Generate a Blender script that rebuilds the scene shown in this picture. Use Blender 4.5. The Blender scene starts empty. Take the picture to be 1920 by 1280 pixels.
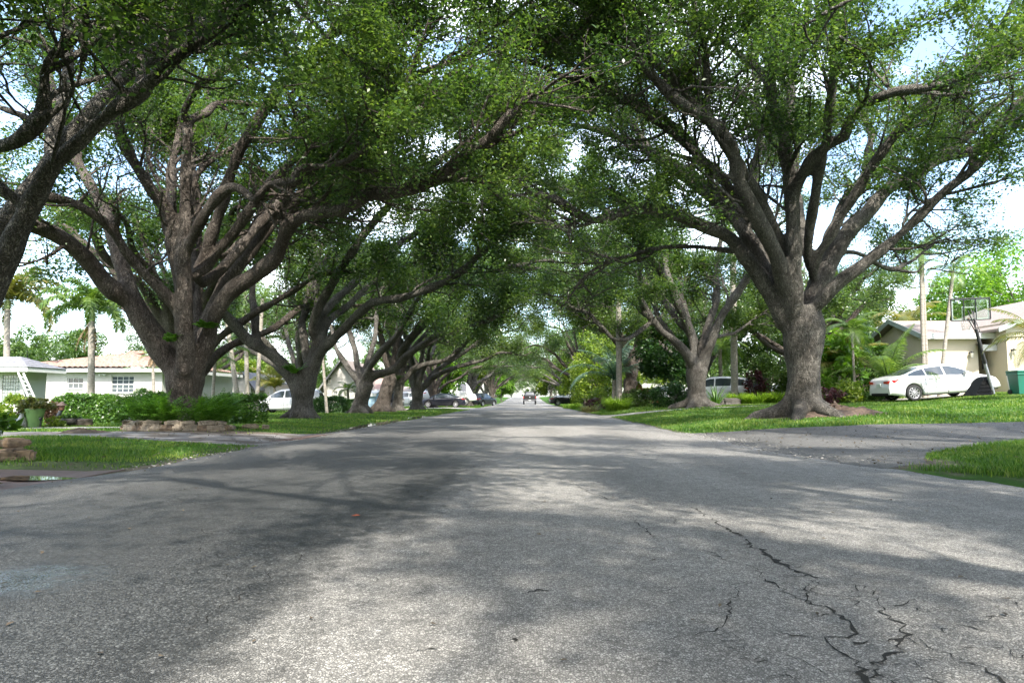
import bpy, bmesh, math, random
import numpy as np
from mathutils import Vector, Matrix, Quaternion
random.seed(7)
R = math.radians
S = bpy.context.scene
COL = S.collection
rng = np.random.default_rng(11)

# ------------------------------------------------------------------ camera
FPX = 1300.0
cam_d = bpy.data.cameras.new('camera')
cam = bpy.data.objects.new('camera', cam_d)
COL.objects.link(cam)
cam.location = (0, 0, 0.85)
cam.rotation_euler = (R(90) + math.atan(108 / FPX), 0, math.atan(25 / FPX))
cam_d.sensor_width = 36
cam_d.lens = 36 * FPX / 1920
cam_d.clip_start = 0.05
cam_d.clip_end = 3000
S.camera = cam
CM = cam.rotation_euler.to_matrix()
C0 = Vector((0, 0, 0.85))


def P(px, py, d):
    """World point at depth d (metres along the street) that the photo shows at pixel px, py."""
    v = CM @ Vector(((px - 960) / FPX, (640 - py) / FPX, -1))
    return C0 + v * (d / v.y)


def G(px, py, z=0.0):
    v = CM @ Vector(((px - 960) / FPX, (640 - py) / FPX, -1))
    return C0 + v * ((z - C0.z) / v.z)


# ------------------------------------------------------------------ helpers
def np_mesh(name, V, F, smooth=False):
    V = np.asarray(V, np.float32)
    F = np.asarray(F, np.int32)
    k = F.shape[1]
    me = bpy.data.meshes.new(name)
    me.vertices.add(len(V))
    me.vertices.foreach_set('co', V.ravel())
    me.loops.add(F.size)
    me.loops.foreach_set('vertex_index', F.ravel())
    me.polygons.add(len(F))
    me.polygons.foreach_set('loop_start', np.arange(0, F.size, k, dtype=np.int32))
    if smooth:
        me.polygons.foreach_set('use_smooth', np.ones(len(F), bool))
    me.update(calc_edges=True)
    me.validate()
    return me


def obj(name, me, mats=None, parent=None, loc=None, label=None):
    o = bpy.data.objects.new(name, me)
    COL.objects.link(o)
    if mats is not None:
        for m in (mats if isinstance(mats, (list, tuple)) else [mats]):
            me.materials.append(m)
    if parent is not None:
        o.parent = parent
    if loc is not None:
        o.location = loc
    if label:
        o['label'] = label
    return o


def tag(o, label, cat=None, group=None, kind=None):
    o['label'] = label
    if cat:
        o['category'] = cat
    if group:
        o['group'] = group
    if kind:
        o['kind'] = kind
    return o


def thing(name, label, cat, loc=(0, 0, 0), group=None, rot=(0, 0, 0)):
    o = bpy.data.objects.new(name, None)
    COL.objects.link(o)
    o.empty_display_size = 0.2
    o.location = loc
    o.rotation_euler = rot
    return tag(o, label, cat, group)


def structure(name, me, mats, label=None):
    o = obj(name, me, mats)
    o['kind'] = 'structure'
    if label:
        o['label'] = label
    return o


def dup(root, loc, label, group=None, rz=0, sc=1.0, name=None):
    r = root.copy()
    COL.objects.link(r)
    r.location = loc
    r.rotation_euler = (0, 0, rz)
    r.scale = (sc, sc, sc) if not isinstance(sc, tuple) else sc
    r['label'] = label
    if group:
        r['group'] = group
    elif 'group' in r:
        del r['group']
    for ch in list(root.children):
        c = ch.copy()
        COL.objects.link(c)
        c.parent = r
        for g in ch.children:
            e = g.copy()
            COL.objects.link(e)
            e.parent = c
    return r


class MB:
    def __init__(self):
        self.v, self.f, self.m, self.s = [], [], [], []

    def add(self, vs, fs, mi=0, smooth=False):
        b = len(self.v)
        self.v += [tuple(p) for p in vs]
        for f in fs:
            self.f.append([b + i for i in f])
            self.m.append(mi)
            self.s.append(smooth)
        return self

    def quad(self, a, b, c, d, mi=0, smooth=False):
        return self.add([a, b, c, d], [(0, 1, 2, 3)], mi, smooth)

    def poly(self, pts, mi=0):
        return self.add(pts, [tuple(range(len(pts)))], mi)

    def box(self, x0, x1, y0, y1, z0, z1, mi=0, M=None):
        vs = [Vector((x, y, z)) for z in (z0, z1) for y in (y0, y1) for x in (x0, x1)]
        if M is not None:
            vs = [M @ p for p in vs]
        return self.add(vs, [(0, 2, 3, 1), (4, 5, 7, 6), (0, 1, 5, 4), (1, 3, 7, 5), (3, 2, 6, 7), (2, 0, 4, 6)], mi)

    def bevbox(self, x0, x1, y0, y1, z0, z1, b=0.01, mi=0, M=None):
        bm = bmesh.new()
        bmesh.ops.create_cube(bm, size=1)
        for v in bm.verts:
            v.co = Vector(((x0 + x1) / 2 + v.co.x * (x1 - x0), (y0 + y1) / 2 + v.co.y * (y1 - y0), (z0 + z1) / 2 + v.co.z * (z1 - z0)))
        bmesh.ops.bevel(bm, geom=list(bm.edges), offset=b, segments=2, affect='EDGES', profile=0.6)
        bm.verts.index_update()
        vs = [(M @ v.co) if M is not None else v.co.copy() for v in bm.verts]
        fs = [[v.index for v in f.verts] for f in bm.faces]
        bm.free()
        return self.add(vs, fs, mi)

    def tube(self, pts, r, k=8, mi=0, cap=True):
        pts = [Vector(p) for p in pts]
        n = len(pts)
        rr = r if isinstance(r, (list, tuple)) else [r] * n
        V, F = tube_np(np.array([tuple(p) for p in pts]), np.array(rr), k)
        self.add(V.tolist(), F.tolist(), mi, True)
        if cap:
            self.poly([V[i] for i in range(k)][::-1], mi)
            self.poly([V[(n - 1) * k + i] for i in range(k)], mi)
        return self

    def lathe(self, prof, k=20, mi=0, c=(0, 0, 0), M=None, sx=1, sy=1):
        vs, fs = [], []
        for (r, z) in prof:
            for i in range(k):
                a = 2 * math.pi * i / k
                p = Vector((c[0] + r * math.cos(a) * sx, c[1] + r * math.sin(a) * sy, c[2] + z))
                vs.append(M @ p if M is not None else p)
        for j in range(len(prof) - 1):
            for i in range(k):
                fs.append((j * k + i, j * k + (i + 1) % k, (j + 1) * k + (i + 1) % k, (j + 1) * k + i))
        return self.add(vs, fs, mi, True)

    def build(self, name, mats, parent=None, loc=None, label=None):
        me = bpy.data.meshes.new(name)
        me.from_pydata([tuple(p) for p in self.v], [], self.f)
        me.polygons.foreach_set('material_index', self.m)
        me.polygons.foreach_set('use_smooth', self.s)
        me.update()
        return obj(name, me, mats, parent, loc, label)


def tube_np(Pt, Rd, k):
    n = len(Pt)
    T = np.gradient(Pt, axis=0)
    T /= np.linalg.norm(T, axis=1)[:, None] + 1e-9
    ref = np.array([0, 0, 1.0]) if abs(T[0, 2]) < 0.9 else np.array([1.0, 0, 0])
    u = np.cross(T[0], ref)
    u /= np.linalg.norm(u)
    a = np.arange(k) * 2 * math.pi / k
    V = np.empty((n, k, 3))
    for i in range(n):
        u = u - T[i] * np.dot(u, T[i])
        u /= np.linalg.norm(u) + 1e-9
        w = np.cross(T[i], u)
        V[i] = Pt[i] + Rd[i] * (np.cos(a)[:, None] * u + np.sin(a)[:, None] * w)
    idx = np.arange(n * k).reshape(n, k)
    nx = np.roll(idx, -1, axis=1)
    F = np.stack([idx[:-1], nx[:-1], nx[1:], idx[1:]], -1).reshape(-1, 4)
    return V.reshape(-1, 3), F


# ------------------------------------------------------------------ materials
MATS = {}


def N(nt, t, **kw):
    n = nt.nodes.new(t)
    for a, b in kw.items():
        setattr(n, a, b)
    return n


def ramp(nt, stops):
    n = N(nt, 'ShaderNodeValToRGB')
    e = n.color_ramp.elements
    while len(e) < len(stops):
        e.new(0.5)
    for i, (p, c) in enumerate(stops):
        e[i].position = p
        e[i].color = (c[0], c[1], c[2], 1) if not isinstance(c, (int, float)) else (c, c, c, 1)
    return n


def mat(name, c1, c2=None, scale=4.0, rough=0.7, bump=0.0, bscale=None, metal=0.0, spec=0.4, coat=0.0, detail=6, stretch=(1, 1, 1), lo=.35, hi=.65):
    if name in MATS:
        return MATS[name]
    m = bpy.data.materials.new(name)
    m.use_nodes = True
    nt = m.node_tree
    b = nt.nodes['Principled BSDF']
    b.inputs['Roughness'].default_value = rough
    b.inputs['Metallic'].default_value = metal
    b.inputs['Specular IOR Level'].default_value = spec
    b.inputs['Coat Weight'].default_value = coat
    b.inputs['Coat Roughness'].default_value = 0.06
    tc = N(nt, 'ShaderNodeTexCoord')
    mp = N(nt, 'ShaderNodeMapping')
    mp.inputs['Scale'].default_value = stretch
    nt.links.new(tc.outputs['Object'], mp.inputs['Vector'])
    if c2 is None:
        c2 = tuple(x * 0.88 for x in c1)
    nz = N(nt, 'ShaderNodeTexNoise')
    nz.inputs['Scale'].default_value = scale
    nz.inputs['Detail'].default_value = detail
    nt.links.new(mp.outputs[0], nz.inputs['Vector'])
    rp = ramp(nt, [(lo, c1), (hi, c2)])
    nt.links.new(nz.outputs['Fac'], rp.inputs[0])
    nt.links.new(rp.outputs[0], b.inputs['Base Color'])
    if bump:
        n2 = N(nt, 'ShaderNodeTexNoise')
        n2.inputs['Scale'].default_value = bscale or scale * 4
        n2.inputs['Detail'].default_value = 5
        nt.links.new(mp.outputs[0], n2.inputs['Vector'])
        bp = N(nt, 'ShaderNodeBump')
        bp.inputs['Strength'].default_value = min(1, bump)
        bp.inputs['Distance'].default_value = 0.02 * max(1, bump)
        nt.links.new(n2.outputs['Fac'], bp.inputs['Height'])
        nt.links.new(bp.outputs[0], b.inputs['Normal'])
    MATS[name] = m
    return m


def leafmat(name, dark, mid, light, trans=0.35, rough=0.45, tcol=None, spec=0.5, clump=0.6):
    """Leaves: each leaf its own tone, crown-scale clumps, light passing through."""
    if name in MATS:
        return MATS[name]
    m = bpy.data.materials.new(name)
    m.use_nodes = True
    nt = m.node_tree
    b = nt.nodes['Principled BSDF']
    out = nt.nodes['Material Output']
    b.inputs['Roughness'].default_value = rough
    b.inputs['Specular IOR Level'].default_value = spec
    g = N(nt, 'ShaderNodeNewGeometry')
    tc = N(nt, 'ShaderNodeTexCoord')
    nz = N(nt, 'ShaderNodeTexNoise')
    nz.inputs['Scale'].default_value = clump
    nz.inputs['Detail'].default_value = 2
    nt.links.new(tc.outputs['Object'], nz.inputs['Vector'])
    mx = N(nt, 'ShaderNodeMath', operation='MULTIPLY_ADD')
    mx.inputs[1].default_value = 0.55
    nt.links.new(g.outputs['Random Per Island'], mx.inputs[0])
    m2 = N(nt, 'ShaderNodeMath', operation='MULTIPLY_ADD')
    m2.inputs[1].default_value = 1.1
    m2.inputs[2].default_value = -0.33
    nt.links.new(nz.outputs['Fac'], m2.inputs[0])
    nt.links.new(m2.outputs[0], mx.inputs[2])
    rp = ramp(nt, [(0.1, dark), (0.45, mid), (0.95, light)])
    nt.links.new(mx.outputs[0], rp.inputs[0])
    nt.links.new(rp.outputs[0], b.inputs['Base Color'])
    tr = N(nt, 'ShaderNodeBsdfTranslucent')
    tint = N(nt, 'ShaderNodeMixRGB', blend_type='MULTIPLY')
    tint.inputs[0].default_value = 1
    tint.inputs[2].default_value = (*(tcol or (1.9, 2.0, 0.7)), 1)
    nt.links.new(rp.outputs[0], tint.inputs[1])
    nt.links.new(tint.outputs[0], tr.inputs['Color'])
    ms = N(nt, 'ShaderNodeMixShader')
    ms.inputs[0].default_value = trans
    nt.links.new(b.outputs[0], ms.inputs[1])
    nt.links.new(tr.outputs[0], ms.inputs[2])
    nt.links.new(ms.outputs[0], out.inputs['Surface'])
    MATS[name] = m
    return m


def barkmat(name, dark, mid, light, scale=1.0, moss=0.0):
    if name in MATS:
        return MATS[name]
    m = bpy.data.materials.new(name)
    m.use_nodes = True
    nt = m.node_tree
    b = nt.nodes['Principled BSDF']
    b.inputs['Roughness'].default_value = 0.9
    b.inputs['Specular IOR Level'].default_value = 0.15
    tc = N(nt, 'ShaderNodeTexCoord')
    mp = N(nt, 'ShaderNodeMapping')
    mp.inputs['Scale'].default_value = (1, 1, 0.3)
    nt.links.new(tc.outputs['Object'], mp.inputs[0])
    wob = N(nt, 'ShaderNodeTexNoise')
    wob.inputs['Scale'].default_value = 5 * scale
    nt.links.new(tc.outputs['Object'], wob.inputs['Vector'])
    mxv = N(nt, 'ShaderNodeMixRGB', blend_type='ADD')
    mxv.inputs[0].default_value = 0.3
    nt.links.new(mp.outputs[0], mxv.inputs[1])
    nt.links.new(wob.outputs['Color'], mxv.inputs[2])
    vo = N(nt, 'ShaderNodeTexVoronoi', feature='DISTANCE_TO_EDGE')
    vo.inputs['Scale'].default_value = 27 * scale
    nt.links.new(mxv.outputs[0], vo.inputs['Vector'])
    big = N(nt, 'ShaderNodeTexNoise')
    big.inputs['Scale'].default_value = 1.5
    big.inputs['Detail'].default_value = 6
    nt.links.new(tc.outputs['Object'], big.inputs['Vector'])
    fine = N(nt, 'ShaderNodeTexNoise')
    fine.inputs['Scale'].default_value = 24 * scale
    fine.inputs['Detail'].default_value = 6
    nt.links.new(mp.outputs[0], fine.inputs['Vector'])
    r1 = ramp(nt, [(0.32, mid), (0.66, light)])
    nt.links.new(big.outputs['Fac'], r1.inputs[0])
    crk = ramp(nt, [(0.0, 0.25), (0.2, 1.0)])
    nt.links.new(vo.outputs['Distance'], crk.inputs[0])
    fr = ramp(nt, [(0.32, 0.38), (0.66, 1.0)])
    nt.links.new(fine.outputs['Fac'], fr.inputs[0])
    mul = N(nt, 'ShaderNodeMixRGB', blend_type='MULTIPLY')
    mul.inputs[0].default_value = 0.8
    nt.links.new(r1.outputs[0], mul.inputs[1])
    nt.links.new(fr.outputs[0], mul.inputs[2])
    mix = N(nt, 'ShaderNodeMixRGB')
    mix.inputs[1].default_value = (*dark, 1)
    nt.links.new(crk.outputs[0], mix.inputs[0])
    nt.links.new(mul.outputs[0], mix.inputs[2])
    nt.links.new(mix.outputs[0], b.inputs['Base Color'])
    add = N(nt, 'ShaderNodeMath', operation='ADD')
    nt.links.new(crk.outputs[0], add.inputs[0])
    nt.links.new(fine.outputs['Fac'], add.inputs[1])
    bp = N(nt, 'ShaderNodeBump')
    bp.inputs['Strength'].default_value = 0.9
    bp.inputs['Distance'].default_value = 0.045
    nt.links.new(add.outputs[0], bp.inputs['Height'])
    nt.links.new(bp.outputs[0], b.inputs['Normal'])
    MATS[name] = m
    return m


def paint(name, c, rough=0.3, coat=0.8, metal=0.0):
    return mat(name, c, tuple(x * 0.97 for x in c), 2, rough, coat=coat, metal=metal, spec=0.5)


BARK = barkmat('oak_bark', (0.03, 0.027, 0.023), (0.115, 0.103, 0.088), (0.27, 0.25, 0.22))
BARK2 = barkmat('oak_bark_red', (0.032, 0.026, 0.022), (0.112, 0.09, 0.074), (0.25, 0.215, 0.185))
PALMBARK = mat('palm_bark', (0.34, 0.31, 0.27), (0.20, 0.18, 0.15), 7, 0.9, 0.6, 22, stretch=(1, 1, 5))
LEAF = leafmat('oak_leaf', (0.018, 0.042, 0.014), (0.050, 0.098, 0.028), (0.15, 0.21, 0.06), .44, 0.33, spec=.6)
LEAF2 = leafmat('oak_leaf_light', (0.034, 0.062, 0.018), (0.075, 0.125, 0.03), (0.17, 0.23, 0.06), .42)
HEDGE = leafmat('hedge_leaf', (0.025, 0.065, 0.012), (0.06, 0.14, 0.02), (0.14, 0.25, 0.04), 0.3, 0.35, clump=1.5)
HEDGED = leafmat('hedge_leaf_dark', (0.012, 0.04, 0.012), (0.03, 0.08, 0.022), (0.07, 0.14, 0.035), 0.25, 0.3, clump=1.5)
YLEAF = leafmat('yellow_green_leaf', (0.05, 0.09, 0.015), (0.12, 0.19, 0.025), (0.28, 0.33, 0.05), 0.4, clump=0.8)
BLEAF = leafmat('bright_leaf', (0.05, 0.11, 0.015), (0.12, 0.24, 0.03), (0.24, 0.36, 0.06), 0.4)
GLEAF = leafmat('garden_leaf', (0.025, 0.055, 0.014), (0.06, 0.115, 0.025), (0.13, 0.19, 0.045), 0.35)
PLEAF = leafmat('purple_leaf', (0.025, 0.008, 0.012), (0.06, 0.018, 0.026), (0.12, 0.04, 0.045), 0.3, tcol=(1.6, .9, .9))
PALM = leafmat('palm_leaf', (0.04, 0.085, 0.018), (0.09, 0.16, 0.035), (0.2, 0.27, 0.07), 0.35, 0.4, clump=1.2)
PALMY = leafmat('palm_leaf_yellow', (0.06, 0.085, 0.018), (0.13, 0.14, 0.035), (0.25, 0.2, 0.07), 0.35, 0.4, clump=0.9)
PALMB = leafmat('palm_leaf_blue', (0.05, 0.1, 0.07), (0.1, 0.18, 0.14), (0.2, 0.3, 0.25), 0.3, 0.4)
DRYLEAF = leafmat('dry_frond', (0.16, 0.1, 0.05), (0.3, 0.21, 0.12), (0.42, 0.33, 0.22), 0.25, 0.7, tcol=(1.2, 1, .8))
FERN = leafmat('fern_leaf', (0.025, 0.075, 0.01), (0.06, 0.15, 0.018), (0.13, 0.26, 0.035), 0.35, 0.5, clump=2)
STRAP = leafmat('strap_leaf', (0.05, 0.11, 0.015), (0.14, 0.24, 0.03), (0.3, 0.4, 0.07), 0.3, 0.35, clump=3)
BLADE = leafmat('grass_blade', (0.03, 0.085, 0.008), (0.07, 0.16, 0.014), (0.24, 0.28, 0.06), 0.35, 0.5, clump=0.8)

WHITE = paint('white_paint', (0.6, 0.6, 0.61))
BLACKP = paint('black_paint', (0.005, 0.006, 0.008), 0.3, .4)
NAVY = paint('navy_paint', (0.004, 0.006, 0.014), 0.3, .4)
BLUE = paint('blue_paint', (0.08, 0.16, 0.34), 0.3)
SILVER = paint('silver_paint', (0.5, 0.51, 0.53), 0.3, metal=0.4)
CARGLASS = mat('car_glass', (0.035, 0.045, 0.05), (0.04, 0.05, 0.055), 1, 0.04, spec=0.9)
RUBBER = mat('rubber', (0.018, 0.018, 0.02), (0.03, 0.03, 0.03), 20, 0.85)
ALLOY = mat('alloy', (0.6, 0.6, 0.62), (0.5, 0.5, 0.52), 10, 0.3, metal=0.8)
BLACKM = mat('black_metal', (0.014, 0.014, 0.016), (0.025, 0.025, 0.028), 8, 0.4)
BLACKPL = mat('black_plastic', (0.006, 0.006, 0.007), (0.013, 0.013, 0.013), 12, 0.7, spec=.2)
REDL = mat('red_lens', (0.45, 0.012, 0.016), (0.3, 0.01, 0.01), 8, 0.15, coat=1)
CLEARL = mat('clear_lens', (0.75, 0.75, 0.75), (0.6, 0.6, 0.6), 8, 0.1, coat=1)
PLATE = mat('number_plate', (0.55, 0.58, 0.55), (0.45, 0.5, 0.46), 30, 0.5)
WHITEW = mat('white_trim', (0.62, 0.62, 0.6), (0.56, 0.56, 0.55), 3, 0.6, 0.1)
STUCCO = mat('white_stucco', (0.5, 0.48, 0.45), (0.45, 0.43, 0.40), 1.2, 0.9, 0.25, 60)
CREAM = mat('cream_stucco', (0.52, 0.465, 0.365), (0.48, 0.425, 0.33), 0.8, 0.9, 0.25, 60)
GREYW = mat('grey_green_stucco', (0.48, 0.47, 0.45), (0.43, 0.42, 0.40), 1, 0.9, 0.2, 60)
WINGL = mat('window_glass', (0.06, 0.075, 0.085), (0.10, 0.12, 0.13), 1.5, 0.06, spec=0.8)
STONE = mat('tan_stone', (0.31, 0.255, 0.19), (0.13, 0.11, 0.085), 6, 0.9, 0.8, 25)
STONEB = mat('brown_stone', (0.25, 0.18, 0.12), (0.095, 0.07, 0.052), 7, 0.9, 0.8, 25)
SHINGLE = mat('brown_shingle', (0.30, 0.25, 0.22), (0.20, 0.165, 0.15), 14, 0.95, 0.5, 60, stretch=(1, 3, 1))
GREYROOF = mat('grey_roof_tile', (0.22, 0.22, 0.24), (0.15, 0.15, 0.165), 5, 0.75, 0.2)


def clearglass():
    m = bpy.data.materials.new('clear_pane')
    m.use_nodes = True
    nt = m.node_tree
    nt.nodes.remove(nt.nodes['Principled BSDF'])
    out = nt.nodes['Material Output']
    t = N(nt, 'ShaderNodeBsdfTransparent')
    t.inputs[0].default_value = (0.9, 0.95, 0.93, 1)
    g = N(nt, 'ShaderNodeBsdfGlossy')
    g.inputs['Roughness'].default_value = 0.03
    x = N(nt, 'ShaderNodeMixShader')
    x.inputs[0].default_value = 0.12
    nt.links.new(t.outputs[0], x.inputs[1])
    nt.links.new(g.outputs[0], x.inputs[2])
    nt.links.new(x.outputs[0], out.inputs[0])
    return m


CLEAR = clearglass()

# ------------------------------------------------------------------ light
SUN_EL, SUN_AZ = 46.0, 18.0      # azimuth: degrees from straight behind the camera toward the right
sd = Vector((math.sin(R(SUN_AZ)) * math.cos(R(SUN_EL)), -math.cos(R(SUN_AZ)) * math.cos(R(SUN_EL)), math.sin(R(SUN_EL))))
sl = bpy.data.lights.new('sun', 'SUN')
sl.energy = 2.9
sl.angle = R(0.75)
sl.color = (1.0, 0.95, 0.86)
so = bpy.data.objects.new('sun', sl)
COL.objects.link(so)
so.location = sd * 60
so.rotation_euler = (-sd).to_track_quat('-Z', 'Y').to_euler()

W = bpy.data.worlds.new('World')
S.world = W
W.use_nodes = True
nt = W.node_tree
bg = nt.nodes['Background']
sky = N(nt, 'ShaderNodeTexSky')
sky.sky_type = 'NISHITA'
sky.sun_disc = False
sky.sun_elevation = R(SUN_EL)
sky.sun_rotation = math.atan2(sd.x, sd.y)
sky.air_density = 1.0
sky.dust_density = 1.6
tc = N(nt, 'ShaderNodeTexCoord')
mp = N(nt, 'ShaderNodeMapping')
mp.inputs['Scale'].default_value = (1, 1, 2.4)
nz = N(nt, 'ShaderNodeTexNoise')
nz.inputs['Scale'].default_value = 2.2
nz.inputs['Detail'].default_value = 8
nz.inputs['Roughness'].default_value = 0.6
nt.links.new(tc.outputs['Generated'], mp.inputs[0])
nt.links.new(mp.outputs[0], nz.inputs['Vector'])
cr = ramp(nt, [(0.48, 0.0), (0.7, 0.9)])
nt.links.new(nz.outputs['Fac'], cr.inputs[0])
mx = N(nt, 'ShaderNodeMixRGB')
mx.inputs[2].default_value = (11.5, 11.6, 11.8, 1)
nt.links.new(cr.outputs[0], mx.inputs[0])
nt.links.new(sky.outputs[0], mx.inputs[1])
nt.links.new(mx.outputs[0], bg.inputs['Color'])
bg.inputs['Strength'].default_value = 0.15
S.view_settings.view_transform = 'Standard'
S.view_settings.look = 'None'
S.view_settings.exposure = 2.02
S.view_settings.gamma = 1
S.view_settings.use_curve_mapping = False
cy = S.cycles
cy.max_bounces = 7
cy.diffuse_bounces = 4
cy.glossy_bounces = 2
cy.transmission_bounces = 5
cy.transparent_max_bounces = 6
cy.caustics_reflective = False
cy.caustics_refractive = False
cy.sample_clamp_indirect = 6
cy.use_denoising = True


# ------------------------------------------------------------------ terrain
def ss(x, a, b):
    t = np.clip((np.asarray(x, float) - a) / (b - a), 0, 1)
    return t * t * (3 - 2 * t)


def road_z(y):
    return 1.5 * ss(y, 112, 235) - 0.04 * ss(y, 20, 60) * (1 - ss(y, 80, 110))


XL, XR = -4.7, 3.9


def road_left(y):
    y = np.asarray(y, float)
    return XL + 0.07 * np.sin(y * 0.9) + 0.05 * np.sin(y * 2.3 + 1) - 0.15 * (1 - ss(y, 5, 9))


def road_right(y):
    y = np.asarray(y, float)
    return XR + 0.05 * np.sin(y * 0.8 + 2) + 0.03 * np.sin(y * 2.7) + 1.1 * (1 - ss(y, 4.5, 11.5)) + 0.12 * (1 - ss(y, 9, 18))


def Hh(x, y):
    x = np.asarray(x, float)
    y = np.asarray(y, float)
    left = np.interp(-x, [4.4, 4.8, 5.3, 6.2, 8.5, 12, 20, 60], [0.0, -0.015, -0.05, 0.0, 0.09, 0.08, 0.0, 0.0])
    left = left - 0.16 * ss(y, 30, 55) * ss(-x, 6, 12)
    right = np.interp(x, [3.9, 4.6, 6, 8, 12, 16, 18.5, 21, 40], [0.0, 0.08, 0.22, 0.40, 0.58, 0.76, 0.98, 1.12, 1.15])
    right = right * (0.4 + 0.6 * ss(y, 12.5, 20.5)) * (1 - 0.45 * ss(y, 45, 90)) * (0.5 + 0.5 * ss(x, 3.9, 6))
    z = np.where(x < 0, left, right)
    return z + road_z(y) * 1.0


def H(x, y):
    return float(Hh(x, y))


def lerp_axis(parts):
    out = []
    for a, b, st in parts:
        out += list(np.arange(a, b - 1e-6, st))
    return np.array(out + [parts[-1][1]])


gx = lerp_axis([(-900, -100, 80), (-100, -30, 5), (-30, -16, 1), (-16, 22, 0.25), (22, 40, 1), (40, 100, 5), (100, 900, 80)])
gy = lerp_axis([(-200, -20, 10), (-20, 5, 1), (5, 60, 0.4), (60, 260, 4), (260, 1500, 40)])
X, Y = np.meshgrid(gx, gy)
Z = Hh(X, Y)
under = (X > road_left(Y) + 0.3) & (X < road_right(Y) - 0.3)
Z = np.where(under, Z - 0.06, Z)
idx = np.arange(X.size).reshape(X.shape)
F = np.stack([idx[:-1, :-1], idx[:-1, 1:], idx[1:, 1:], idx[1:, :-1]], -1).reshape(-1, 4)


def ground_mat():
    m = bpy.data.materials.new('lawn_soil')
    m.use_nodes = True
    nt = m.node_tree
    b = nt.nodes['Principled BSDF']
    b.inputs['Roughness'].default_value = 0.95
    b.inputs['Specular IOR Level'].default_value = 0.1
    tc = N(nt, 'ShaderNodeTexCoord')
    n1 = N(nt, 'ShaderNodeTexNoise')
    n1.inputs['Scale'].default_value = 0.9
    n1.inputs['Detail'].default_value = 6
    n2 = N(nt, 'ShaderNodeTexNoise')
    n2.inputs['Scale'].default_value = 30
    n2.inputs['Detail'].default_value = 4
    nt.links.new(tc.outputs['Object'], n1.inputs['Vector'])
    nt.links.new(tc.outputs['Object'], n2.inputs['Vector'])
    gr = ramp(nt, [(0.3, (0.035, 0.085, 0.012)), (0.55, (0.06, 0.14, 0.018)), (0.8, (0.11, 0.17, 0.035))])
    nt.links.new(n1.outputs['Fac'], gr.inputs[0])
    f = ramp(nt, [(0.3, 0.6), (0.7, 1.0)])
    nt.links.new(n2.outputs['Fac'], f.inputs[0])
    mu = N(nt, 'ShaderNodeMixRGB', blend_type='MULTIPLY')
    mu.inputs[0].default_value = 1
    nt.links.new(gr.outputs[0], mu.inputs[1])
    nt.links.new(f.outputs[0], mu.inputs[2])
    # bare soil: stored per vertex where the photo shows worn dirt
    at = N(nt, 'ShaderNodeAttribute', attribute_name='soil')
    so = ramp(nt, [(0.3, (0.07, 0.055, 0.042)), (0.7, (0.17, 0.145, 0.12))])
    nt.links.new(n2.outputs['Fac'], so.inputs[0])
    ad = N(nt, 'ShaderNodeMath', operation='MULTIPLY_ADD')
    ad.inputs[1].default_value = 1.6
    ad.inputs[2].default_value = -0.8
    nt.links.new(n1.outputs['Fac'], ad.inputs[0])
    a2 = N(nt, 'ShaderNodeMath', operation='ADD', use_clamp=True)
    nt.links.new(at.outputs['Fac'], a2.inputs[0])
    nt.links.new(ad.outputs[0], a2.inputs[1])
    a3 = N(nt, 'ShaderNodeMath', operation='MULTIPLY', use_clamp=True)
    nt.links.new(a2.outputs[0], a3.inputs[0])
    nt.links.new(at.outputs['Fac'], a3.inputs[1])
    mi = N(nt, 'ShaderNodeMixRGB')
    nt.links.new(a3.outputs[0], mi.inputs[0])
    nt.links.new(mu.outputs[0], mi.inputs[1])
    nt.links.new(so.outputs[0], mi.inputs[2])
    nt.links.new(mi.outputs[0], b.inputs['Base Color'])
    bp = N(nt, 'ShaderNodeBump')
    bp.inputs['Strength'].default_value = 0.6
    bp.inputs['Distance'].default_value = 0.03
    nt.links.new(n2.outputs['Fac'], bp.inputs['Height'])
    nt.links.new(bp.outputs[0], b.inputs['Normal'])
    return m


# outlines of paved areas beside the road (x, y)
DRIVES = {
    'driveway': [(3.6, 18.2), (4.0, 17.2), (6, 16.6), (9, 16.0), (13, 15.6), (19, 15.6), (19, 12.0), (13, 11.9), (9, 11.7), (7.0, 10.9), (5.7, 10.1), (5.1, 9.0), (4.3, 8.6), (3.7, 10.0)],
    'side_driveway': [(3.6, 37.5), (4.3, 36.2), (8, 34.6), (14, 33.0), (20, 32.4), (20, 30.2), (14, 30.8), (8, 33.2), (4.6, 33.9), (3.6, 32.6)],
    'left_driveway': [(-4.5, 12.6), (-5.4, 13.3), (-7.5, 13.6), (-11, 13.9), (-25, 14.3), (-25, 16.3), (-12, 16.1), (-8, 15.9), (-6.2, 16.6), (-5.2, 18.0), (-4.5, 19.4)],
    'garden_path': [(-10.5, 18.2), (-13, 18.1), (-30, 18.4), (-30, 19.4), (-13, 19.0), (-11, 18.9)],
    'far_left_driveway': [(-4.4, 63), (-30, 64), (-30, 70), (-4.4, 72)],
}


def inpoly(poly, x, y):
    x = np.asarray(x, float)
    y = np.asarray(y, float)
    c = np.zeros(x.shape, bool)
    n = len(poly)
    for i in range(n):
        x0, y0 = poly[i]
        x1, y1 = poly[(i + 1) % n]
        cond = ((y0 > y) != (y1 > y))
        xi = (x1 - x0) * (y - y0) / ((y1 - y0) if y1 != y0 else 1e-9) + x0
        c ^= cond & (x < xi)
    return c


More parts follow.
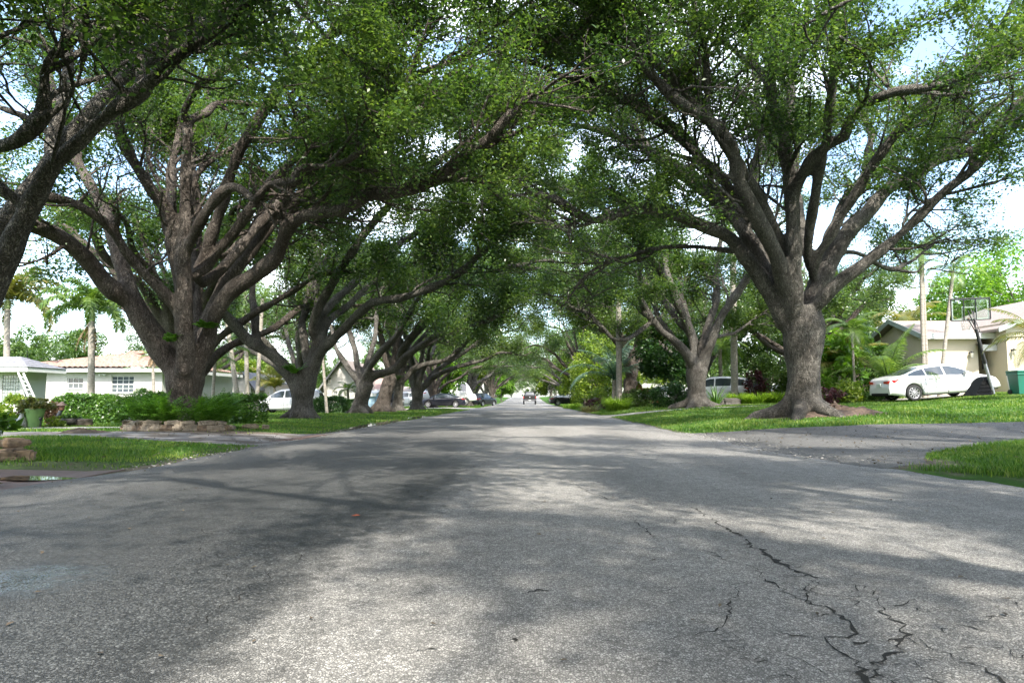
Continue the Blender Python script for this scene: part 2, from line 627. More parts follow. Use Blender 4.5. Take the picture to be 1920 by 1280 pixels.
def soil_mask(x, y):
    dl = np.abs(x - road_left(y))
    dr = np.abs(x - road_right(y))
    s = np.where(x < road_left(y), 1.0 * (1 - ss(dl, 0.15, 1.3)) * (1 - 0.45 * ss(y, 22, 40)), 0)
    s = np.maximum(s, np.where(x > road_right(y), 0.95 * (1 - ss(dr, 0.05, 0.45)), 0))
    # worn verge around the big left oak and driveway
    s = np.maximum(s, 1.2 * (1 - ss(np.hypot((x + 7.2) / 3.2, (y - 16.6) / 1.3), 0.6, 1.15)))
    s = np.maximum(s, 1.0 * (1 - ss(np.hypot((x - 5.0) / 0.7, (y - 9.2) / 1.2), 0.4, 1.2)))
    s = np.maximum(s, 0.9 * (1 - ss(np.hypot((x - 8.3) / 2.2, (y - 20) / 1.1), 0.5, 1.1)))
    s = np.maximum(s, 0.8 * (1 - ss(np.hypot((x + 5.9) / 1.3, (y - 9.0) / 0.8), 0.4, 1.2)))
    return s


me = np_mesh('ground', np.stack([X, Y, Z], -1).reshape(-1, 3), F, True)
at = me.attributes.new('soil', 'FLOAT', 'POINT')
at.data.foreach_set('value', soil_mask(X, Y).ravel().astype(np.float32))
structure('ground', me, ground_mat(), 'green lawn verges with worn sandy soil along the road edge')


# ------------------------------------------------------------------ road
def asphalt(name, light, dark, stain=True, sc=1.0):
    m = bpy.data.materials.new(name)
    m.use_nodes = True
    nt = m.node_tree
    L = nt.links.new
    b = nt.nodes['Principled BSDF']
    b.inputs['Specular IOR Level'].default_value = 0.4
    tc = N(nt, 'ShaderNodeTexCoord')
    vo = N(nt, 'ShaderNodeTexVoronoi')
    vo.inputs['Scale'].default_value = 112 * sc
    L(tc.outputs['Object'], vo.inputs['Vector'])
    ve = N(nt, 'ShaderNodeTexVoronoi', feature='DISTANCE_TO_EDGE')
    ve.inputs['Scale'].default_value = 112 * sc
    L(tc.outputs['Object'], ve.inputs['Vector'])
    gap = ramp(nt, [(0.02, 0.0), (0.2, 1.0)])
    L(ve.outputs['Distance'], gap.inputs[0])
    mid = N(nt, 'ShaderNodeTexNoise')
    mid.inputs['Scale'].default_value = 9
    mid.inputs['Detail'].default_value = 8
    mid.inputs['Roughness'].default_value = 0.7
    L(tc.outputs['Object'], mid.inputs['Vector'])
    big = N(nt, 'ShaderNodeTexNoise')
    big.inputs['Scale'].default_value = 0.7
    big.inputs['Detail'].default_value = 6
    bmap = N(nt, 'ShaderNodeMapping')
    bmap.inputs['Scale'].default_value = (1.7, 0.3, 1)
    L(tc.outputs['Object'], bmap.inputs[0])
    L(bmap.outputs[0], big.inputs['Vector'])
    # per stone tone
    st = N(nt, 'ShaderNodeSeparateColor')
    L(vo.outputs['Color'], st.inputs[0])
    tone = ramp(nt, [(0.0, tuple(c * 0.5 for c in light)), (0.5, light), (1.0, tuple(min(1, c * 1.5) for c in light))])
    L(st.outputs[0], tone.inputs[0])
    g2 = N(nt, 'ShaderNodeMixRGB')
    g2.inputs[1].default_value = (*[c * 0.3 for c in light], 1)
    L(gap.outputs[0], g2.inputs[0])
    L(tone.outputs[0], g2.inputs[2])
    mm = ramp(nt, [(0.3, 0.68), (0.7, 1.12)])
    L(mid.outputs['Fac'], mm.inputs[0])
    m1 = N(nt, 'ShaderNodeMixRGB', blend_type='MULTIPLY')
    m1.inputs[0].default_value = 1
    L(g2.outputs[0], m1.inputs[1])
    L(mm.outputs[0], m1.inputs[2])
    bb = ramp(nt, [(0.3, 0.78), (0.7, 1.1)])
    L(big.outputs['Fac'], bb.inputs[0])
    m2 = N(nt, 'ShaderNodeMixRGB', blend_type='MULTIPLY')
    m2.inputs[0].default_value = 1
    L(m1.outputs[0], m2.inputs[1])
    L(bb.outputs[0], m2.inputs[2])
    last = m2
    rough_in = None
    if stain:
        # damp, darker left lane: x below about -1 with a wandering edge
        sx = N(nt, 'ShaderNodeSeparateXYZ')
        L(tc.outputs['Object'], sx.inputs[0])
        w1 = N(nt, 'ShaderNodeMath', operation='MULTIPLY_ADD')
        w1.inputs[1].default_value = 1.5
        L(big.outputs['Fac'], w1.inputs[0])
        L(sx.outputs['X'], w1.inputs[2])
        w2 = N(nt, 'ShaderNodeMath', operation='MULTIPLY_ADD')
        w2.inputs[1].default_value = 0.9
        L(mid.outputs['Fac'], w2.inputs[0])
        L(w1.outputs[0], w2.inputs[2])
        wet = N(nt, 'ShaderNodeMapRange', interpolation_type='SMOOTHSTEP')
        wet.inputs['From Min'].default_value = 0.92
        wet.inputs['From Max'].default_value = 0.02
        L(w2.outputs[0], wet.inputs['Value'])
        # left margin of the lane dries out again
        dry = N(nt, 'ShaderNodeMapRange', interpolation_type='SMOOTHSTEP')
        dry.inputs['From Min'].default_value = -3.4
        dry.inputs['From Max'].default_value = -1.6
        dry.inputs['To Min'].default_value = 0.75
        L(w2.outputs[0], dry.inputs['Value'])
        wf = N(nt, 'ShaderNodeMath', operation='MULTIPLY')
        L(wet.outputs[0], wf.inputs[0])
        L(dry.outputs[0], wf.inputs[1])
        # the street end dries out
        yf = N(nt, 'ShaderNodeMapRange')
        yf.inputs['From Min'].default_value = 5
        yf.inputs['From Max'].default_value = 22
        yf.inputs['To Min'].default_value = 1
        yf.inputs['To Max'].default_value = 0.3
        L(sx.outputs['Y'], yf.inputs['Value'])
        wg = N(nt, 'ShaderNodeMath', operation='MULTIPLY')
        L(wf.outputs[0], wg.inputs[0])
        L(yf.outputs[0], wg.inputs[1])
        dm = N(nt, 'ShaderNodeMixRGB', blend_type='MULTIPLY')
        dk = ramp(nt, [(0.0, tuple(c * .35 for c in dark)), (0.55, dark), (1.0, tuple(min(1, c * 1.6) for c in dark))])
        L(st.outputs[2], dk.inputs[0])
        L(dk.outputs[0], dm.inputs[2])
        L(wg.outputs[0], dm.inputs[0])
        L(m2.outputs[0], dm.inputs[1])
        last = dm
        rr = N(nt, 'ShaderNodeMapRange')
        rr.inputs['To Min'].default_value = 0.85
        rr.inputs['To Max'].default_value = 0.6
        L(wg.outputs[0], rr.inputs['Value'])
        # the small wet spot on the left lane, metres (-2.45, 3.2)
        d = N(nt, 'ShaderNodeVectorMath', operation='SUBTRACT')
        d.inputs[1].default_value = (-2.35, 3.15, 0)
        L(tc.outputs['Object'], d.inputs[0])
        dsc = N(nt, 'ShaderNodeVectorMath', operation='MULTIPLY')
        dsc.inputs[1].default_value = (1.5, 1.9, 0)
        L(d.outputs[0], dsc.inputs[0])
        ln = N(nt, 'ShaderNodeVectorMath', operation='LENGTH')
        L(dsc.outputs[0], ln.inputs[0])
        lw = N(nt, 'ShaderNodeMath', operation='MULTIPLY_ADD')
        lw.inputs[1].default_value = 1.4
        L(mid.outputs['Fac'], lw.inputs[0])
        L(ln.outputs['Value'], lw.inputs[2])
        pud = N(nt, 'ShaderNodeMapRange', interpolation_type='SMOOTHSTEP')
        pud.inputs['From Min'].default_value = 1.5
        pud.inputs['From Max'].default_value = 0.8
        L(lw.outputs[0], pud.inputs['Value'])
        rm = N(nt, 'ShaderNodeMix')
        rm.inputs['B'].default_value = 0.10
        L(pud.outputs[0], rm.inputs['Factor'])
        L(rr.outputs[0], rm.inputs['A'])
        L(rm.outputs['Result'], b.inputs['Roughness'])
    else:
        b.inputs['Roughness'].default_value = 0.85
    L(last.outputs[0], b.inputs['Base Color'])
    hs = N(nt, 'ShaderNodeMath', operation='MULTIPLY_ADD')
    hs.inputs[1].default_value = 0.6
    L(st.outputs[1], hs.inputs[0])
    L(gap.outputs[0], hs.inputs[2])
    bp = N(nt, 'ShaderNodeBump')
    bp.inputs['Strength'].default_value = 0.55
    bp.inputs['Distance'].default_value = 0.006
    L(hs.outputs[0], bp.inputs['Height'])
    L(bp.outputs[0], b.inputs['Normal'])
    return m


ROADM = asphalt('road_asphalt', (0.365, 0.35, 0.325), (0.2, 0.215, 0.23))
CRACK = mat('crack_dark', (0.008, 0.008, 0.007), (0.022, 0.02, 0.016), 30, 0.95)
ry = lerp_axis([(-60, -4, 2), (-4, 40, 0.2), (40, 120, 1), (120, 520, 5)])
nu = 22
rows = []
for y in ry:
    a, c = road_left(y), road_right(y)
    u = np.linspace(0, 1, nu)
    x = a + (c - a) * u
    z = road_z(y) + 0.012 + 0.035 * (1 - (2 * u - 1) ** 2)
    x = np.concatenate([[x[0] - 0.02], x, [x[-1] + 0.02]])
    z = np.concatenate([[z[0] - 0.09], z, [z[-1] - 0.09]])
    rows.append(np.stack([x, np.full(nu + 2, y), z], -1))
V = np.concatenate(rows)
k = nu + 2
idx = np.arange(len(V)).reshape(-1, k)
F = np.stack([idx[:-1, :-1], idx[:-1, 1:], idx[1:, 1:], idx[1:, :-1]], -1).reshape(-1, 4)


def road_surf(x, y):
    a, c = float(road_left(y)), float(road_right(y))
    u = (x - a) / (c - a)
    return float(road_z(y)) + 0.012 + 0.035 * (1 - (2 * u - 1) ** 2)


cv, cf = [], []


def crack(pts, w0, w1, seed, jit=0.4, gaps=0.0):
    r = np.random.default_rng(seed)
    g = [G(px, py, 0.045) for px, py in pts]
    A = np.array([(p.x, p.y) for p in g])
    seg = np.linalg.norm(np.diff(A, axis=0), axis=1)
    s = np.concatenate([[0], np.cumsum(seg)])
    n = max(6, int(s[-1] / 0.028))
    t = np.linspace(0, s[-1], n)
    x = np.interp(t, s, A[:, 0])
    y = np.interp(t, s, A[:, 1])
    wob = np.cumsum(r.normal(0, 1, n)) * 0.009
    wob -= np.linspace(wob[0], wob[-1], n)
    tx, ty = np.gradient(x), np.gradient(y)
    l = np.hypot(tx, ty) + 1e-9
    nx_, ny_ = -ty / l, tx / l
    o = wob + r.normal(0, 0.011, n) * jit * 2
    x = x + nx_ * o
    y = y + ny_ * o
    wd = 0.52 * np.interp(t, [0, s[-1] * 0.5, s[-1]], [w0 * 0.5, w0, w1]) * np.exp(r.normal(0, 0.6, n))
    if gaps:
        wd = wd * (np.convolve(r.random(n + 4), np.ones(5) / 5, 'valid') > 0.5 - (0.5 - gaps) * 0.35)
    base = len(V) + len(cv)
    for i in range(n):
        for sgn in (-1, 1):
            xx, yy = x[i] + sgn * nx_[i] * wd[i] / 2, y[i] + sgn * ny_[i] * wd[i] / 2
            cv.append((xx, yy, road_surf(xx, yy) + 0.003))
    for i in range(n - 1):
        if wd[i] > 0 and wd[i + 1] > 0:
            cf.append((base + 2 * i, base + 2 * i + 1, base + 2 * i + 3, base + 2 * i + 2))


crack([(1070, 903), (1085, 915), (1112, 926), (1140, 937), (1185, 940), (1225, 952)], 0.012, 0.004, 1)
crack([(1285, 945), (1320, 962), (1340, 975), (1372, 995), (1405, 1012)], 0.014, 0.03, 2, gaps=.2)
crack([(1400, 1010), (1425, 1023), (1455, 1042), (1480, 1060), (1505, 1074), (1535, 1084)], 0.04, 0.022, 3)
crack([(1180, 972), (1200, 985), (1212, 998), (1235, 1015)], 0.012, 0.005, 4)
crack([(1245, 955), (1265, 985), (1272, 1005)], 0.009, 0.004, 5, gaps=.3)
crack([(1305, 1022), (1340, 1045), (1385, 1060), (1410, 1075), (1445, 1095), (1460, 1110), (1520, 1132), (1545, 1145), (1575, 1170), (1580, 1180), (1540, 1198), (1560, 1222), (1585, 1240), (1600, 1262), (1618, 1290)], 0.009, 0.016, 6)
crack([(1520, 1088), (1522, 1105), (1512, 1125), (1522, 1133)], 0.014, 0.008, 7)
crack([(1540, 1090), (1548, 1112), (1600, 1118), (1618, 1098), (1640, 1125), (1668, 1150), (1690, 1175), (1715, 1195), (1712, 1212), (1690, 1235), (1675, 1262), (1668, 1290)], 0.010, 0.016, 8)
crack([(1715, 1200), (1760, 1220), (1800, 1240), (1850, 1255), (1890, 1285)], 0.010, 0.018, 9, gaps=.1)
crack([(1410, 1092), (1380, 1105), (1362, 1128), (1375, 1145), (1378, 1160), (1368, 1185), (1300, 1195), (1240, 1205)], 0.010, 0.003, 10)
crack([(1370, 1188), (1385, 1205), (1340, 1196)], 0.006, 0.004, 11)
crack([(1500, 1080), (1580, 1085), (1620, 1095)], 0.006, 0.003, 12, gaps=.2)
crack([(690, 950), (640, 985), (560, 1030), (500, 1065), (440, 1120), (400, 1150), (300, 1215)], 0.006, 0.007, 13, gaps=.35)
crack([(930, 860), (870, 880), (780, 915), (710, 950)], 0.01, 0.006, 14, gaps=.3)
crack([(985, 1112), (1005, 1107), (1028, 1108)], 0.018, 0.006, 15)
crack([(330, 918), (365, 912), (390, 914)], 0.022, 0.008, 16)
crack([(1270, 1030), (1330, 1040), (1360, 1046)], 0.006, 0.003, 17, gaps=.4)
crack([(1440, 1215), (1500, 1235), (1540, 1262)], 0.006, 0.006, 18, gaps=.4)
crack([(1700, 1230), (1730, 1262), (1760, 1290)], 0.006, 0.01, 19, gaps=.3)
for q in range(80):
    px, py = (random.uniform(250, 1900), random.uniform(960, 1275)) if q < 24 else (random.uniform(1330, 1900), random.uniform(1060, 1275))
    crack([(px, py), (px + random.uniform(10, 45), py + random.uniform(-8, 10)), (px + random.uniform(30, 80), py + random.uniform(-10, 20))], random.choice([.004, .006, .009]), 0.003, 100 + q, gaps=.3)
nF = len(F)
me = np_mesh('road', np.concatenate([V, np.array(cv)]), np.concatenate([F, np.array(cf)]), True)
mi = np.zeros(len(me.polygons), np.int32)
mi[nF:] = 1
me.polygons.foreach_set('material_index', mi)
structure('road', me, [ROADM, CRACK], 'grey cracked asphalt street with a darker damp left lane')


def patch(name, poly, m, lift=0.012, st=0.3, label=None, edge=0.06):
    """A thin paved sheet lying on the terrain, with an uneven edge."""
    r = random.Random(len(poly) * 7 + int(abs(poly[0][1]) * 10))
    bm = bmesh.new()
    pts = []
    n = len(poly)
    for i in range(n):
        a, c = Vector(poly[i]), Vector(poly[(i + 1) % n])
        q = max(1, int((c - a).length / 0.35))
        for j in range(q):
            p = a.lerp(c, j / q)
            pts.append((p.x + r.uniform(-edge, edge), p.y + r.uniform(-edge, edge)))
    xs = [p[0] for p in pts]
    ys = [p[1] for p in pts]
    f = bm.faces.new([bm.verts.new((x, y, 0)) for x, y in pts])
    for axis, lo, hi in ((0, min(xs), max(xs)), (1, min(ys), max(ys))):
        v = lo + st
        while v < hi:
            co = (v, 0, 0) if axis == 0 else (0, v, 0)
            no = (1, 0, 0) if axis == 0 else (0, 1, 0)
            bmesh.ops.bisect_plane(bm, geom=bm.verts[:] + bm.edges[:] + bm.faces[:], plane_co=co, plane_no=no)
            v += st
    ext = bmesh.ops.extrude_edge_only(bm, edges=[e for e in bm.edges if e.is_boundary])
    low = [g for g in ext['geom'] if isinstance(g, bmesh.types.BMVert)]
    for v in bm.verts:
        v.co.z = H(v.co.x, v.co.y) + lift
    for v in low:
        v.co.z -= 0.06
    bmesh.ops.recalc_face_normals(bm, faces=bm.faces)
    me = bpy.data.meshes.new(name)
    bm.to_mesh(me)
    bm.free()
    return structure(name, me, m, label)


DRIVEM = asphalt('driveway_asphalt', (0.19, 0.185, 0.175), (1, 1, 1), False, 1.0)
CONCP = mat('path_concrete', (0.40, 0.38, 0.34), (0.28, 0.26, 0.235), 3, 0.9, 0.3, 40)
MUDDY = mat('muddy_asphalt', (0.21, 0.20, 0.195), (0.085, 0.072, 0.06), 1.6, 0.75, 0.5, 25, lo=.4, hi=.58)
patch('driveway', DRIVES['driveway'], DRIVEM, 0.008, 0.4, 'dark asphalt driveway apron at the right edge of the road')
patch('driveway', DRIVES['side_driveway'], CONCP, 0.012, 0.4, 'pale concrete driveway crossing the right lawn beyond the big oak')
patch('driveway', DRIVES['left_driveway'], MUDDY, 0.012, 0.4, 'muddy grey driveway crossing the left verge before the big oak')
patch('garden_path', DRIVES['garden_path'], CONCP, 0.012, 0.5, 'narrow concrete path beside the green planter')
patch('driveway', DRIVES['far_left_driveway'], CONCP, 0.012, 1.0, 'pale driveway under the black sedan')
# brick strip at the near left verge
BRICKM = bpy.data.materials.new('brick_paver')
BRICKM.use_nodes = True
nt = BRICKM.node_tree
b = nt.nodes['Principled BSDF']
b.inputs['Roughness'].default_value = 0.7
tc = N(nt, 'ShaderNodeTexCoord')
bk = N(nt, 'ShaderNodeTexBrick')
bk.inputs['Scale'].default_value = 4.5
bk.inputs['Color1'].default_value = (0.11, 0.065, 0.055, 1)
bk.inputs['Color2'].default_value = (0.145, 0.09, 0.075, 1)
bk.inputs['Mortar'].default_value = (0.10, 0.085, 0.07, 1)
nt.links.new(tc.outputs['Object'], bk.inputs['Vector'])
nt.links.new(bk.outputs['Color'], b.inputs['Base Color'])
patch('brick_pavement', [(-4.85, 6.2), (-4.95, 8.6), (-5.6, 8.5), (-7.4, 7.9), (-9, 7.7), (-9, 6.2)], BRICKM, 0.012, 0.4, 'damp red brick pavers at the near left road edge', 0.02)
patch('brick_pavement', [(-4.72, 14.8), (-4.75, 16.6), (-5.25, 16.9), (-5.35, 14.6)], BRICKM, 0.026, 0.4, 'short strip of red brick pavers at the left driveway mouth', 0.02)

WATER = mat('puddle_water', (0.025, 0.025, 0.022), (0.035, 0.033, 0.028), 2, 0.03, spec=0.6)


def puddle(cx, cy, rx, ry, seed, label, z=None, rot=0):
    r = np.random.default_rng(seed)
    n = 40
    ph = r.uniform(0, 6.28, 5)
    pts = []
    for i in range(n):
        a = 2 * math.pi * i / n
        q = 1 + sum(0.14 / (j + 1) * 1.6 * math.sin((j + 2) * a + ph[j]) for j in range(5))
        x, y = rx * q * math.cos(a), ry * q * math.sin(a)
        pts.append((cx + x * math.cos(rot) - y * math.sin(rot), cy + x * math.sin(rot) + y * math.cos(rot)))
    zz = z if z is not None else H(cx, cy) + 0.01
    m = MB()
    m.poly([(x, y, zz) for x, y in pts])
    o = m.build('puddle', WATER)
    tag(o, label, None, None, 'structure')


puddle(-5.35, 25.5, 0.45, 4.0, 1, 'long shining puddle along the left road edge', H(-5.3, 25) + 0.035)
puddle(-5.2, 34, 0.35, 3.0, 2, 'puddle on the left road edge before the black sedan', H(-5.2, 34) + 0.035)
puddle(-5.15, 45, 0.3, 3.0, 3, 'small far puddle at the left road edge', H(-5.15, 45) + 0.03)
puddle(-5.6, 7.6, 0.75, 0.18, 4, 'puddle lying on the red brick pavers', H(-5.6, 7.6) + 0.022, -0.15)
puddle(-5.9, 6.85, 0.8, 0.2, 5, 'nearest puddle on the brick pavers at the left edge', H(-5.9, 6.85) + 0.022, -0.1)


# ------------------------------------------------------------------ trees
def unit(v):
    return v / (np.linalg.norm(v) + 1e-9)


def smooth_path(pts, rad, step=0.22, wob=0.03, r=None):
    """Catmull-Rom through pts with a radius at each, resampled."""
    pts = np.array(pts, float)
    rad = np.array(rad, float)
    n = len(pts)
    ext = np.vstack([2 * pts[0] - pts[1], pts, 2 * pts[-1] - pts[-2]])
    out, ro = [], []
    for i in range(n - 1):
        p0, p1, p2, p3 = ext[i:i + 4]
        q = max(2, int(np.linalg.norm(p2 - p1) / step))
        for j in range(q):
            t = j / q
            out.append(0.5 * (2 * p1 + (p2 - p0) * t + (2 * p0 - 5 * p1 + 4 * p2 - p3) * t * t + (3 * p1 - p0 - 3 * p2 + p3) * t ** 3))
            ro.append(rad[i] + (rad[i + 1] - rad[i]) * t)
    out.append(pts[-1])
    ro.append(rad[-1])
    out, ro = np.array(out), np.array(ro)
    if r is not None and wob:
        w = r.normal(0, 1, out.shape)
        kk = np.array([1, 2, 3, 2, 1]) / 9
        for c in range(3):
            w[:, c] = np.convolve(w[:, c], kk, 'same')
        w[0] = 0
        out = out + w * wob
        ro = ro * (1 + 0.12 * np.convolve(r.normal(0, 1, len(ro)), kk, 'same'))
    return out, ro


class Tree:
    def __init__(self, seed, zmin=4.0, zmax=14.0, wander=0.35):
        self.r = np.random.default_rng(seed)
        self.big, self.fine, self.twigs = [], [], []
        self.zmin, self.zmax, self.wander = zmin, zmax, wander

    def limb(self, pts, rad):
        p, q = smooth_path(pts, rad, r=self.r)
        self.big.append((p, q))
        return p, q

    def grow(self, p, d, L, r0, lev, spec):
        n = max(4, int(L / 0.3))
        st = L / n
        pts = [p.copy()]
        d = unit(d)
        for i in range(n):
            d = d + self.r.normal(0, self.wander * 0.55, 3) * (1 if lev < 3 else 1.3)
            d[2] += 0.05
            if pts[-1][2] < self.zmin and d[2] < 0.15:
                d[2] += 0.35
            if pts[-1][2] > self.zmax and d[2] > -0.1:
                d[2] -= 0.4
            d = unit(d)
            pts.append(pts[-1] + d * st)
        pts = np.array(pts)
        rad = np.linspace(r0, r0 * 0.4, len(pts))
        (self.big if r0 > 0.05 else self.fine).append((pts, rad))
        self.children(pts, rad, lev, spec)
        return pts

    def children(self, pts, rad, lev, spec, t0=0.2):
        if lev >= len(spec):
            self.twigs.append(pts)
            return
        sp, lo, hi, ang = spec[lev]
        seg = np.linalg.norm(np.diff(pts, axis=0), axis=1)
        s = np.concatenate([[0], np.cumsum(seg)])
        L = s[-1]
        t = L * t0 + sp * self.r.uniform(0.2, 0.8)
        while t < L:
            i = min(len(pts) - 2, int(np.searchsorted(s, t)) - 1)
            i = max(i, 0)
            f = (t - s[i]) / (seg[i] + 1e-9)
            p = pts[i] + (pts[i + 1] - pts[i]) * f
            d = unit(pts[i + 1] - pts[i])
            q = unit(np.cross(d, self.r.normal(0, 1, 3)))
            a = R(ang) * self.r.uniform(0.7, 1.3)
            nd = d * math.cos(a) + q * math.sin(a)
            if nd[2] < -0.15:
                nd[2] *= 0.35
            ln = self.r.uniform(lo, hi) * (1.15 - 0.4 * t / L)
            rr = min(rad[i] * 0.6, 0.018 * ln + 0.006)
            self.grow(p, nd, ln, rr, lev + 1, spec)
            t += sp * self.r.uniform(0.6, 1.4)
        # the tip itself carries leaves
        if lev >= 1:
            self.twigs.append(pts[-max(2, len(pts) // 2):])

    def trunk_mesh(self, name, base, voxel=0.045, remesh=True):
        base = np.array(base)
        if remesh:
            Vs, Fs, off = [], [], 0
            for p, q in self.big:
                p = np.vstack([p[0] - (p[1] - p[0]) * 0.02, p, p[-1] + (p[-1] - p[-2]) * 0.02])
                q = np.concatenate([[1e-4], q, [1e-4]])
                v, f = tube_np(p - base, q, 14)
                Vs.append(v)
                Fs.append(f + off)
                off += len(v)
            me = np_mesh(name + '_raw', np.concatenate(Vs), np.concatenate(Fs))
            o = bpy.data.objects.new('tmp', me)
            COL.objects.link(o)
            m = o.modifiers.new('r', 'REMESH')
            m.mode = 'VOXEL'
            m.voxel_size = voxel
            s_ = o.modifiers.new('s', 'SMOOTH')
            s_.factor = 0.5
            s_.iterations = 5
            dg = bpy.context.evaluated_depsgraph_get()
            ev = bpy.data.meshes.new_from_object(o.evaluated_get(dg))
            bpy.data.objects.remove(o)
            n = len(ev.vertices)
            V = np.empty(n * 3, np.float32)
            ev.vertices.foreach_get('co', V)
            V = V.reshape(-1, 3)
            nl = len(ev.loops)
            F = np.empty(nl, np.int32)
            ev.loops.foreach_get('vertex_index', F)
            assert nl == 4 * len(ev.polygons)
            F = F.reshape(-1, 4)
            nr = np.empty(n * 3, np.float32)
            ev.vertices.foreach_get('normal', nr)
            nr = nr.reshape(-1, 3)
            # lumpy old wood
            h = (np.sin(V[:, 0] * 5.1 + 2 * np.sin(V[:, 2] * 2.3)) + np.sin(V[:, 1] * 5.7 + 1.5 * np.sin(V[:, 2] * 3.1 + 1)) + np.sin(V[:, 2] * 6 + V[:, 0] * 3)) * 0.010
            V = V + nr * h[:, None]
            bpy.data.meshes.remove(ev)
            bpy.data.meshes.remove(me)
        else:
            V, F = np.zeros((0, 3)), np.zeros((0, 4), np.int32)
        Vs, Fs, off = [V], [F], len(V)
        src = self.fine if remesh else self.big + self.fine
        for p, q in src:
            kk = 3 if q[0] < 0.012 else (4 if q[0] < 0.03 else (6 if q[0] < 0.1 else 10))
            if q[0] < 0.02 and len(p) > 4:
                p, q = p[::2], q[::2]
            v, f = tube_np(p - base, q, kk)
            Vs.append(v)
            Fs.append(f + off)
            off += len(v)
        return np_mesh(name, np.concatenate(Vs), np.concatenate(Fs), True)

    def leaf_mesh(self, name, n, size, base, spread=0.2, asp=0.5, keep=None):
        seg = []
        for t in self.twigs:
            seg.append(np.concatenate([t[:-1], t[1:]], 1))
        seg = np.concatenate(seg)
        if keep is not None:
            mids = (seg[:, :3] + seg[:, 3:]) / 2
            seg = seg[keep(mids)]
        L = np.linalg.norm(seg[:, 3:] - seg[:, :3], axis=1)
        # thick and thin places in the crown
        m_ = (seg[:, :3] + seg[:, 3:]) / 2
        # leafy and bare sprays: density differs from twig to twig and over the crown; the inside under the limbs stays bare
        ph = self.r.uniform(0, 6, 6)
        fld = np.sin(m_[:, 0] * 1.1 + ph[0] + 1.3 * np.sin(m_[:, 1] * .7 + ph[1])) * np.sin(m_[:, 1] * 1.2 + ph[2]) + np.sin(m_[:, 2] * 1.6 + ph[3] + m_[:, 0] * .6)
        w = L * (0.10 + self.r.random(len(L)) ** 3) * (0.12 + np.clip(fld + .75, 0, 2))
        hd = np.hypot(m_[:, 0] - base[0], m_[:, 1] - base[1])
        low = 4.6 + np.clip(5.5 - hd, 0, 5.5) * .75 + base[2] * 0
        w = w * np.clip((m_[:, 2] - low) / 1.6 + .35, 0.04, 1)
        i = self.r.choice(len(seg), n, p=w / w.sum())
        f = self.r.random(n)[:, None]
        C = seg[i, :3] * (1 - f) + seg[i, 3:] * f + self.r.normal(0, spread, (n, 3))
        return leaves(name, C - np.array(base), size, asp, self.r)


def leaves(name, C, size, asp, r, up=0.6, dirs=None):
    n = len(C)
    nm = r.normal(0, 1, (n, 3))
    nm[:, 2] = np.abs(nm[:, 2]) + up
    nm /= np.linalg.norm(nm, axis=1)[:, None]
    a = r.normal(0, 1, (n, 3)) if dirs is None else dirs + r.normal(0, 0.3, (n, 3))
    a -= nm * (a * nm).sum(1)[:, None]
    a /= np.linalg.norm(a, axis=1)[:, None]
    b = np.cross(nm, a)
    s = size * r.uniform(0.6, 1.35, n)[:, None]
    w = s * asp * 0.5
    V = np.empty((n, 4, 3))
    V[:, 0] = C - a * s * 0.5
    V[:, 1] = C + b * w + nm * w * 0.25 - a * s * 0.03
    V[:, 2] = C + a * s * 0.5 - nm * w * 0.2
    V[:, 3] = C - b * w + nm * w * 0.25 - a * s * 0.03
    F = np.arange(n * 4).reshape(n, 4)
    return np_mesh(name, V.reshape(-1, 3), F)


OAKSPEC = [(0.5, 1.5, 3.6, 46), (0.36, 0.8, 1.9, 50), (0.26, 0.35, 0.85, 50)]


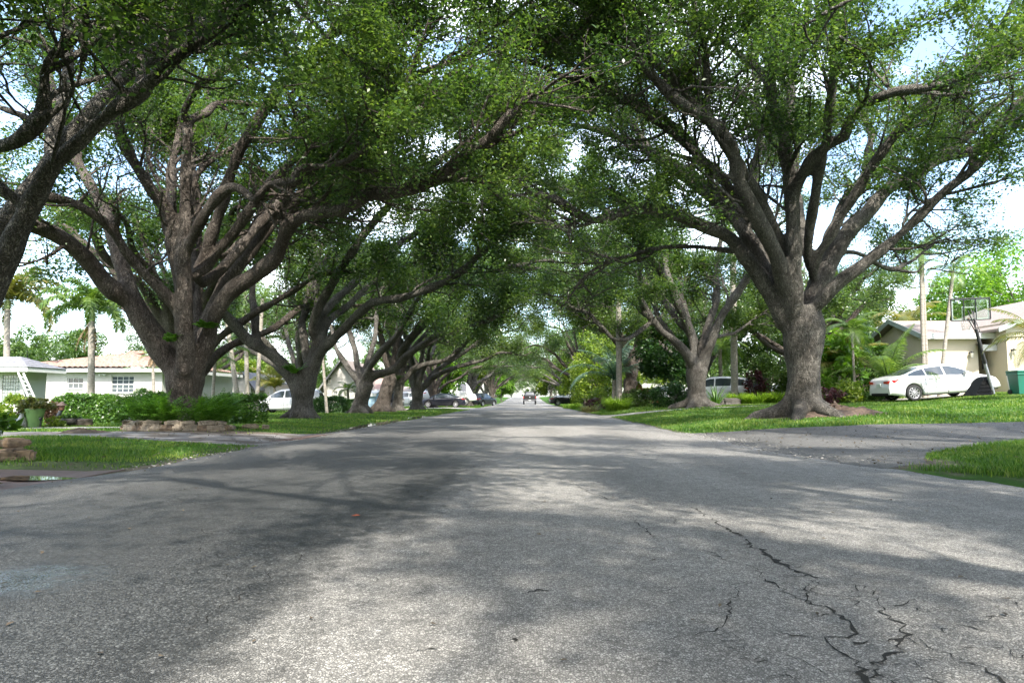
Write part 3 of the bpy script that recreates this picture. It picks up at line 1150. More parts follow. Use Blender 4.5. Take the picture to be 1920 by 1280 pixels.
def traced_tree(name, label, base, trunk, limbs, depth, seed, nleaf, lsize, spec=OAKSPEC, mats=(BARK, LEAF), group=None, t0=0.3, zmin=4.0, zmax=14, spread=0.15, flare=None, tail=2.2, voxel=0.045, keep=None, roots=6):
    """An old oak: the limbs the photo shows, each at its own depth, then grown on into branches, twigs and leaves."""
    T = Tree(seed, zmin, zmax)
    s = FPX / depth
    base = np.array(base, float)
    tp = [np.array(P(a[0], a[1], depth + (a[3] if len(a) > 3 else 0))) for a in trunk]
    tr = [a[2] / s for a in trunk]
    tp[0][2] = base[2] - 0.15
    T.limb(tp, tr)
    flares = []
    for q in range(roots):
        a = 2 * math.pi * q / roots + T.r.uniform(-.3, .3)
        d = np.array([math.cos(a), math.sin(a), 0])
        r0 = tr[0] * 0.5
        p0 = tp[0] + d * tr[0] * 0.45 + np.array([0, 0, 0.6])
        p1 = base + d * tr[0] * 0.95 + np.array([0, 0, 0.18])
        p2 = base + d * tr[0] * (1.5 + T.r.uniform(0, .5) + (flare or 0) * T.r.uniform(.3, 1)) + np.array([0, 0, -0.03])
        p3 = base + d * tr[0] * (2.0 + (flare or 0) * 1.3) + np.array([0, 0, -0.16])
        flares.append(([p0, p1, p2, p3], [r0 * 0.9, r0 * 0.85, r0 * 0.5, r0 * 0.25]))
    for lm in limbs:
        pts = [np.array(P(a[0], a[1], depth + a[2])) if 'w' not in lm else np.array(a, float) for a in lm['p']]
        r0, r1 = lm['r'][0] * .74, lm['r'][1] * .78
        n = len(pts)
        rad = [(r1 + (r0 - r1) * (1 - i / (n - 1)) ** 1.6) / s for i in range(n)]
        # root the limb inside the wood it leaves
        best = None
        for (pp, qq) in T.big:
            if qq[0] < 0.07 or len(pp) < 4:
                continue
            dd = np.linalg.norm(pp - pts[0], axis=1)
            i = int(dd.argmin())
            if best is None or dd[i] < best[0]:
                best = (dd[i], pp, i)
        if best is not None and best[0] < 1.2:
            i, back = best[2], 0.0
            want = 0.35 + rad[0] * 2.2
            while i > 1 and back < want:
                back += np.linalg.norm(best[1][i] - best[1][i - 1])
                i -= 1
            if np.linalg.norm(best[1][i] - pts[0]) > .15:
                pts = [best[1][i]] + pts
                rad = [rad[0] * .62] + [rad[0] * .92] + rad[1:]
        p, q = T.limb(pts, rad)
        T.children(p, q, 0, spec, lm.get('t0', t0))
        tl = lm.get('tail', tail)
        if tl:
            d = p[-1] - p[-4]
            T.grow(p[-1], d, tl, max(q[-1] * 0.9, 0.02), 1, spec)
            T.grow(p[-1], d + T.r.normal(0, .4, 3) * np.linalg.norm(d), tl * .8, max(q[-1] * 0.6, 0.02), 1, spec)
    for a, c in flares:
        T.limb(a, c)
    root = thing(name, label, 'tree', tuple(base), group)
    obj('trunk', T.trunk_mesh('trunk', base, voxel), mats[0], root)
    obj('crown', T.leaf_mesh('crown', nleaf, lsize, base, spread, keep=keep), mats[1], root)
    return root, T


def px_limb(s, pts, r, **k):
    d = {'p': pts, 'r': r}
    d.update(k)
    return d


def c1(x, y, d): return (x * .4688, y * .4688, d)           # crop at the picture's top left
def c2(x, y, d): return (500 + x * .4688, y * .4688, d)
def c3(x, y, d): return (1000 + x * .4686, y * .4686, d)
def c4(x, y, d): return (1400 + x * .4689, y * .4689, d)


# --- the big right oak
r1_limbs = [
    dict(r=(24, 9), p=[c3(1010, 1280, 0), c3(930, 1150, -.1), c3(870, 1050, -.3), c3(790, 960, -.5), c3(700, 910, -.8), c3(590, 870, -1.1), c3(450, 835, -1.6), c3(330, 855, -2), c3(240, 885, -2.3), c3(170, 850, -2.6), c3(90, 800, -2.9), c3(0, 775, -3.2)]),
    dict(r=(9, 5), p=[c3(830, 1010, -.3), c3(760, 1000, .3), c3(640, 985, .9), c3(500, 990, 1.3), c3(400, 1020, 1.7), c3(310, 1050, 2), c3(240, 1080, 2.2), c3(180, 1140, 2.4)], tail=1.2, t0=.5),
    dict(r=(22, 10), p=[c3(1010, 1250, .2), c3(930, 1080, .3), c3(850, 930, .6), c3(730, 800, 1.0), c3(650, 740, 1.3), c3(560, 680, 1.6), c3(480, 630, 1.9), c3(450, 580, 2.1), c3(400, 500, 2.4), c3(345, 420, 2.8), c3(300, 370, 3.1)]),
    dict(r=(12, 7), p=[c3(710, 775, 1.0), c3(705, 690, .7), c3(630, 580, .2), c3(560, 500, -.3), c3(450, 430, -.9), c3(340, 370, -1.4), c3(200, 310, -2)]),
    dict(r=(23, 10), p=[c3(1015, 1210, -.2), c3(1000, 1100, -.6), c3(950, 980, -1.1), c3(890, 860, -1.6), c3(830, 720, -2.2), c3(800, 600, -2.7), c3(760, 530, -3.0), c3(690, 470, -3.3), c3(600, 420, -3.7), c3(500, 330, -4.2), c3(430, 250, -4.6)]),
    dict(r=(10, 6), p=[c3(700, 475, -3.3), c3(690, 330, -3.5), c3(690, 200, -3.8), c3(660, 120, -4), c3(640, 0, -4.2)]),
    dict(r=(21, 15), p=[c3(1045, 1250, -.3), c3(1043, 1100, -.6), c3(1043, 900, -1.0), c3(1025, 720, -1.3), c3(1000, 590, -1.6)], tail=0, t0=.6),
    dict(r=(15, 7), p=[c4(150, 560, -1.6), c4(110, 450, -1.9), c4(100, 340, -2.2), c4(112, 200, -2.6), c4(105, 90, -2.9), c4(90, -20, -3.2)]),
    dict(r=(15, 8), p=[c4(150, 560, -1.6), c4(172, 470, -1.3), c4(180, 300, -1.0), c4(210, 180, -.6), c4(240, 50, -.3), c4(262, -40, 0)]),
    dict(r=(12, 5), p=[c4(98, 360, -2.2), c4(40, 270, -2.0), c4(0, 240, -1.7), c3(770, 180, -1.2), c3(680, 100, -.8), c3(620, 40, -.5)]),
    dict(r=(17, 7), p=[c4(180, 800, -1.2), c4(230, 690, -1.7), c4(300, 600, -2.2), c4(390, 545, -2.6), c4(405, 490, -2.9), c4(480, 415, -3.3), c4(600, 370, -3.8), c4(740, 355, -4.3), c4(850, 320, -4.8), c4(960, 255, -5.2), c4(1050, 215, -5.6), c4(1150, 190, -6)], t0=.45),
    dict(r=(25, 9), p=[c4(240, 1240, .1), c4(310, 1090, .2), c4(380, 960, .3), c4(480, 850, .5), c4(580, 750, .7), c4(700, 680, .9), c4(800, 605, 1.1), c4(860, 560, 1.2), c4(940, 470, 1.4), c4(1040, 400, 1.6), c4(1150, 330, 1.8)], t0=.55),
    dict(r=(15, 9), p=[c4(760, 645, 1.0), c4(860, 615, .6), c4(950, 585, .2), c4(1000, 520, -.1), c4(1060, 440, -.4), c4(1120, 380, -.7), c4(1200, 330, -1)], t0=.4),
    dict(r=(8, 5), p=[c4(800, 590, 1.1), c4(850, 500, .8), c4(910, 430, .5), c4(960, 395, .3)], tail=1),
    dict(r=(20, 9), p=[c4(250, 1270, -.2), c4(300, 1200, -.4), c4(380, 1120, -.7), c4(500, 1030, -1.0), c4(620, 930, -1.3), c4(720, 830, -1.6), c4(820, 740, -1.9), c4(890, 690, -2.1)], t0=.55),
    dict(r=(19, 10), p=[c4(230, 1230, .5), c4(300, 1050, 1.0), c4(330, 950, 1.5), c4(370, 850, 2.0), c4(400, 790, 2.4), c4(470, 705, 2.8), c4(490, 600, 3.2), c4(500, 520, 3.6), c4(460, 470, 4)], t0=.4),
    dict(r=(12, 7), p=[c4(470, 710, 2.8), c4(540, 690, 3.4), c4(600, 640, 3.9), c4(690, 640, 4.6), c4(790, 600, 5.2)], tail=2.5),
    dict(r=(17, 8), p=[c3(960, 1100, .6), c3(900, 860, 1.4), c3(880, 700, 2), c3(910, 560, 2.7), c3(890, 440, 3.3), c3(900, 300, 4)], t0=.4),
    dict(r=(9, 5), p=[c4(430, 1010, 1.2), c4(560, 1070, 2.2), c4(650, 1050, 3), c4(740, 980, 3.8)], tail=1.6, t0=.5),
]
r1_limbs += [
    dict(w=1, r=(14, 6), p=[(7.5, 19.8, 4.8), (5.2, 18.9, 7.2), (2.8, 18.2, 8.8), (.6, 17.8, 9.6)], t0=.4, tail=2.6),
    dict(w=1, r=(13, 6), p=[(8.4, 19.6, 5), (9.8, 18, 7.8), (11.4, 16.8, 9.2), (13, 16, 9.8)], t0=.4, tail=2.6),
    dict(w=1, r=(17, 6), p=[(7.4, 19.6, 5.0), (5.2, 17.8, 7.6), (2.6, 16.4, 9.6), (0, 15.2, 10.8), (-2.4, 14.2, 11.4)], t0=.4, tail=3),
    dict(w=1, r=(15, 6), p=[(7.6, 20.4, 5.2), (5.6, 22.5, 8.2), (3.0, 24.4, 10.4), (0, 26, 11.6), (-2.5, 27, 12)], t0=.35, tail=3),
    dict(w=1, r=(14, 6), p=[(8, 19.4, 5.4), (7.6, 16.8, 8.4), (6.6, 14.4, 10.2), (5.2, 12.4, 11.2)], t0=.4, tail=2.6),
    dict(w=1, r=(14, 6), p=[(8.4, 20.6, 5.2), (9.5, 24, 8.8), (11, 27, 11.2), (12.4, 30, 12.4)], t0=.35, tail=3),
]
b1 = (P(1507, 770, 20).x, 20, H(P(1507, 770, 20).x, 20))
traced_tree('live_oak', 'big live oak with thick flared trunk beside the white sedan on the right lawn', b1,
            [(1507, 800, 36), (1507, 745, 33), (1505, 690, 30), (1506, 640, 33), (1508, 605, 37), (1506, 575, 30)], r1_limbs, 20, 3, 265000, 0.1, flare=0.75, group='live oaks arching over the street', roots=8)

# --- the big left oak in the fern bed
l1_limbs = [
    dict(r=(32, 12), p=[(336, 705, -.1), (302, 652, -.2), (270, 602, -.4), (246, 555, -.5), (231, 505, -.4), (215, 455, -.2), (198, 410, .2), (180, 368, .6), (150, 310, 1.1), (120, 250, 1.7), (95, 170, 2.3)], t0=.5),
    dict(r=(25, 15), p=[(246, 566, -.5), (213, 545, -.8), (188, 522, -1.0), (162, 488, -1.3), (125, 452, -1.7), (70, 425, -2.1), (15, 412, -2.5), (-60, 390, -3)], t0=.45),
    dict(r=(17, 9), p=[(342, 605, -.5), (312, 555, -.9), (275, 515, -1.2), (235, 470, -1.5), (200, 420, -1.8), (150, 385, -2.2), (100, 370, -2.6), (30, 362, -3.1), (-40, 350, -3.6)], t0=.4),
    dict(r=(26, 10), p=[(347, 690, -.4), (346, 600, -.7), (344, 500, -.9), (345, 400, -1.0), (348, 310, -1.2), (352, 240, -1.3)], tail=0, t0=.7),
    dict(r=(14, 9), p=[(362, 640, .5), (371, 600, .8), (374, 535, 1.1), (391, 477, 1.4), (440, 440, 1.9), (475, 432, 2.4), (540, 400, 3.2)], t0=.5),
    dict(r=(11, 6), p=[(350, 235, -1.3), (345, 210, -1.5), (372, 165, -1.9), (395, 148, -2.2), (430, 125, -2.6), (455, 108, -3)]),
    dict(r=(11, 6), p=[(355, 225, -1.3), (385, 210, -1.0), (410, 190, -.7), (470, 195, -.2), (530, 200, .3), (575, 200, .7)]),
    dict(r=(20, 11), p=[(345, 560, -.6), (330, 480, -.8), (315, 400, -1.1), (285, 360, -1.4), (255, 310, -1.7), (235, 270, -2), (222, 230, -2.2), (215, 150, -2.6), (230, 60, -3)]),
    dict(r=(16, 9), p=[(350, 600, .8), (325, 450, 1.2), (322, 330, 1.6), (332, 260, 2), (340, 170, 2.5), (350, 60, 3)], t0=.4),
    dict(r=(24, 12), p=[(372, 690, -.1), (385, 640, -.2), (400, 596, -.4), (437, 543, -.7), (480, 513, -1.0), (517, 481, -1.3), (539, 429, -1.7), (572, 403, -2.0), (640, 394, -2.4), (690, 362, -2.7), (730, 362, -3.0), (790, 350, -3.4), (840, 320, -3.8), (890, 280, -4.2)], t0=.45),
    dict(r=(24, 11), p=[(370, 680, .4), (393, 600, .8), (422, 535, 1.1), (459, 484, 1.4), (499, 433, 1.7), (538, 384, 2.1), (600, 356, 2.6), (650, 340, 3.0), (700, 322, 3.4), (750, 325, 3.8), (810, 330, 4.2)], t0=.45),
    dict(r=(13, 7), p=[(347, 480, -.9), (370, 430, -1.3), (417, 361, -1.8), (445, 352, -2), (478, 375, -2.3), (506, 347, -2.6), (558, 338, -3), (570, 314, -3.2), (640, 305, -3.7), (685, 280, -4.2), (760, 230, -4.8)], t0=.35),
    dict(r=(11, 6), p=[(352, 400, .2), (366, 328, .5), (408, 291, .8), (469, 262, 1.2), (530, 262, 1.6), (586, 253, 2), (640, 230, 2.4)], t0=.35),
    dict(r=(14, 8), p=[(362, 560, 1.2), (372, 460, 1.7), (370, 370, 2.2), (360, 280, 2.7), (385, 200, 3.2), (400, 100, 3.8)], t0=.4),
    dict(r=(13, 8), p=[(365, 600, 1.0), (385, 480, 1.8), (420, 480, 2.4), (465, 435, 3), (510, 380, 3.6), (590, 300, 4.2), (660, 220, 4.8)], t0=.35),
]
l1_limbs += [
    dict(w=1, r=(15, 6), p=[(-8.3, 17.6, 4.2), (-6, 16.8, 6.6), (-3.6, 16.2, 8.2), (-1.2, 15.8, 9.0), (1, 15.5, 9.2)], t0=.4, tail=2.6),
    dict(w=1, r=(17, 6), p=[(-8.4, 17.7, 4.4), (-6.6, 16.2, 7.4), (-4, 15.2, 9.6), (-1.4, 14.4, 10.8), (.8, 13.8, 11.2)], t0=.4, tail=3),
    dict(w=1, r=(15, 6), p=[(-8.4, 18.4, 4.2), (-6.4, 20.4, 7.8), (-3.8, 22.4, 10.2), (-1, 24, 11.4), (1.4, 25, 11.8)], t0=.35, tail=3),
    dict(w=1, r=(13, 6), p=[(-9, 18.4, 4.6), (-10.4, 21, 8.2), (-11.8, 24, 10.6), (-13, 27, 12)], t0=.35, tail=3),
]
b2 = (P(345, 780, 18).x, 18, H(P(345, 780, 18).x, 18))
traced_tree('live_oak', 'big live oak with reddish lower trunk rising out of the left fern bed', b2,
            [(345, 800, 38), (346, 745, 34), (347, 715, 36), (348, 690, 34), (350, 665, 24)], l1_limbs, 18, 5, 265000, 0.096, group='live oaks arching over the street', mats=(BARK2, LEAF))

# --- the near oak leaning in at the left edge
l0_limbs = [
    dict(r=(38, 24), p=[(-95, 700, 0), (-50, 610, 0), (0, 505, -.1), (40, 420, -.2), (75, 355, -.3), (105, 305, -.4)], tail=0, t0=.9),
    dict(r=(24, 12), p=[(95, 322, -.4), (150, 265, -.5), (215, 205, -.6), (262, 176, -.7), (300, 125, -.9), (350, 92, -1.1), (410, 60, -1.3), (470, 0, -1.5)], t0=.5),
    dict(r=(15, 10), p=[(258, 180, -.7), (262, 105, -.5), (266, 30, -.3), (255, -40, 0)], t0=.4),
    dict(r=(20, 14), p=[(95, 315, -.3), (92, 272, 0), (120, 185, .4), (126, 112, .8), (118, 30, 1.2), (100, -60, 1.6)], t0=.5),
    dict(r=(19, 12), p=[(-60, 290, -.6), (0, 272, -.8), (37, 262, -.9), (84, 216, -1.0), (89, 140, -1.2), (108, 103, -1.3), (145, 58, -1.5), (162, -10, -1.7), (175, -80, -1.9)], t0=.4),
    dict(r=(8, 4), p=[(150, 62, -1.5), (215, 37, -1.7), (248, 9, -1.9), (330, -20, -2.1)], t0=.3),
    dict(r=(10, 6), p=[(84, 75, -1.2), (55, 30, -1.0), (20, -30, -.8)], t0=.3),
    dict(r=(10, 6), p=[(-60, 165, 1), (-5, 197, .8), (61, 225, .6), (88, 250, .4)], t0=.5, tail=0),
    dict(r=(30, 12), p=[(-110, 680, .3), (-160, 540, .6), (-230, 380, 1.0), (-320, 230, 1.4), (-400, 100, 1.8)], t0=.5),
    dict(r=(26, 10), p=[(-100, 700, -.3), (-150, 520, -.8), (-170, 350, -1.5), (-140, 150, -2.2), (-100, -60, -2.8)], t0=.5),
]
l0_limbs += [
    dict(w=1, r=(26, 9), p=[(-8.0, 10.2, 3.4), (-6.2, 11, 6.6), (-4, 12, 8.4), (-1.6, 12.8, 9.2), (.6, 13.4, 9.5)], t0=.45, tail=3),
]
b0 = (P(-120, 820, 10).x, 10, H(P(-120, 820, 10).x, 10))
traced_tree('live_oak', 'near live oak leaning in from the left edge with dark bare limbs', b0,
            [(-118, 860, 52), (-112, 780, 46), (-98, 700, 42)], l0_limbs, 10, 8, 130000, 0.075, group='live oaks arching over the street', zmin=5.2, tail=2.0,
            keep=lambda m: m[:, 2] > 5.0)


# --- mid-distance oaks whose limbs the photo shows
def z2(x, y, d): return (400 + x * .25, 560 + y * .25, d)
def z4(x, y, d): return (1080 + x * .25, 480 + y * .25, d)


MID = [(0.62, 1.5, 3.6, 48), (0.45, 0.8, 1.8, 50), (0.3, 0.4, 0.9, 50)]
l2_limbs = [
    dict(r=(19, 11), p=[z2(610, 660, 0), z2(520, 500, -.2), z2(420, 410, -.4), z2(290, 330, -.6), z2(180, 220, -.9), z2(100, 130, -1.2), z2(20, 60, -1.5)], t0=.7, tail=1.5),
    dict(r=(13, 8), p=[z2(340, 350, -.5), z2(310, 180, 0), z2(300, 50, .4), z2(290, -80, .8), z2(330, -300, 1.5)], t0=.5),
    dict(r=(17, 10), p=[z2(720, 560, .2), z2(770, 380, .5), z2(820, 180, .8), z2(790, 60, 1.1), z2(760, -80, 1.5), z2(780, -300, 2.2)], t0=.5),
    dict(r=(17, 8), p=[z2(740, 560, 0), z2(800, 410, -.3), z2(900, 310, -.6), z2(1000, 200, -1), z2(1080, 115, -1.4), z2(1200, 30, -1.8), z2(1400, 0, -2.4), z2(1600, -70, -3), z2(1850, -200, -3.8), z2(2000, -350, -4.5)], t0=.45),
    dict(r=(13, 8), p=[z2(690, 420, .6), z2(670, 200, .9), z2(690, 80, 1.2), z2(740, -240, 1.8), z2(760, -480, 2.4)], t0=.5),
    dict(r=(14, 7), p=[z2(780, 420, .8), z2(860, 180, 1.6), z2(1000, 60, 2.4), z2(1200, -120, 3.2), z2(1480, -260, 4)], t0=.45),
]
l2_limbs += [
    dict(w=1, r=(13, 6), p=[(-8.6, 28, 4.2), (-6, 26.5, 7.6), (-3, 25, 9.8), (0, 24, 10.8)], t0=.35, tail=3),
    dict(w=1, r=(13, 6), p=[(-8.4, 28.5, 4.4), (-5.6, 31, 8), (-2.6, 33, 10), (.6, 34, 10.8)], t0=.35, tail=3)]
bl2 = (P(566, 786, 28).x, 28, H(P(566, 786, 28).x, 28))
traced_tree('live_oak', 'live oak with an epiphyte clump in its low fork in front of the white minivan', bl2,
            [(568, 800, 21), (568, 755, 19), (572, 715, 22), (570, 690, 22)], l2_limbs, 28, 21, 165000, 0.12, MID, group='live oaks arching over the street', voxel=0.06, spread=.24)
l3_limbs = [
    dict(r=(10, 5), p=[z2(1090, 640, 0), z2(1010, 520, .3), z2(940, 410, .6), z2(915, 350, .9), z2(880, 200, 1.5)], t0=.6),
    dict(r=(10, 6), p=[z2(1100, 620, .3), z2(1065, 400, .8), z2(1030, 280, 1.2), z2(1000, 180, 1.6), z2(1040, -60, 2.4)], t0=.5),
    dict(r=(11, 6), p=[z2(1130, 600, -.2), z2(1220, 450, -.6), z2(1330, 330, -1), z2(1420, 200, -1.4), z2(1500, 50, -1.9), z2(1600, -150, -2.5)], t0=.5),
    dict(r=(13, 6), p=[z2(1130, 680, 0), z2(1200, 580, 0), z2(1350, 530, -.2), z2(1430, 450, -.4), z2(1560, 350, -.7), z2(1700, 265, -1.1), z2(1920, 210, -1.6), z2(2150, 120, -2.2)], t0=.5),
    dict(r=(8, 5), p=[z2(1140, 520, .8), z2(1210, 300, 1.8), z2(1230, 60, 2.8), z2(1300, -200, 3.8)], t0=.4),
]
bl3 = (P(676, 782, 38).x, 38, H(P(676, 782, 38).x, 38))
traced_tree('live_oak', 'dark leaning live oak hiding a parked white car on the left verge', bl3,
            [(672, 792, 15), (677, 750, 13.5), (688, 718, 15)], l3_limbs, 38, 22, 75000, 0.14, MID, group='live oaks arching over the street', voxel=0.07, spread=.28)
l5_limbs = [
    dict(r=(9, 5.5), p=[(752, 712, 0), (760, 708, 0), (775, 692, 0), (800, 682, -.2), (837, 675, -.5), (857, 660, -.8), (875, 640, -1.2), (900, 612, -1.8), (930, 590, -2.4)], t0=.5),
    dict(r=(9, 5), p=[(750, 715, .5), (745, 670, .8), (752, 620, 1.2), (770, 560, 1.8), (800, 500, 2.6)], t0=.4),
    dict(r=(8, 5), p=[(752, 705, .2), (770, 660, .6), (800, 625, 1.2), (840, 590, 2), (880, 540, 3)], t0=.4),
    dict(r=(8, 5), p=[(748, 710, -.2), (725, 660, -.6), (705, 600, -1.2), (690, 540, -2)], t0=.4),
]
l5_limbs += [
    dict(w=1, r=(11, 5), p=[(-8.7, 48.5, 4.2), (-6, 47, 7.4), (-3, 46, 9.2), (.4, 45, 9.8)], t0=.3, tail=3),
    dict(w=1, r=(10, 5), p=[(-8.7, 49, 4.4), (-5.6, 52, 8.4), (-2.4, 54, 10.6), (.8, 55, 11.2)], t0=.3, tail=3)]
bl5 = (P(745, 771, 48).x, 48, H(P(745, 771, 48).x, 48))
traced_tree('live_oak', 'upright live oak sending one long low limb over the road toward the black sedan', bl5,
            [(745, 782, 11), (746, 745, 10), (750, 712, 10)], l5_limbs, 48, 23, 80000, 0.16, MID, group='live oaks arching over the street', voxel=0.08, spread=.3)
l4_limbs = [
    dict(r=(10, 5), p=[(733, 705, 0), (748, 685, 0), (780, 655, -.4), (815, 640, -1), (860, 610, -1.8), (905, 570, -2.8)], t0=.5),
    dict(r=(9, 5), p=[(732, 705, .4), (742, 650, .8), (760, 590, 1.4), (790, 520, 2.2)], t0=.4),
    dict(r=(8, 5), p=[(730, 705, -.3), (715, 640, -.8), (700, 570, -1.4), (670, 500, -2)], t0=.4),
]
bl4 = (P(716, 772, 44).x, 44, H(P(716, 772, 44).x, 44))
traced_tree('live_oak', 'slanting thick live oak trunk between two straighter oaks on the left verge', bl4,
            [(715, 784, 16), (721, 745, 13.5), (733, 705, 13)], l4_limbs, 44, 24, 60000, 0.16, MID, group='live oaks arching over the street', voxel=0.08, spread=.3, mats=(BARK2, LEAF))

r2_limbs = [
    dict(r=(13, 6), p=[z4(900, 880, 0), z4(860, 790, -.3), z4(780, 670, -.6), z4(640, 560, -1), z4(540, 420, -1.4), z4(480, 300, -1.8), z4(490, 180, -2.2), z4(470, 0, -2.8)], t0=.55),
    dict(r=(7, 4), p=[z4(570, 500, -1.2), z4(450, 590, -1.6), z4(380, 628, -1.9), z4(280, 625, -2.3), z4(200, 530, -2.7), z4(80, 420, -3.2), z4(0, 400, -3.6)], tail=1, t0=.6),
    dict(r=(9, 5), p=[z4(530, 440, -1.4), z4(400, 320, -1), z4(250, 270, -.5), z4(100, 250, 0), z4(0, 190, .5)], t0=.4),
    dict(r=(12, 7), p=[z4(890, 800, -.2), z4(870, 620, 0), z4(840, 500, .2), z4(770, 290, .5), z4(700, 170, .9), z4(650, -50, 1.5)], t0=.5),
    dict(r=(13, 7), p=[z4(930, 800, .2), z4(960, 640, .4), z4(1000, 500, .6), z4(1050, 350, .8), z4(1060, 250, 1), z4(1050, 100, 1.2), z4(1080, -80, 1.6)], t0=.5),
    dict(r=(14, 8), p=[z4(950, 820, 0), z4(1010, 650, -.2), z4(1050, 540, -.4), z4(1120, 400, -.7), z4(1250, 220, -1.1), z4(1330, 60, -1.6), z4(1420, -100, -2)], t0=.5),
    dict(r=(7, 3.5), p=[z4(1020, 610, .3), z4(1100, 600, .8), z4(1200, 570, 1.4), z4(1330, 470, 2), z4(1450, 400, 2.6)], tail=.8, t0=.6),
    dict(r=(10, 5), p=[z4(860, 800, .8), z4(720, 600, 1.6), z4(620, 450, 2.4), z4(560, 250, 3.2), z4(540, 50, 4)], t0=.4),
]
r2_limbs += [
    dict(w=1, r=(12, 5), p=[(8.6, 36, 4.2), (6.4, 34, 7.6), (3.6, 32, 9.8), (.6, 31, 10.8)], t0=.35, tail=3),
    dict(w=1, r=(12, 5), p=[(8.6, 36.6, 4.4), (6.2, 39, 8), (3, 41, 10), (0, 42, 10.6)], t0=.35, tail=3)]
br2 = (P(1308, 765, 36).x, 36, H(P(1308, 765, 36).x, 36))
traced_tree('live_oak', 'pale forked live oak standing before a white car on the right lawn', br2,
            [(1309, 778, 21), (1308, 745, 18), (1306, 715, 18.5), (1307, 690, 19)], r2_limbs, 36, 31, 130000, 0.135, MID, group='live oaks arching over the street', voxel=0.065, spread=.26, flare=.4)
r3_limbs = [
    dict(r=(10, 6), p=[(1183, 715, 0), (1187, 675, 0), (1198, 630, .3), (1215, 585, .8), (1220, 520, 1.6)], t0=.5),
    dict(r=(10, 6), p=[(1187, 705, .3), (1207, 660, .4), (1225, 620, .6), (1260, 570, 1), (1290, 520, 1.6)], t0=.5),
    dict(r=(8, 4), p=[(1180, 710, -.3), (1165, 660, -.8), (1140, 625, -1.4), (1100, 595, -2.2), (1050, 570, -3)], t0=.4),
    dict(r=(8, 4), p=[(1180, 690, -.6), (1160, 620, -1.5), (1130, 560, -2.5), (1100, 500, -3.5)], t0=.4),
]
r3_limbs += [
    dict(w=1, r=(10, 5), p=[(8, 53, 4.4), (5.4, 50, 7.6), (2.6, 48, 9.4), (-.4, 47, 10)], t0=.3, tail=3),
    dict(w=1, r=(10, 5), p=[(8, 53.6, 4.6), (5.2, 56, 8.4), (2.4, 58, 10.6), (-.6, 59, 11)], t0=.3, tail=3)]
br3 = (P(1180, 745, 53).x, 53, H(P(1180, 745, 53).x, 53))
traced_tree('live_oak', 'twin-stemmed live oak just behind the tall grey palm trunk on the right', br3,
            [(1179, 758, 14), (1180, 735, 12.5), (1183, 712, 13)], r3_limbs, 53, 32, 80000, 0.16, MID, group='live oaks arching over the street', voxel=0.085, spread=.3, mats=(BARK2, LEAF2))


# --- farther oaks of the two rows: three grown forms, copied
def grown_oak(seed, nleaf, lsize, toward=1.0, nl=8, reach=8.0, mats=(BARK, LEAF), h=1.9, tr=0.5, zmin=4.6):
    """toward: +1 leans its long limbs to +x."""
    T = Tree(seed, zmin, 12.5, 0.3)
    r = T.r
    T.limb([(0, 0, -0.2), (0.03, 0, .7), (r.uniform(-.1, .1), 0, h)], [tr * 1.25, tr, tr * 1.02])
    for q in range(5):
        a = 2 * math.pi * q / 5 + r.uniform(-.3, .3)
        d = np.array([math.cos(a), math.sin(a), 0])
        T.limb([d * tr * .5 + np.array([0, 0, .5]), d * tr + np.array([0, 0, .12]), d * tr * 1.9 + np.array([0, 0, -.15])], [tr * .4, tr * .36, tr * .12])
    for i in range(nl):
        a = 2 * math.pi * i / nl + r.uniform(-.3, .3)
        d = np.array([math.cos(a), math.sin(a)])
        side = d[0] * toward
        rc = reach * (0.75 + 0.35 * max(0, side)) * r.uniform(.85, 1.1)
        rise = r.uniform(3.6, 6.5) - 1.2 * max(0, side)
        p = [np.array([d[0] * tr * .3, d[1] * tr * .3, h - .5])]
        for t in (.18, .38, .6, .8, 1.0):
            w = r.normal(0, .28, 3)
            p.append(np.array([d[0] * rc * t, d[1] * rc * t, h + rise * (1 - (1 - t) ** 1.7)]) + w * t)
        r0 = tr * r.uniform(.4, .52)
        pp, qq = T.limb(p, np.linspace(r0, r0 * .32, len(p)))
        T.children(pp, qq, 0, [(0.9, 1.5, 3.3, 48), (0.6, 0.8, 1.7, 50), (0.4, 0.4, 0.9, 50)], .32)
        T.grow(pp[-1], pp[-1] - pp[-4], 2, qq[-1] * .8, 1, [(0.9, 1.5, 3.3, 48), (0.6, 0.8, 1.7, 50), (0.4, 0.4, 0.9, 50)])
    for i in range(4):
        a = r.uniform(0, 6.28)
        d = np.array([math.cos(a), math.sin(a)])
        p = [np.array([0, 0, h - .5])] + [np.array([d[0] * t * 2.6, d[1] * t * 2.6, h + 7.5 * t]) + r.normal(0, .25, 3) * t for t in (.25, .5, .75, 1)]
        r0 = tr * .42
        pp, qq = T.limb(p, np.linspace(r0, r0 * .35, len(p)))
        T.children(pp, qq, 0, [(0.9, 1.5, 3.3, 48), (0.6, 0.8, 1.7, 50), (0.4, 0.4, 0.9, 50)], .35)
    root = thing('live_oak', '', 'tree')
    obj('trunk', T.trunk_mesh('trunk', (0, 0, 0), .07), mats[0], root)
    obj('crown', T.leaf_mesh('crown', nleaf, lsize, (0, 0, 0), .26), mats[1], root)
    return root


protos = [grown_oak(41, 75000, .14), grown_oak(42, 75000, .14, mats=(BARK2, LEAF)), grown_oak(43, 75000, .14, mats=(BARK, LEAF2)), grown_oak(46, 135000, .11, reach=10, nl=11)]
used = [False] * 4
OAKG = 'live oaks arching over the street'


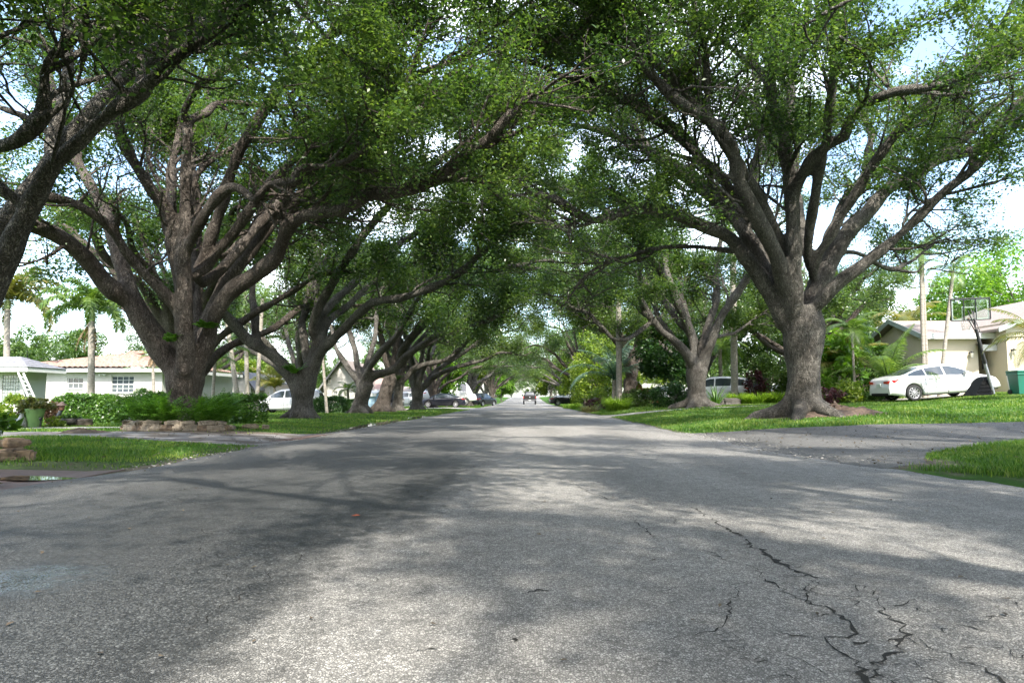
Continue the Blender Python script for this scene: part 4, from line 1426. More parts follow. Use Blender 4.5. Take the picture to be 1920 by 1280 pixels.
def place_oak(px, d, which, rz, label, sc=1.0, x=None, group=OAKG):
    xx = P(px, 740, d).x if x is None else x
    loc = (xx, d, H(xx, d) - .03)
    if not used[which]:
        used[which] = True
        o = protos[which]
        o.location, o.rotation_euler, o.scale = loc, (0, 0, rz), (sc, sc, sc)
        o['label'] = label
        o['group'] = group
        return o
    return dup(protos[which], loc, label, group, rz, sc)


place_oak(782, 57, 2, 0.4, 'pale grey live oak trunk just left of the black sedan', 1.0)
place_oak(812, 74, 1, 0.2, 'slim forked oak behind the bonnet of the black sedan', .85)
place_oak(877, 88, 0, 1.2, 'many-stemmed live oak between the black sedan and the black hatchback', 1.05)
place_oak(889, 104, 2, -0.6, 'live oak just left of the black hatchback by the road', 1.0)
place_oak(922, 125, 1, 0.9, 'live oak just past the black hatchback on the left', 1.0)
FARL = 'far live oak closing the left side of the leafy tunnel'
for d, w, rz in ((150, 0, 2.0), (178, 2, .3), (208, 1, 1.4), (240, 0, .2)):
    place_oak(0, d, w, rz, FARL, 1.05, x=-8.6, group='far oaks on the left of the tunnel')
place_oak(1088, 92, 0, 3.3, 'live oak at the right end of the pale-glassed dark car', 1.0)
place_oak(1100, 76, 1, 2.7, 'dark oak trunk behind the purple plants on the right verge', 1.05)
place_oak(1063, 118, 2, 3.0, 'live oak beyond the pale-glassed dark car on the right', 1.0)
FARR = 'far live oak closing the right side of the leafy tunnel'
for d, w, rz in ((145, 1, 3.4), (172, 0, 2.8), (204, 2, 3.1), (238, 1, 2.5)):
    place_oak(0, d, w, rz, FARR, 1.05, x=8.8, group='far oaks on the right of the tunnel')
# the rows go on behind and beside the viewer; their shade falls on the near road
near_r = grown_oak(47, 85000, .085, toward=-1, nl=9, reach=9.5, h=2.4, tr=.55, zmin=6.6)
near_r.location = (10.2, 4.8, H(10.2, 4.8))
tag(near_r, 'live oak just outside the right edge whose dark leaves fill the top right corner', 'tree', OAKG)
place_oak(0, 58, 1, 1.2, 'leafy oak rising behind the tile-roofed house', 1.1, x=-28)
place_oak(0, 27.5, 1, 0.9, 'live oak hidden directly behind the big left oak', 1.0, x=-13.5)
place_oak(0, 46, 0, 2.4, 'live oak hidden behind the oak with the epiphyte clump', 1.0, x=-15.0)
place_oak(0, 41, 1, 3.6, 'live oak hidden directly behind the big right oak', .85, x=16.6)
place_oak(0, 52, 2, 4.4, 'live oak hidden behind the pale forked oak on the right', 1.0, x=12.9)
BEH = 'live oak of the same avenue standing behind the viewpoint'
for x, y, w, rz, sc in ((8.2, -3.2, 3, 3.0, 1.05), (-8.4, -7, 3, 0.3, 1.05), (-9.0, 1, 3, 1.5, 1.0), (8.6, -11, 3, 1.9, 1.05), (-8.8, -15, 3, 4.1, 1.05), (9.2, -19, 3, 0.9, 1.05)):
    place_oak(0, y, w, rz, BEH, sc, x=x, group='oaks behind the viewpoint')


# ------------------------------------------------------------------ cars
def car(name, label, cat, loc, rz, pm, L=4.8, Wd=1.84, deck=None, roof=None, wb=2.8, wr=0.335, zb=0.22, glass=CARGLASS, group=None, pitch=0.0, windows=None, rim=ALLOY, spokes=10, lights=True, plate=True, wt_in=0.27, hubx=None, rimr=.68):
    """A lofted car body (x forward) with cut wheel arches, glazed greenhouse, wheels, lamps, mirrors and handles."""
    root = thing(name, label, cat, loc, group, (0, -pitch, rz))
    hw = Wd / 2
    dx, dz = zip(*deck)
    rx, rz_ = zip(*roof)
    axles = hubx or (-wb / 2 - 0.02, wb / 2 - 0.02)
    ra = wr * 1.13

    def zdk(x): return float(np.interp(x, dx, dz))

    def zrf(x):
        return max(zdk(x) + 0.012, float(np.interp(x, rx, rz_))) if rx[0] <= x <= rx[-1] else zdk(x) + 0.012

    def wid(x):
        t = abs(x) / (L / 2)
        return hw * (1 - 0.03 * t ** 2 - (0.16 if x > 0 else 0.11) * max(0, (t - .78) / .22) ** 2)

    def zbot(x):
        z = zb + 0.10 * max(0, (abs(x) - L / 2 + .55) / .55)
        for a in axles:
            if abs(x - a) < ra:
                z = max(z, wr + math.sqrt(ra * ra - (x - a) ** 2))
        return z

    def gwb(x): return wid(x) * 0.93

    def gwt(x): return gwb(x) - wt_in * min(1, max(0, zrf(x) - zdk(x)) / .42)

    xs = list(np.linspace(-L / 2, L / 2, 90))
    for a in axles:
        for q in np.linspace(-1, 1, 17):
            xs.append(a + ra * math.sin(q * math.pi / 2) * 0.9995)
    xs = sorted(xs)

    def section(x):
        w, zd, zr, z0 = wid(x), zdk(x), zrf(x), zbot(x)
        z0 = min(z0, zd - 0.03)
        h = zd - z0
        gb, gt = gwb(x), gwt(x)
        dz_ = zr - zd
        zt = zr - min(0.06, dz_ * .35)
        p = [(w * 0.80, z0 + .0), (w * 0.97, z0), (w, z0 + h * .22), (w * 1.0, z0 + h * .48), (w * .985, z0 + h * .75), (w * .965, z0 + h * .92), (gb, zd)]
        p += [(gb + (gt - gb) * t, zd + (zt - zd) * t) for t in (.33, .66, 1)]
        p += [(gt * .82, zr - min(.02, dz_ * .12)), (gt * .45, zr), (0, zr)]
        return p

    m = MB()
    secs = [section(x) for x in xs]
    n = len(secs[0])
    vs, fs = [], []
    for x, s in zip(xs, secs):
        row = [(x, y, z) for y, z in s] + [(x, -y, z) for y, z in s[-2::-1]]
        vs += row
    k = 2 * n - 1
    for i in range(len(xs) - 1):
        for j in range(k - 1):
            fs.append((i * k + j, i * k + j + 1, (i + 1) * k + j + 1, (i + 1) * k + j))
    m.add(vs, fs, 0, True)
    m.poly([vs[j] for j in range(k)], 0)
    m.poly([vs[(len(xs) - 1) * k + j] for j in range(k)][::-1], 0)
    # underbody and wheel wells
    m.box(-L / 2 + .12, L / 2 - .12, -hw * .78, hw * .78, zb + .02, min(zdk(0) - .1, .62), 1)
    # panel gaps
    for xg in ((windows or {}).get('seams') or []):
        for sg in (1, -1):
            for j in range(1, 6):
                a, b_ = section(xg), section(xg + .016)
                m.quad((xg, sg * (a[j][0] + .002), a[j][1]), (xg + .016, sg * (b_[j][0] + .002), b_[j][1]), (xg + .016, sg * (b_[j + 1][0] + .002), b_[j + 1][1]), (xg, sg * (a[j + 1][0] + .002), a[j + 1][1]), 1)
    # dark sill and bumper skirt
    for sg in (1, -1):
        m.box(axles[0] + ra, axles[1] - ra, sg * hw * .955 - .01, sg * hw * .955 + .01, zb - .035, zb + .012, 1)
    m.bevbox(-L / 2 - .012, -L / 2 + .2, -hw * .72, hw * .72, zb + .05, zb + .17, .02, 1)
    m.bevbox(L / 2 - .2, L / 2 + .012, -hw * .6, hw * .6, zb + .05, zb + .2, .02, 1)
    m.build('body', [pm, BLACKPL], root)

    def side_pt(x, t, sg, off=.007):
        zd, zr = zdk(x), zrf(x)
        zt = zr - min(.06, (zr - zd) * .35)
        gb, gt = gwb(x), gwt(x)
        return (x, sg * (gb + (gt - gb) * t + off), zd + (zt - zd) * t + .002)

    def top_pt(x, u, off=.008):
        zr, zd = zrf(x), zdk(x)
        gt = gwt(x)
        dz_ = zr - zd
        a = abs(u)
        z = zr if a < .45 else (zr - min(.02, dz_ * .12) * (a - .45) / .37 if a < .82 else zr - min(.02, dz_ * .12) - (min(.06, dz_ * .35) - min(.02, dz_ * .12)) * (a - .82) / .18)
        return (x, u * gt, z + off)

    wn = windows or {}
    for (xa, xb) in wn.get('side', []):
        for sg in (1, -1):
            g = MB()
            xx = np.linspace(xa, xb, 18)
            for i in range(17):
                q = [side_pt(xx[i], .1, sg), side_pt(xx[i + 1], .1, sg), side_pt(xx[i + 1], .88, sg), side_pt(xx[i], .88, sg)]
                if zrf(xx[i]) - zdk(xx[i]) < .07 and zrf(xx[i + 1]) - zdk(xx[i + 1]) < .07:
                    continue
                g.add(q, [(0, 1, 2, 3)], 0, True)
            g.build('window', glass, root)
    for nm in ('windscreen', 'rear_window'):
        if nm in wn:
            xa, xb = wn[nm]
            g = MB()
            xx = np.linspace(xa, xb, 14)
            uu = np.linspace(-.9, .9, 13)
            for i in range(13):
                for j in range(12):
                    g.add([top_pt(xx[i], uu[j]), top_pt(xx[i + 1], uu[j]), top_pt(xx[i + 1], uu[j + 1]), top_pt(xx[i], uu[j + 1])], [(0, 1, 2, 3)], 0, True)
            g.build(nm, glass, root)
    # wheels
    for a in axles:
        for sg in (1, -1):
            yc = sg * (hw - .115)
            M_ = Matrix.Translation((a, yc, wr)) @ Matrix.Rotation(-sg * R(90), 4, 'X')
            w = MB()
            w.lathe([(wr * .70, -.10), (wr * .93, -.105), (wr, -.06), (wr, .06), (wr * .93, .105), (wr * .70, .10), (wr * .70, -.10)], 28, 0, M=M_)
            wo = w.build('wheel', RUBBER, root)
            rm = MB()
            rm.lathe([(wr * .70, .085), (wr * .66, .1), (wr * .62, .06), (wr * .62, -.05)], 28, 0, M=M_)
            rm.lathe([(0.001, .03), (wr * .62, .03)], 20, 1, M=M_)
            rm.lathe([(0.001, .085), (wr * .16, .085), (wr * .18, .05)], 16, 0, M=M_)
            for q in range(spokes):
                ang = 2 * math.pi * q / spokes
                Ms = M_ @ Matrix.Rotation(ang, 4, 'Z')
                rm.box(wr * .1, wr * .66, -.021, .021, .04, .078, 0, Ms)
            rm.build('rim', [rim, BLACKPL], wo)
    if lights:
        xr = -L / 2
        for sg in (1, -1):
            t = MB()
            zt = zdk(xr + .2) - .13
            pts = []
            for (xo, yy, zz) in ((.0, .50, .0), (.0, .93, .02), (.22, .985, .05), (.46, .99, .09), (.22, .97, -.07), (.0, .9, -.09), (.0, .52, -.08)):
                x = xr + xo
                wv = wid(x)
                pts.append((x - .012 if xo == 0 else x, sg * (yy * wv if xo == 0 else wv * 1.004), zt + zz))
            t.poly(pts[:2] + pts[5:7])
            t.poly([pts[1], pts[2], pts[4], pts[5]])
            t.poly([pts[2], pts[3], pts[4]])
            t.build('tail_light', REDL, root)
            h = MB()
            x0 = L / 2
            zt = zdk(x0 - .22) - .10
            h.add([(x0 - .05, sg * wid(x0 - .05) * .62, zt - .07), (x0 - .16, sg * (wid(x0 - .16) * 1.0 + .004), zt - .06), (x0 - .5, sg * (wid(x0 - .5) * .985 + .008), zt + .07), (x0 - .2, sg * wid(x0 - .2) * .75, zt + .065)], [(0, 1, 2, 3)])
            h.build('headlight', CLEARL, root)
            mi_ = MB()
            xm = wn.get('mirror', .78)
            mi_.bevbox(xm - .05, xm + .09, sg * (hw * .93) + (0 if sg > 0 else -.2), sg * (hw * .93) + (.2 if sg > 0 else 0), zdk(xm) + .01, zdk(xm) + .15, .03)
            mi_.build('side_mirror', pm, root)
            for xh in wn.get('handles', (-.75, .25)):
                hd = MB()
                zz = zdk(xh) - .13
                hd.bevbox(xh, xh + .2, sg * wid(xh) * .982, sg * wid(xh) * .982 + sg * .035 if sg > 0 else sg * wid(xh) * .982 + .0, zz, zz + .03, .008) if sg > 0 else hd.bevbox(xh, xh + .2, -wid(xh) * .982 - .035, -wid(xh) * .982, zz, zz + .03, .008)
                hd.build('door_handle', pm, root)
    if plate:
        q = MB()
        q.bevbox(-L / 2 - .03, -L / 2 + .05, -.16, .16, zdk(-L / 2 + .2) - .36, zdk(-L / 2 + .2) - .2, .006)
        q.build('number_plate', PLATE, root)
    return root


SEDAN = dict(L=4.82, Wd=1.84,
             deck=[(-2.41, .60), (-2.38, .86), (-2.30, .97), (-2.1, 1.03), (-1.6, 1.03), (-.6, .97), (.6, .91), (1.0, .93), (1.4, .91), (1.9, .82), (2.2, .72), (2.36, .58), (2.41, .42)],
             roof=[(-2.05, 1.03), (-1.7, 1.13), (-1.2, 1.31), (-.75, 1.42), (-.2, 1.47), (.3, 1.455), (.65, 1.36), (1.0, 1.17), (1.38, .93)],
             windows=dict(side=[(-1.55, -.82), (-.76, -.02), (.05, 1.05)], windscreen=(.5, 1.30), rear_window=(-1.85, -.95), seams=(-.9, .02, 1.02), mirror=.82))
SUV = dict(L=4.7, Wd=1.88, zb=.27, wr=.36,
           deck=[(-2.35, .62), (-2.33, .95), (-2.28, 1.08), (-1.6, 1.08), (.7, 1.02), (1.1, 1.04), (1.8, .97), (2.15, .88), (2.3, .7), (2.35, .48)],
           roof=[(-2.3, 1.09), (-2.2, 1.35), (-2.0, 1.60), (-1.6, 1.68), (-.6, 1.72), (.1, 1.68), (.5, 1.55), (1.2, 1.05)],
           windows=dict(side=[(-1.95, -1.25), (-1.17, -.25), (-.17, .85)], windscreen=(.3, 1.12), rear_window=(-2.285, -2.02), seams=(-1.25, -.2, .85), mirror=.7), wb=2.75)
VAN = dict(L=5.0, Wd=1.98, zb=.25, wr=.34,
           deck=[(-2.5, .62), (-2.48, 1.0), (-2.44, 1.1), (-1.6, 1.1), (.9, 1.02), (1.3, 1.02), (2.0, .9), (2.35, .78), (2.47, .6), (2.5, .45)],
           roof=[(-2.46, 1.12), (-2.38, 1.45), (-2.2, 1.68), (-1.8, 1.75), (-.2, 1.76), (.4, 1.7), (.8, 1.55), (1.5, 1.03)],
           windows=dict(side=[(-2.1, -1.1), (-1.02, .0), (.1, 1.05)], windscreen=(.62, 1.42), rear_window=(-2.44, -2.2), seams=(-1.05, .05, 1.1), mirror=1.0), wb=3.0)

# white sedan on the right, nose up on the sloping drive
wx, wy = 17.0, 29.2
car('white_sedan', 'white sedan parked on the right lawn before the cream house', 'car', (wx, wy, .5 * (H(wx - 1.4, wy) + H(wx + 1.4, wy)) + .03), R(2), WHITE, pitch=R(4.2), spokes=10, **SEDAN).scale = (.95, .97, .97)
car('black_sedan', 'black sedan with pale roof parked across the left verge', 'car', (P(829, 760, 72).x, 72, H(-8.5, 72)), R(183), NAVY, **SEDAN)
# left-side parked cars
car('white_minivan', 'white minivan behind the oak with the epiphyte clump', 'van', (P(541, 760, 51).x, 51, H(-17, 51)), R(181), WHITE, **VAN)
car('white_hatchback', 'white hatchback half hidden behind the dark leaning oak', 'car', (P(662, 755, 62).x, 62, H(-15, 62)), R(178), WHITE, **SUV)
car('dark_hatchback', 'dark hatchback with red tail lamp between two oak trunks on the left', 'car', (P(712, 755, 70).x, 70, H(-14, 70)), R(180), BLACKP, **SUV)
car('white_van', 'white van showing between the left oak trunks behind the dark hatchback', 'van', (P(752, 750, 82).x, 82, H(-14, 82) + .1), R(180), WHITE, **VAN)
BOXV = dict(L=6.4, Wd=2.2, zb=.45, wr=.38,
            deck=[(-3.2, .7), (-3.19, 1.3), (-3.1, 1.55), (2.2, 1.55), (2.6, 1.45), (3.0, 1.25), (3.17, 1.0), (3.2, .6)],
            roof=[(-3.15, 1.6), (-3.1, 2.2), (-2.9, 2.7), (-2.6, 2.85), (1.4, 2.85), (1.9, 2.7), (2.3, 2.3), (2.7, 1.5)],
            windows=dict(side=[(-2.9, -1.9), (.9, 1.9)], windscreen=(1.75, 2.6), seams=(.8, 1.9), mirror=2.1), wb=3.8)
car('camper_van', 'tall rounded white camper van beyond the black sedan', 'van', (P(848, 745, 84).x - .3, 84, H(-9, 84) + .2), R(8), WHITE, **BOXV)
car('black_hatchback', 'black hatchback parked at the left road edge beyond the camper van', 'car', (P(905, 750, 90).x, 90, H(-5.5, 90)), R(62), BLACKP, **SUV)
# right-side parked cars
REFLGLASS = mat('pale_reflection_glass', (0.62, 0.63, 0.64), (0.55, 0.56, 0.58), 2, .5)  # reflection on the dark car's windows, put in as a pale glass colour
car('dark_coupe', 'dark car with reflections coloured into its pale glass, parked at the far right road edge', 'car', (P(1066, 750, 88).x, 88, H(5.6, 88)), R(4), BLACKP, glass=REFLGLASS, **SEDAN)
car('white_hatchback', 'white hatchback behind the pale forked oak on the right', 'car', (P(1338, 735, 44).x, 44, H(11.8, 44)), R(155), WHITE, **SUV)
car('blue_car', 'blue car behind the second grey palm trunk on the right', 'car', (P(1388, 725, 50).x, 50, H(15.4, 50) + .1), R(100), BLUE, **SEDAN)
car('white_sedan', 'white sedan with tinted windows beyond the dark shrub, before the red brick house', 'car', (P(1240, 735, 60).x, 60, H(11.7, 60)), R(160), WHITE, **SEDAN)
car('silver_sedan', 'silver sedan mostly hidden behind the big right oak trunk', 'car', (P(1512, 725, 46).x, 46, H(18.7, 46)), R(175), SILVER, **SEDAN)


def pickup():
    loc = (P(993, 750, 108).x, 108, H(.6, 108) + .05)
    loc = (loc[0], 108, road_surf(loc[0], 108.0))
    root = car('pickup_truck', 'black pickup truck driving away down the middle of the street', 'truck', loc, R(90), mat('truck_black', (.004, .004, .005), (.006, .006, .007), 3, .5, spec=.25), L=5.8, Wd=2.03, zb=.5, wr=.4, wb=3.6,
               deck=[(-2.9, .75), (-2.88, 1.30), (-2.8, 1.34), (-.7, 1.34), (-.4, 1.22), (1.1, 1.2), (1.5, 1.22), (2.4, 1.16), (2.75, 1.05), (2.88, .8), (2.9, .6)],
               roof=[(-.85, 1.35), (-.72, 1.62), (-.6, 1.88), (-.2, 1.94), (.6, 1.93), (1.0, 1.8), (1.75, 1.22)],
               windows=dict(side=[(-.5, .35), (.42, 1.3)], windscreen=(.98, 1.65), rear_window=(-.81, -.62), seams=(-.6, .38, 1.35), mirror=1.15, handles=(-.3, .6)), lights=False, plate=False)
    t = MB()
    t.bevbox(-2.925, -2.88, -.78, .78, .82, 1.31, .02)
    t.build('tailgate', BLACKP, root)
    bmp = MB()
    bmp.bevbox(-3.08, -2.86, -.98, .98, .52, .74, .04)
    bmp.build('bumper', paint('dull_chrome', (.16, .16, .17), .3, 0, 1.0), root)
    for sg in (1, -1):
        l = MB()
        l.bevbox(-2.93, -2.85, sg * .92 - .06, sg * .92 + .06, .92, 1.22, .02)
        l.build('tail_light', REDL, root)
        mr = MB()
        mr.bevbox(1.0, 1.15, sg * 1.12 - .13, sg * 1.12 + .13, 1.28, 1.52, .03)
        mr.build('side_mirror', BLACKPL, root)
    p = MB()
    p.bevbox(-3.1, -3.07, -.16, .16, .58, .72, .005)
    p.build('number_plate', PLATE, root)
    e = MB()
    e.lathe([(.001, 0), (.09, 0), (.10, .008), (.001, .02)], 16, M=Matrix.Translation((-2.93, 0, 1.08)) @ Matrix.Rotation(R(-90), 4, 'Y'))
    e.build('badge', ALLOY, root)


pickup()


# ------------------------------------------------------------------ palms and plants
def frond_np(r, L, n=34, lw=0.035, ll=0.5, droop=1.2, elev=0.9, az=0.0, plume=0.0, fold=0.5):
    """One pinnate frond from the origin: returns rachis points and leaflet quads."""
    t = np.linspace(0, 1, n)
    ang = elev - droop * t ** 1.3
    ds = L / (n - 1)
    x = np.concatenate([[0], np.cumsum(np.cos(ang[:-1]) * ds)])
    z = np.concatenate([[0], np.cumsum(np.sin(ang[:-1]) * ds)])
    ca, sa = math.cos(az), math.sin(az)
    rp = np.stack([x * ca, x * sa, z], -1)
    tx = np.stack([np.cos(ang) * ca, np.cos(ang) * sa, np.sin(ang)], -1)
    sd_ = np.array([-sa, ca, 0.0])
    up = np.cross(tx, np.broadcast_to(sd_, tx.shape))
    V, F = [], []
    for i in range(int(n * .12), n):
        q = math.sin(math.pi * min(1, (t[i] * .86 + .12))) ** .6
        for sg in (1, -1):
            for rep in range(2 if plume else 1):
                d = sd_ * sg * (1 - .15 * t[i]) + tx[i] * (.35 + .6 * t[i]) - up[i] * (fold * .5) * -1 + np.array([0, 0, -fold * .6])
                if plume:
                    d = d + r.normal(0, plume, 3)
                d = d / np.linalg.norm(d)
                ln = ll * q * r.uniform(.85, 1.1)
                w = lw * .5
                p0 = rp[i]
                p1 = p0 + d * ln * .55
                p2 = p0 + d * ln + np.array([0, 0, -.28 * ln])
                wn_ = np.cross(d, [0, 0, 1.0])
                wn_ = tx[i] * .8 + wn_ * .2
                wn_ = wn_ / np.linalg.norm(wn_)
                b = len(V)
                V += [p0 - wn_ * w * .5, p0 + wn_ * w * .5, p1 - wn_ * w, p1 + wn_ * w, p2 - wn_ * w * .15, p2 + wn_ * w * .15]
                F += [(b, b + 1, b + 3, b + 2), (b + 2, b + 3, b + 5, b + 4)]
    return rp, np.array(V), np.array(F)


def palm(name, label, base, top, r0, r1, nf, L, seed, m=PALM, tm=PALMBARK, droop=(1.3, 2.1), elev=(.1, 1.2), ll=.5, lw=.04, plume=0, shaft=0.0, skirt=0, group=None, n=34, bend=0.0, cat='palm', azr=None):
    r = np.random.default_rng(seed)
    root = thing(name, label, cat, base, group)
    b, tp = Vector((0, 0, 0)), Vector(top) - Vector(base)
    mb = MB()
    k = 22
    pts = [b + Vector((0, 0, -.1))] + [b.lerp(tp, i / k) + Vector((bend * math.sin(math.pi * i / k), 0, 0)) for i in range(1, k + 1)]
    rr = [r0 * 1.35] + [(r0 + (r1 - r0) * i / k) * (1 + .05 * (i % 2)) for i in range(1, k + 1)]
    mb.tube(pts, rr, 12)
    mb.build('trunk', tm, root)
    if shaft:
        s = MB()
        s.tube([tp - Vector((0, 0, .05)), tp + Vector((0, 0, shaft * .5)), tp + Vector((0, 0, shaft))], [r1 * 1.1, r1 * 1.2, r1 * .5], 10)
        s.build('crownshaft', mat('crownshaft_green', (.14, .2, .06), (.2, .26, .09), 3, .5), root)
    V, F, off = [], [], 0
    o3 = np.array(tp) + np.array([0, 0, shaft])
    for i in range(nf):
        f = i / max(1, nf - 1)
        az = i * 2.399 + r.uniform(-.2, .2)
        if azr:
            az = azr[0] + (azr[1] - azr[0]) * ((i * .618) % 1)
        rp, v, fc = frond_np(r, L * r.uniform(.85, 1.1), n, lw, ll, droop[0] + (droop[1] - droop[0]) * f + r.uniform(-.1, .1), elev[1] + (elev[0] - elev[1]) * f, az, plume)
        tv, tf = tube_np(rp, np.linspace(.022, .004, len(rp)) * L / 2, 4)
        V += [v + o3, tv + o3]
        F += [fc + off, tf + off + len(v)]
        off += len(v) + len(tv)
    obj('crown', np_mesh('crown', np.concatenate(V), np.concatenate(F)), m, root)
    if skirt:
        V, F, off = [], [], 0
        for i in range(skirt):
            rp, v, fc = frond_np(r, L * .55, 20, lw, ll * .5, .5, -1.2 + r.uniform(-.25, .25), r.uniform(0, 6.28), .3)
            V.append(v + np.array(tp) + np.array([0, 0, -.05]))
            F.append(fc + off)
            off += len(v)
        obj('dead_fronds', np_mesh('dead_fronds', np.concatenate(V), np.concatenate(F)), DRYLEAF, root)
    return root


def gz(px, py, d, dz=0.0):
    p = P(px, py, d)
    return (p.x, d, H(p.x, d) + dz)


# left palms
palm('foxtail_palm', 'foxtail palm with drooping green fronds before the tile-roofed house', gz(172, 750, 34), P(172, 600, 34), .17, .14, 15, 2.9, 1, PALM, droop=(1.7, 2.5), elev=(.35, 1.35), ll=.46, lw=.075, plume=.5, shaft=.5, skirt=5, n=64)
palm('foxtail_palm', 'yellowing foxtail palm at the left edge behind the grey-roofed house', gz(12, 750, 44), P(14, 578, 44), .2, .16, 17, 3.9, 2, PALMY, droop=(1.6, 2.4), elev=(.3, 1.3), ll=.6, lw=.1, plume=.5, shaft=.6, n=64)
palm('palm_tree', 'thin palm with dry skirt just left of the big left oak trunk', gz(291, 750, 40), P(286, 668, 40), .09, .08, 7, 1.0, 3, PALM, ll=.3, skirt=7, n=22)
palm('palm_tree', 'small feathery palm between the fern bed oak and the next oak', gz(398, 745, 33), P(404, 668, 33), .08, .07, 9, 2.0, 4, PALM, ll=.5, lw=.05, droop=(1.2, 2.0))
palm('palm_tree', 'leaning grey palm trunk above the hedge right of the fern bed oak', gz(450, 750, 40), P(424, 590, 40), .15, .12, 9, 2.4, 5, PALM, ll=.5, droop=(1.2, 2.0))
palm('palm_tree', 'straight dark palm trunk between two leaning palms above the hedge', gz(465, 750, 43), P(459, 520, 43), .14, .11, 9, 2.4, 6, PALM, ll=.5)
palm('palm_tree', 'palm trunk leaning right above the hedge end beside the white minivan', gz(481, 755, 40), P(492, 560, 40), .12, .1, 9, 2.2, 7, PALM, ll=.5)
palm('areca_palm', 'low yellow-green areca palm behind the white minivan', gz(515, 745, 56), P(515, 728, 56), .12, .1, 16, 2.6, 8, PALMY, ll=.6, lw=.06, droop=(.8, 1.7), elev=(.7, 1.4))
palm('palm_tree', 'thin leaning palm trunk in front of the white gabled house', gz(613, 772, 40), P(604, 655, 40), .09, .07, 8, 1.3, 9, PALM, ll=.4)
# right palms
palm('royal_palm', 'tall grey royal palm trunk rising beside the strap-leaf clump on the right', gz(1161, 745, 47), P(1159, 480, 47), .2, .17, 12, 3.4, 11, PALM, tm=PALMBARK, shaft=1.2, ll=.7, lw=.05)
palm('royal_palm', 'grey royal palm trunk between the pale oak and the blue car', gz(1377, 730, 42), P(1374, 470, 42), .21, .18, 12, 3.4, 12, PALM, shaft=1.2, ll=.7, lw=.05)
palm('coconut_palm', 'young blue-green coconut palm left of the tall royal palm trunk', gz(1150, 745, 50), P(1152, 712, 50), .16, .13, 13, 4.2, 13, PALMB, ll=.75, lw=.06, droop=(1.0, 1.9), elev=(.6, 1.45))
palm('palm_tree', 'slender double palm trunk in front of the cream house corner, left stem', gz(1732, 720, 31.2), P(1726, 470, 31.2), .085, .075, 8, 1.7, 14, PALM, ll=.5, group='slender palms before the cream house')
palm('palm_tree', 'slender double palm trunk in front of the cream house corner, right stem', gz(1739, 720, 31.3), P(1729, 480, 31.3), .075, .065, 8, 1.6, 15, PALM, ll=.5, group='slender palms before the cream house')
palm('palm_tree', 'slender palm leaning right in front of the cream house wall', gz(1760, 720, 31.2), P(1787, 508, 31.2), .08, .07, 8, 1.5, 16, PALM, ll=.45, group='slender palms before the cream house')
palm('areca_palm', 'palm hanging pale fronds in at the right edge beside the green bin', gz(1958, 740, 24), P(1958, 640, 24), .14, .12, 13, 2.0, 17, PALMY, ll=.5, lw=.045, droop=(1.0, 1.7), elev=(.2, 1.2))
palm('palm_tree', 'thin-trunked young palm among the tropical plants right of the big oak', gz(1604, 745, 31), P(1597, 618, 31), .055, .045, 9, 1.4, 18, PALM, ll=.45, lw=.05, droop=(1.4, 2.2))
palm('areca_palm', 'arching green palm fronds beside the rear of the near white sedan', gz(1665, 745, 30.5), P(1665, 715, 30.5), .1, .08, 12, 2.6, 19, PALM, ll=.6, lw=.05, droop=(.7, 1.6), elev=(.6, 1.4))
palm('areca_palm', 'yellow-tinged palm fronds left of the thin-trunked young palm', gz(1572, 745, 33), P(1572, 690, 33), .1, .08, 13, 2.4, 20, PALMY, ll=.6, lw=.06, droop=(.8, 1.8), elev=(.5, 1.4))
palm('palm_tree', 'yellow-green palm crown above the left end of the cream house roof', gz(1700, 720, 45), P(1703, 612, 45), .15, .13, 15, 3.0, 21, PALMY, ll=.7, lw=.07)
palm('palm_tree', 'second pale palm crown above the cream house roof, nearer its left gable', gz(1672, 720, 49), P(1668, 622, 49), .15, .13, 14, 2.8, 22, PALMY, ll=.7, lw=.07)
palm('palm_tree', 'dark fan of fronds in the shade behind the pale forked oak', gz(1352, 735, 47), P(1350, 655, 47), .14, .12, 14, 2.2, 23, PALM, ll=.7, lw=.07, droop=(1.6, 2.3))
palm('palm_tree', 'small palm between the white gabled house and the road oaks', gz(655, 745, 50), P(652, 730, 50), .1, .08, 9, 1.2, 24, PALM, ll=.4)


def cloud(r, n, size, shape='ellipsoid', lumps=26, lump=.32):
    """Leaf positions: lumpy shell of a crown or bush filling size (a, b, c)."""
    size = np.array(size, float)
    u = r.normal(0, 1, (lumps, 3))
    u /= np.linalg.norm(u, axis=1)[:, None]
    u *= r.uniform(.45, 1.0, lumps)[:, None] ** .5
    if shape == 'box':
        u = r.uniform(-1, 1, (lumps, 3))
    w = r.uniform(.5, 1.5, lumps)
    i = r.choice(lumps, n, p=w / w.sum())
    v = r.normal(0, 1, (n, 3))
    v /= np.linalg.norm(v, axis=1)[:, None]
    v *= (r.uniform(.25, 1.0, n)[:, None]) ** .5 * lump * r.uniform(.7, 1.4, lumps)[i][:, None]
    return (u[i] + v) * size


def bush(name, label, loc, size, n, leaf, m, seed, cat='shrub', asp=.5, lumps=26, lump=.34, group=None, stems=True):
    r = np.random.default_rng(seed)
    c = cloud(r, n, size, lumps=lumps, lump=lump)
    c[:, 2] += size[2] * .95
    c = c[c[:, 2] > 0.02]
    root = thing(name, label, cat, loc, group)
    obj('foliage', leaves('foliage', c, leaf, asp, r, .3), m, root)
    if stems:
        mb = MB()
        for i in range(7):
            a = r.uniform(0, 6.28)
            e = Vector((math.cos(a) * size[0] * .6, math.sin(a) * size[1] * .6, size[2] * r.uniform(.9, 1.5)))
            mb.tube([Vector((0, 0, -.05)), e * .5 + Vector((0, 0, .1)), e], [.03 * size[2] + .008, .02 * size[2] + .005, .006], 5)
        mb.build('stems', BARK2, root)
    return root


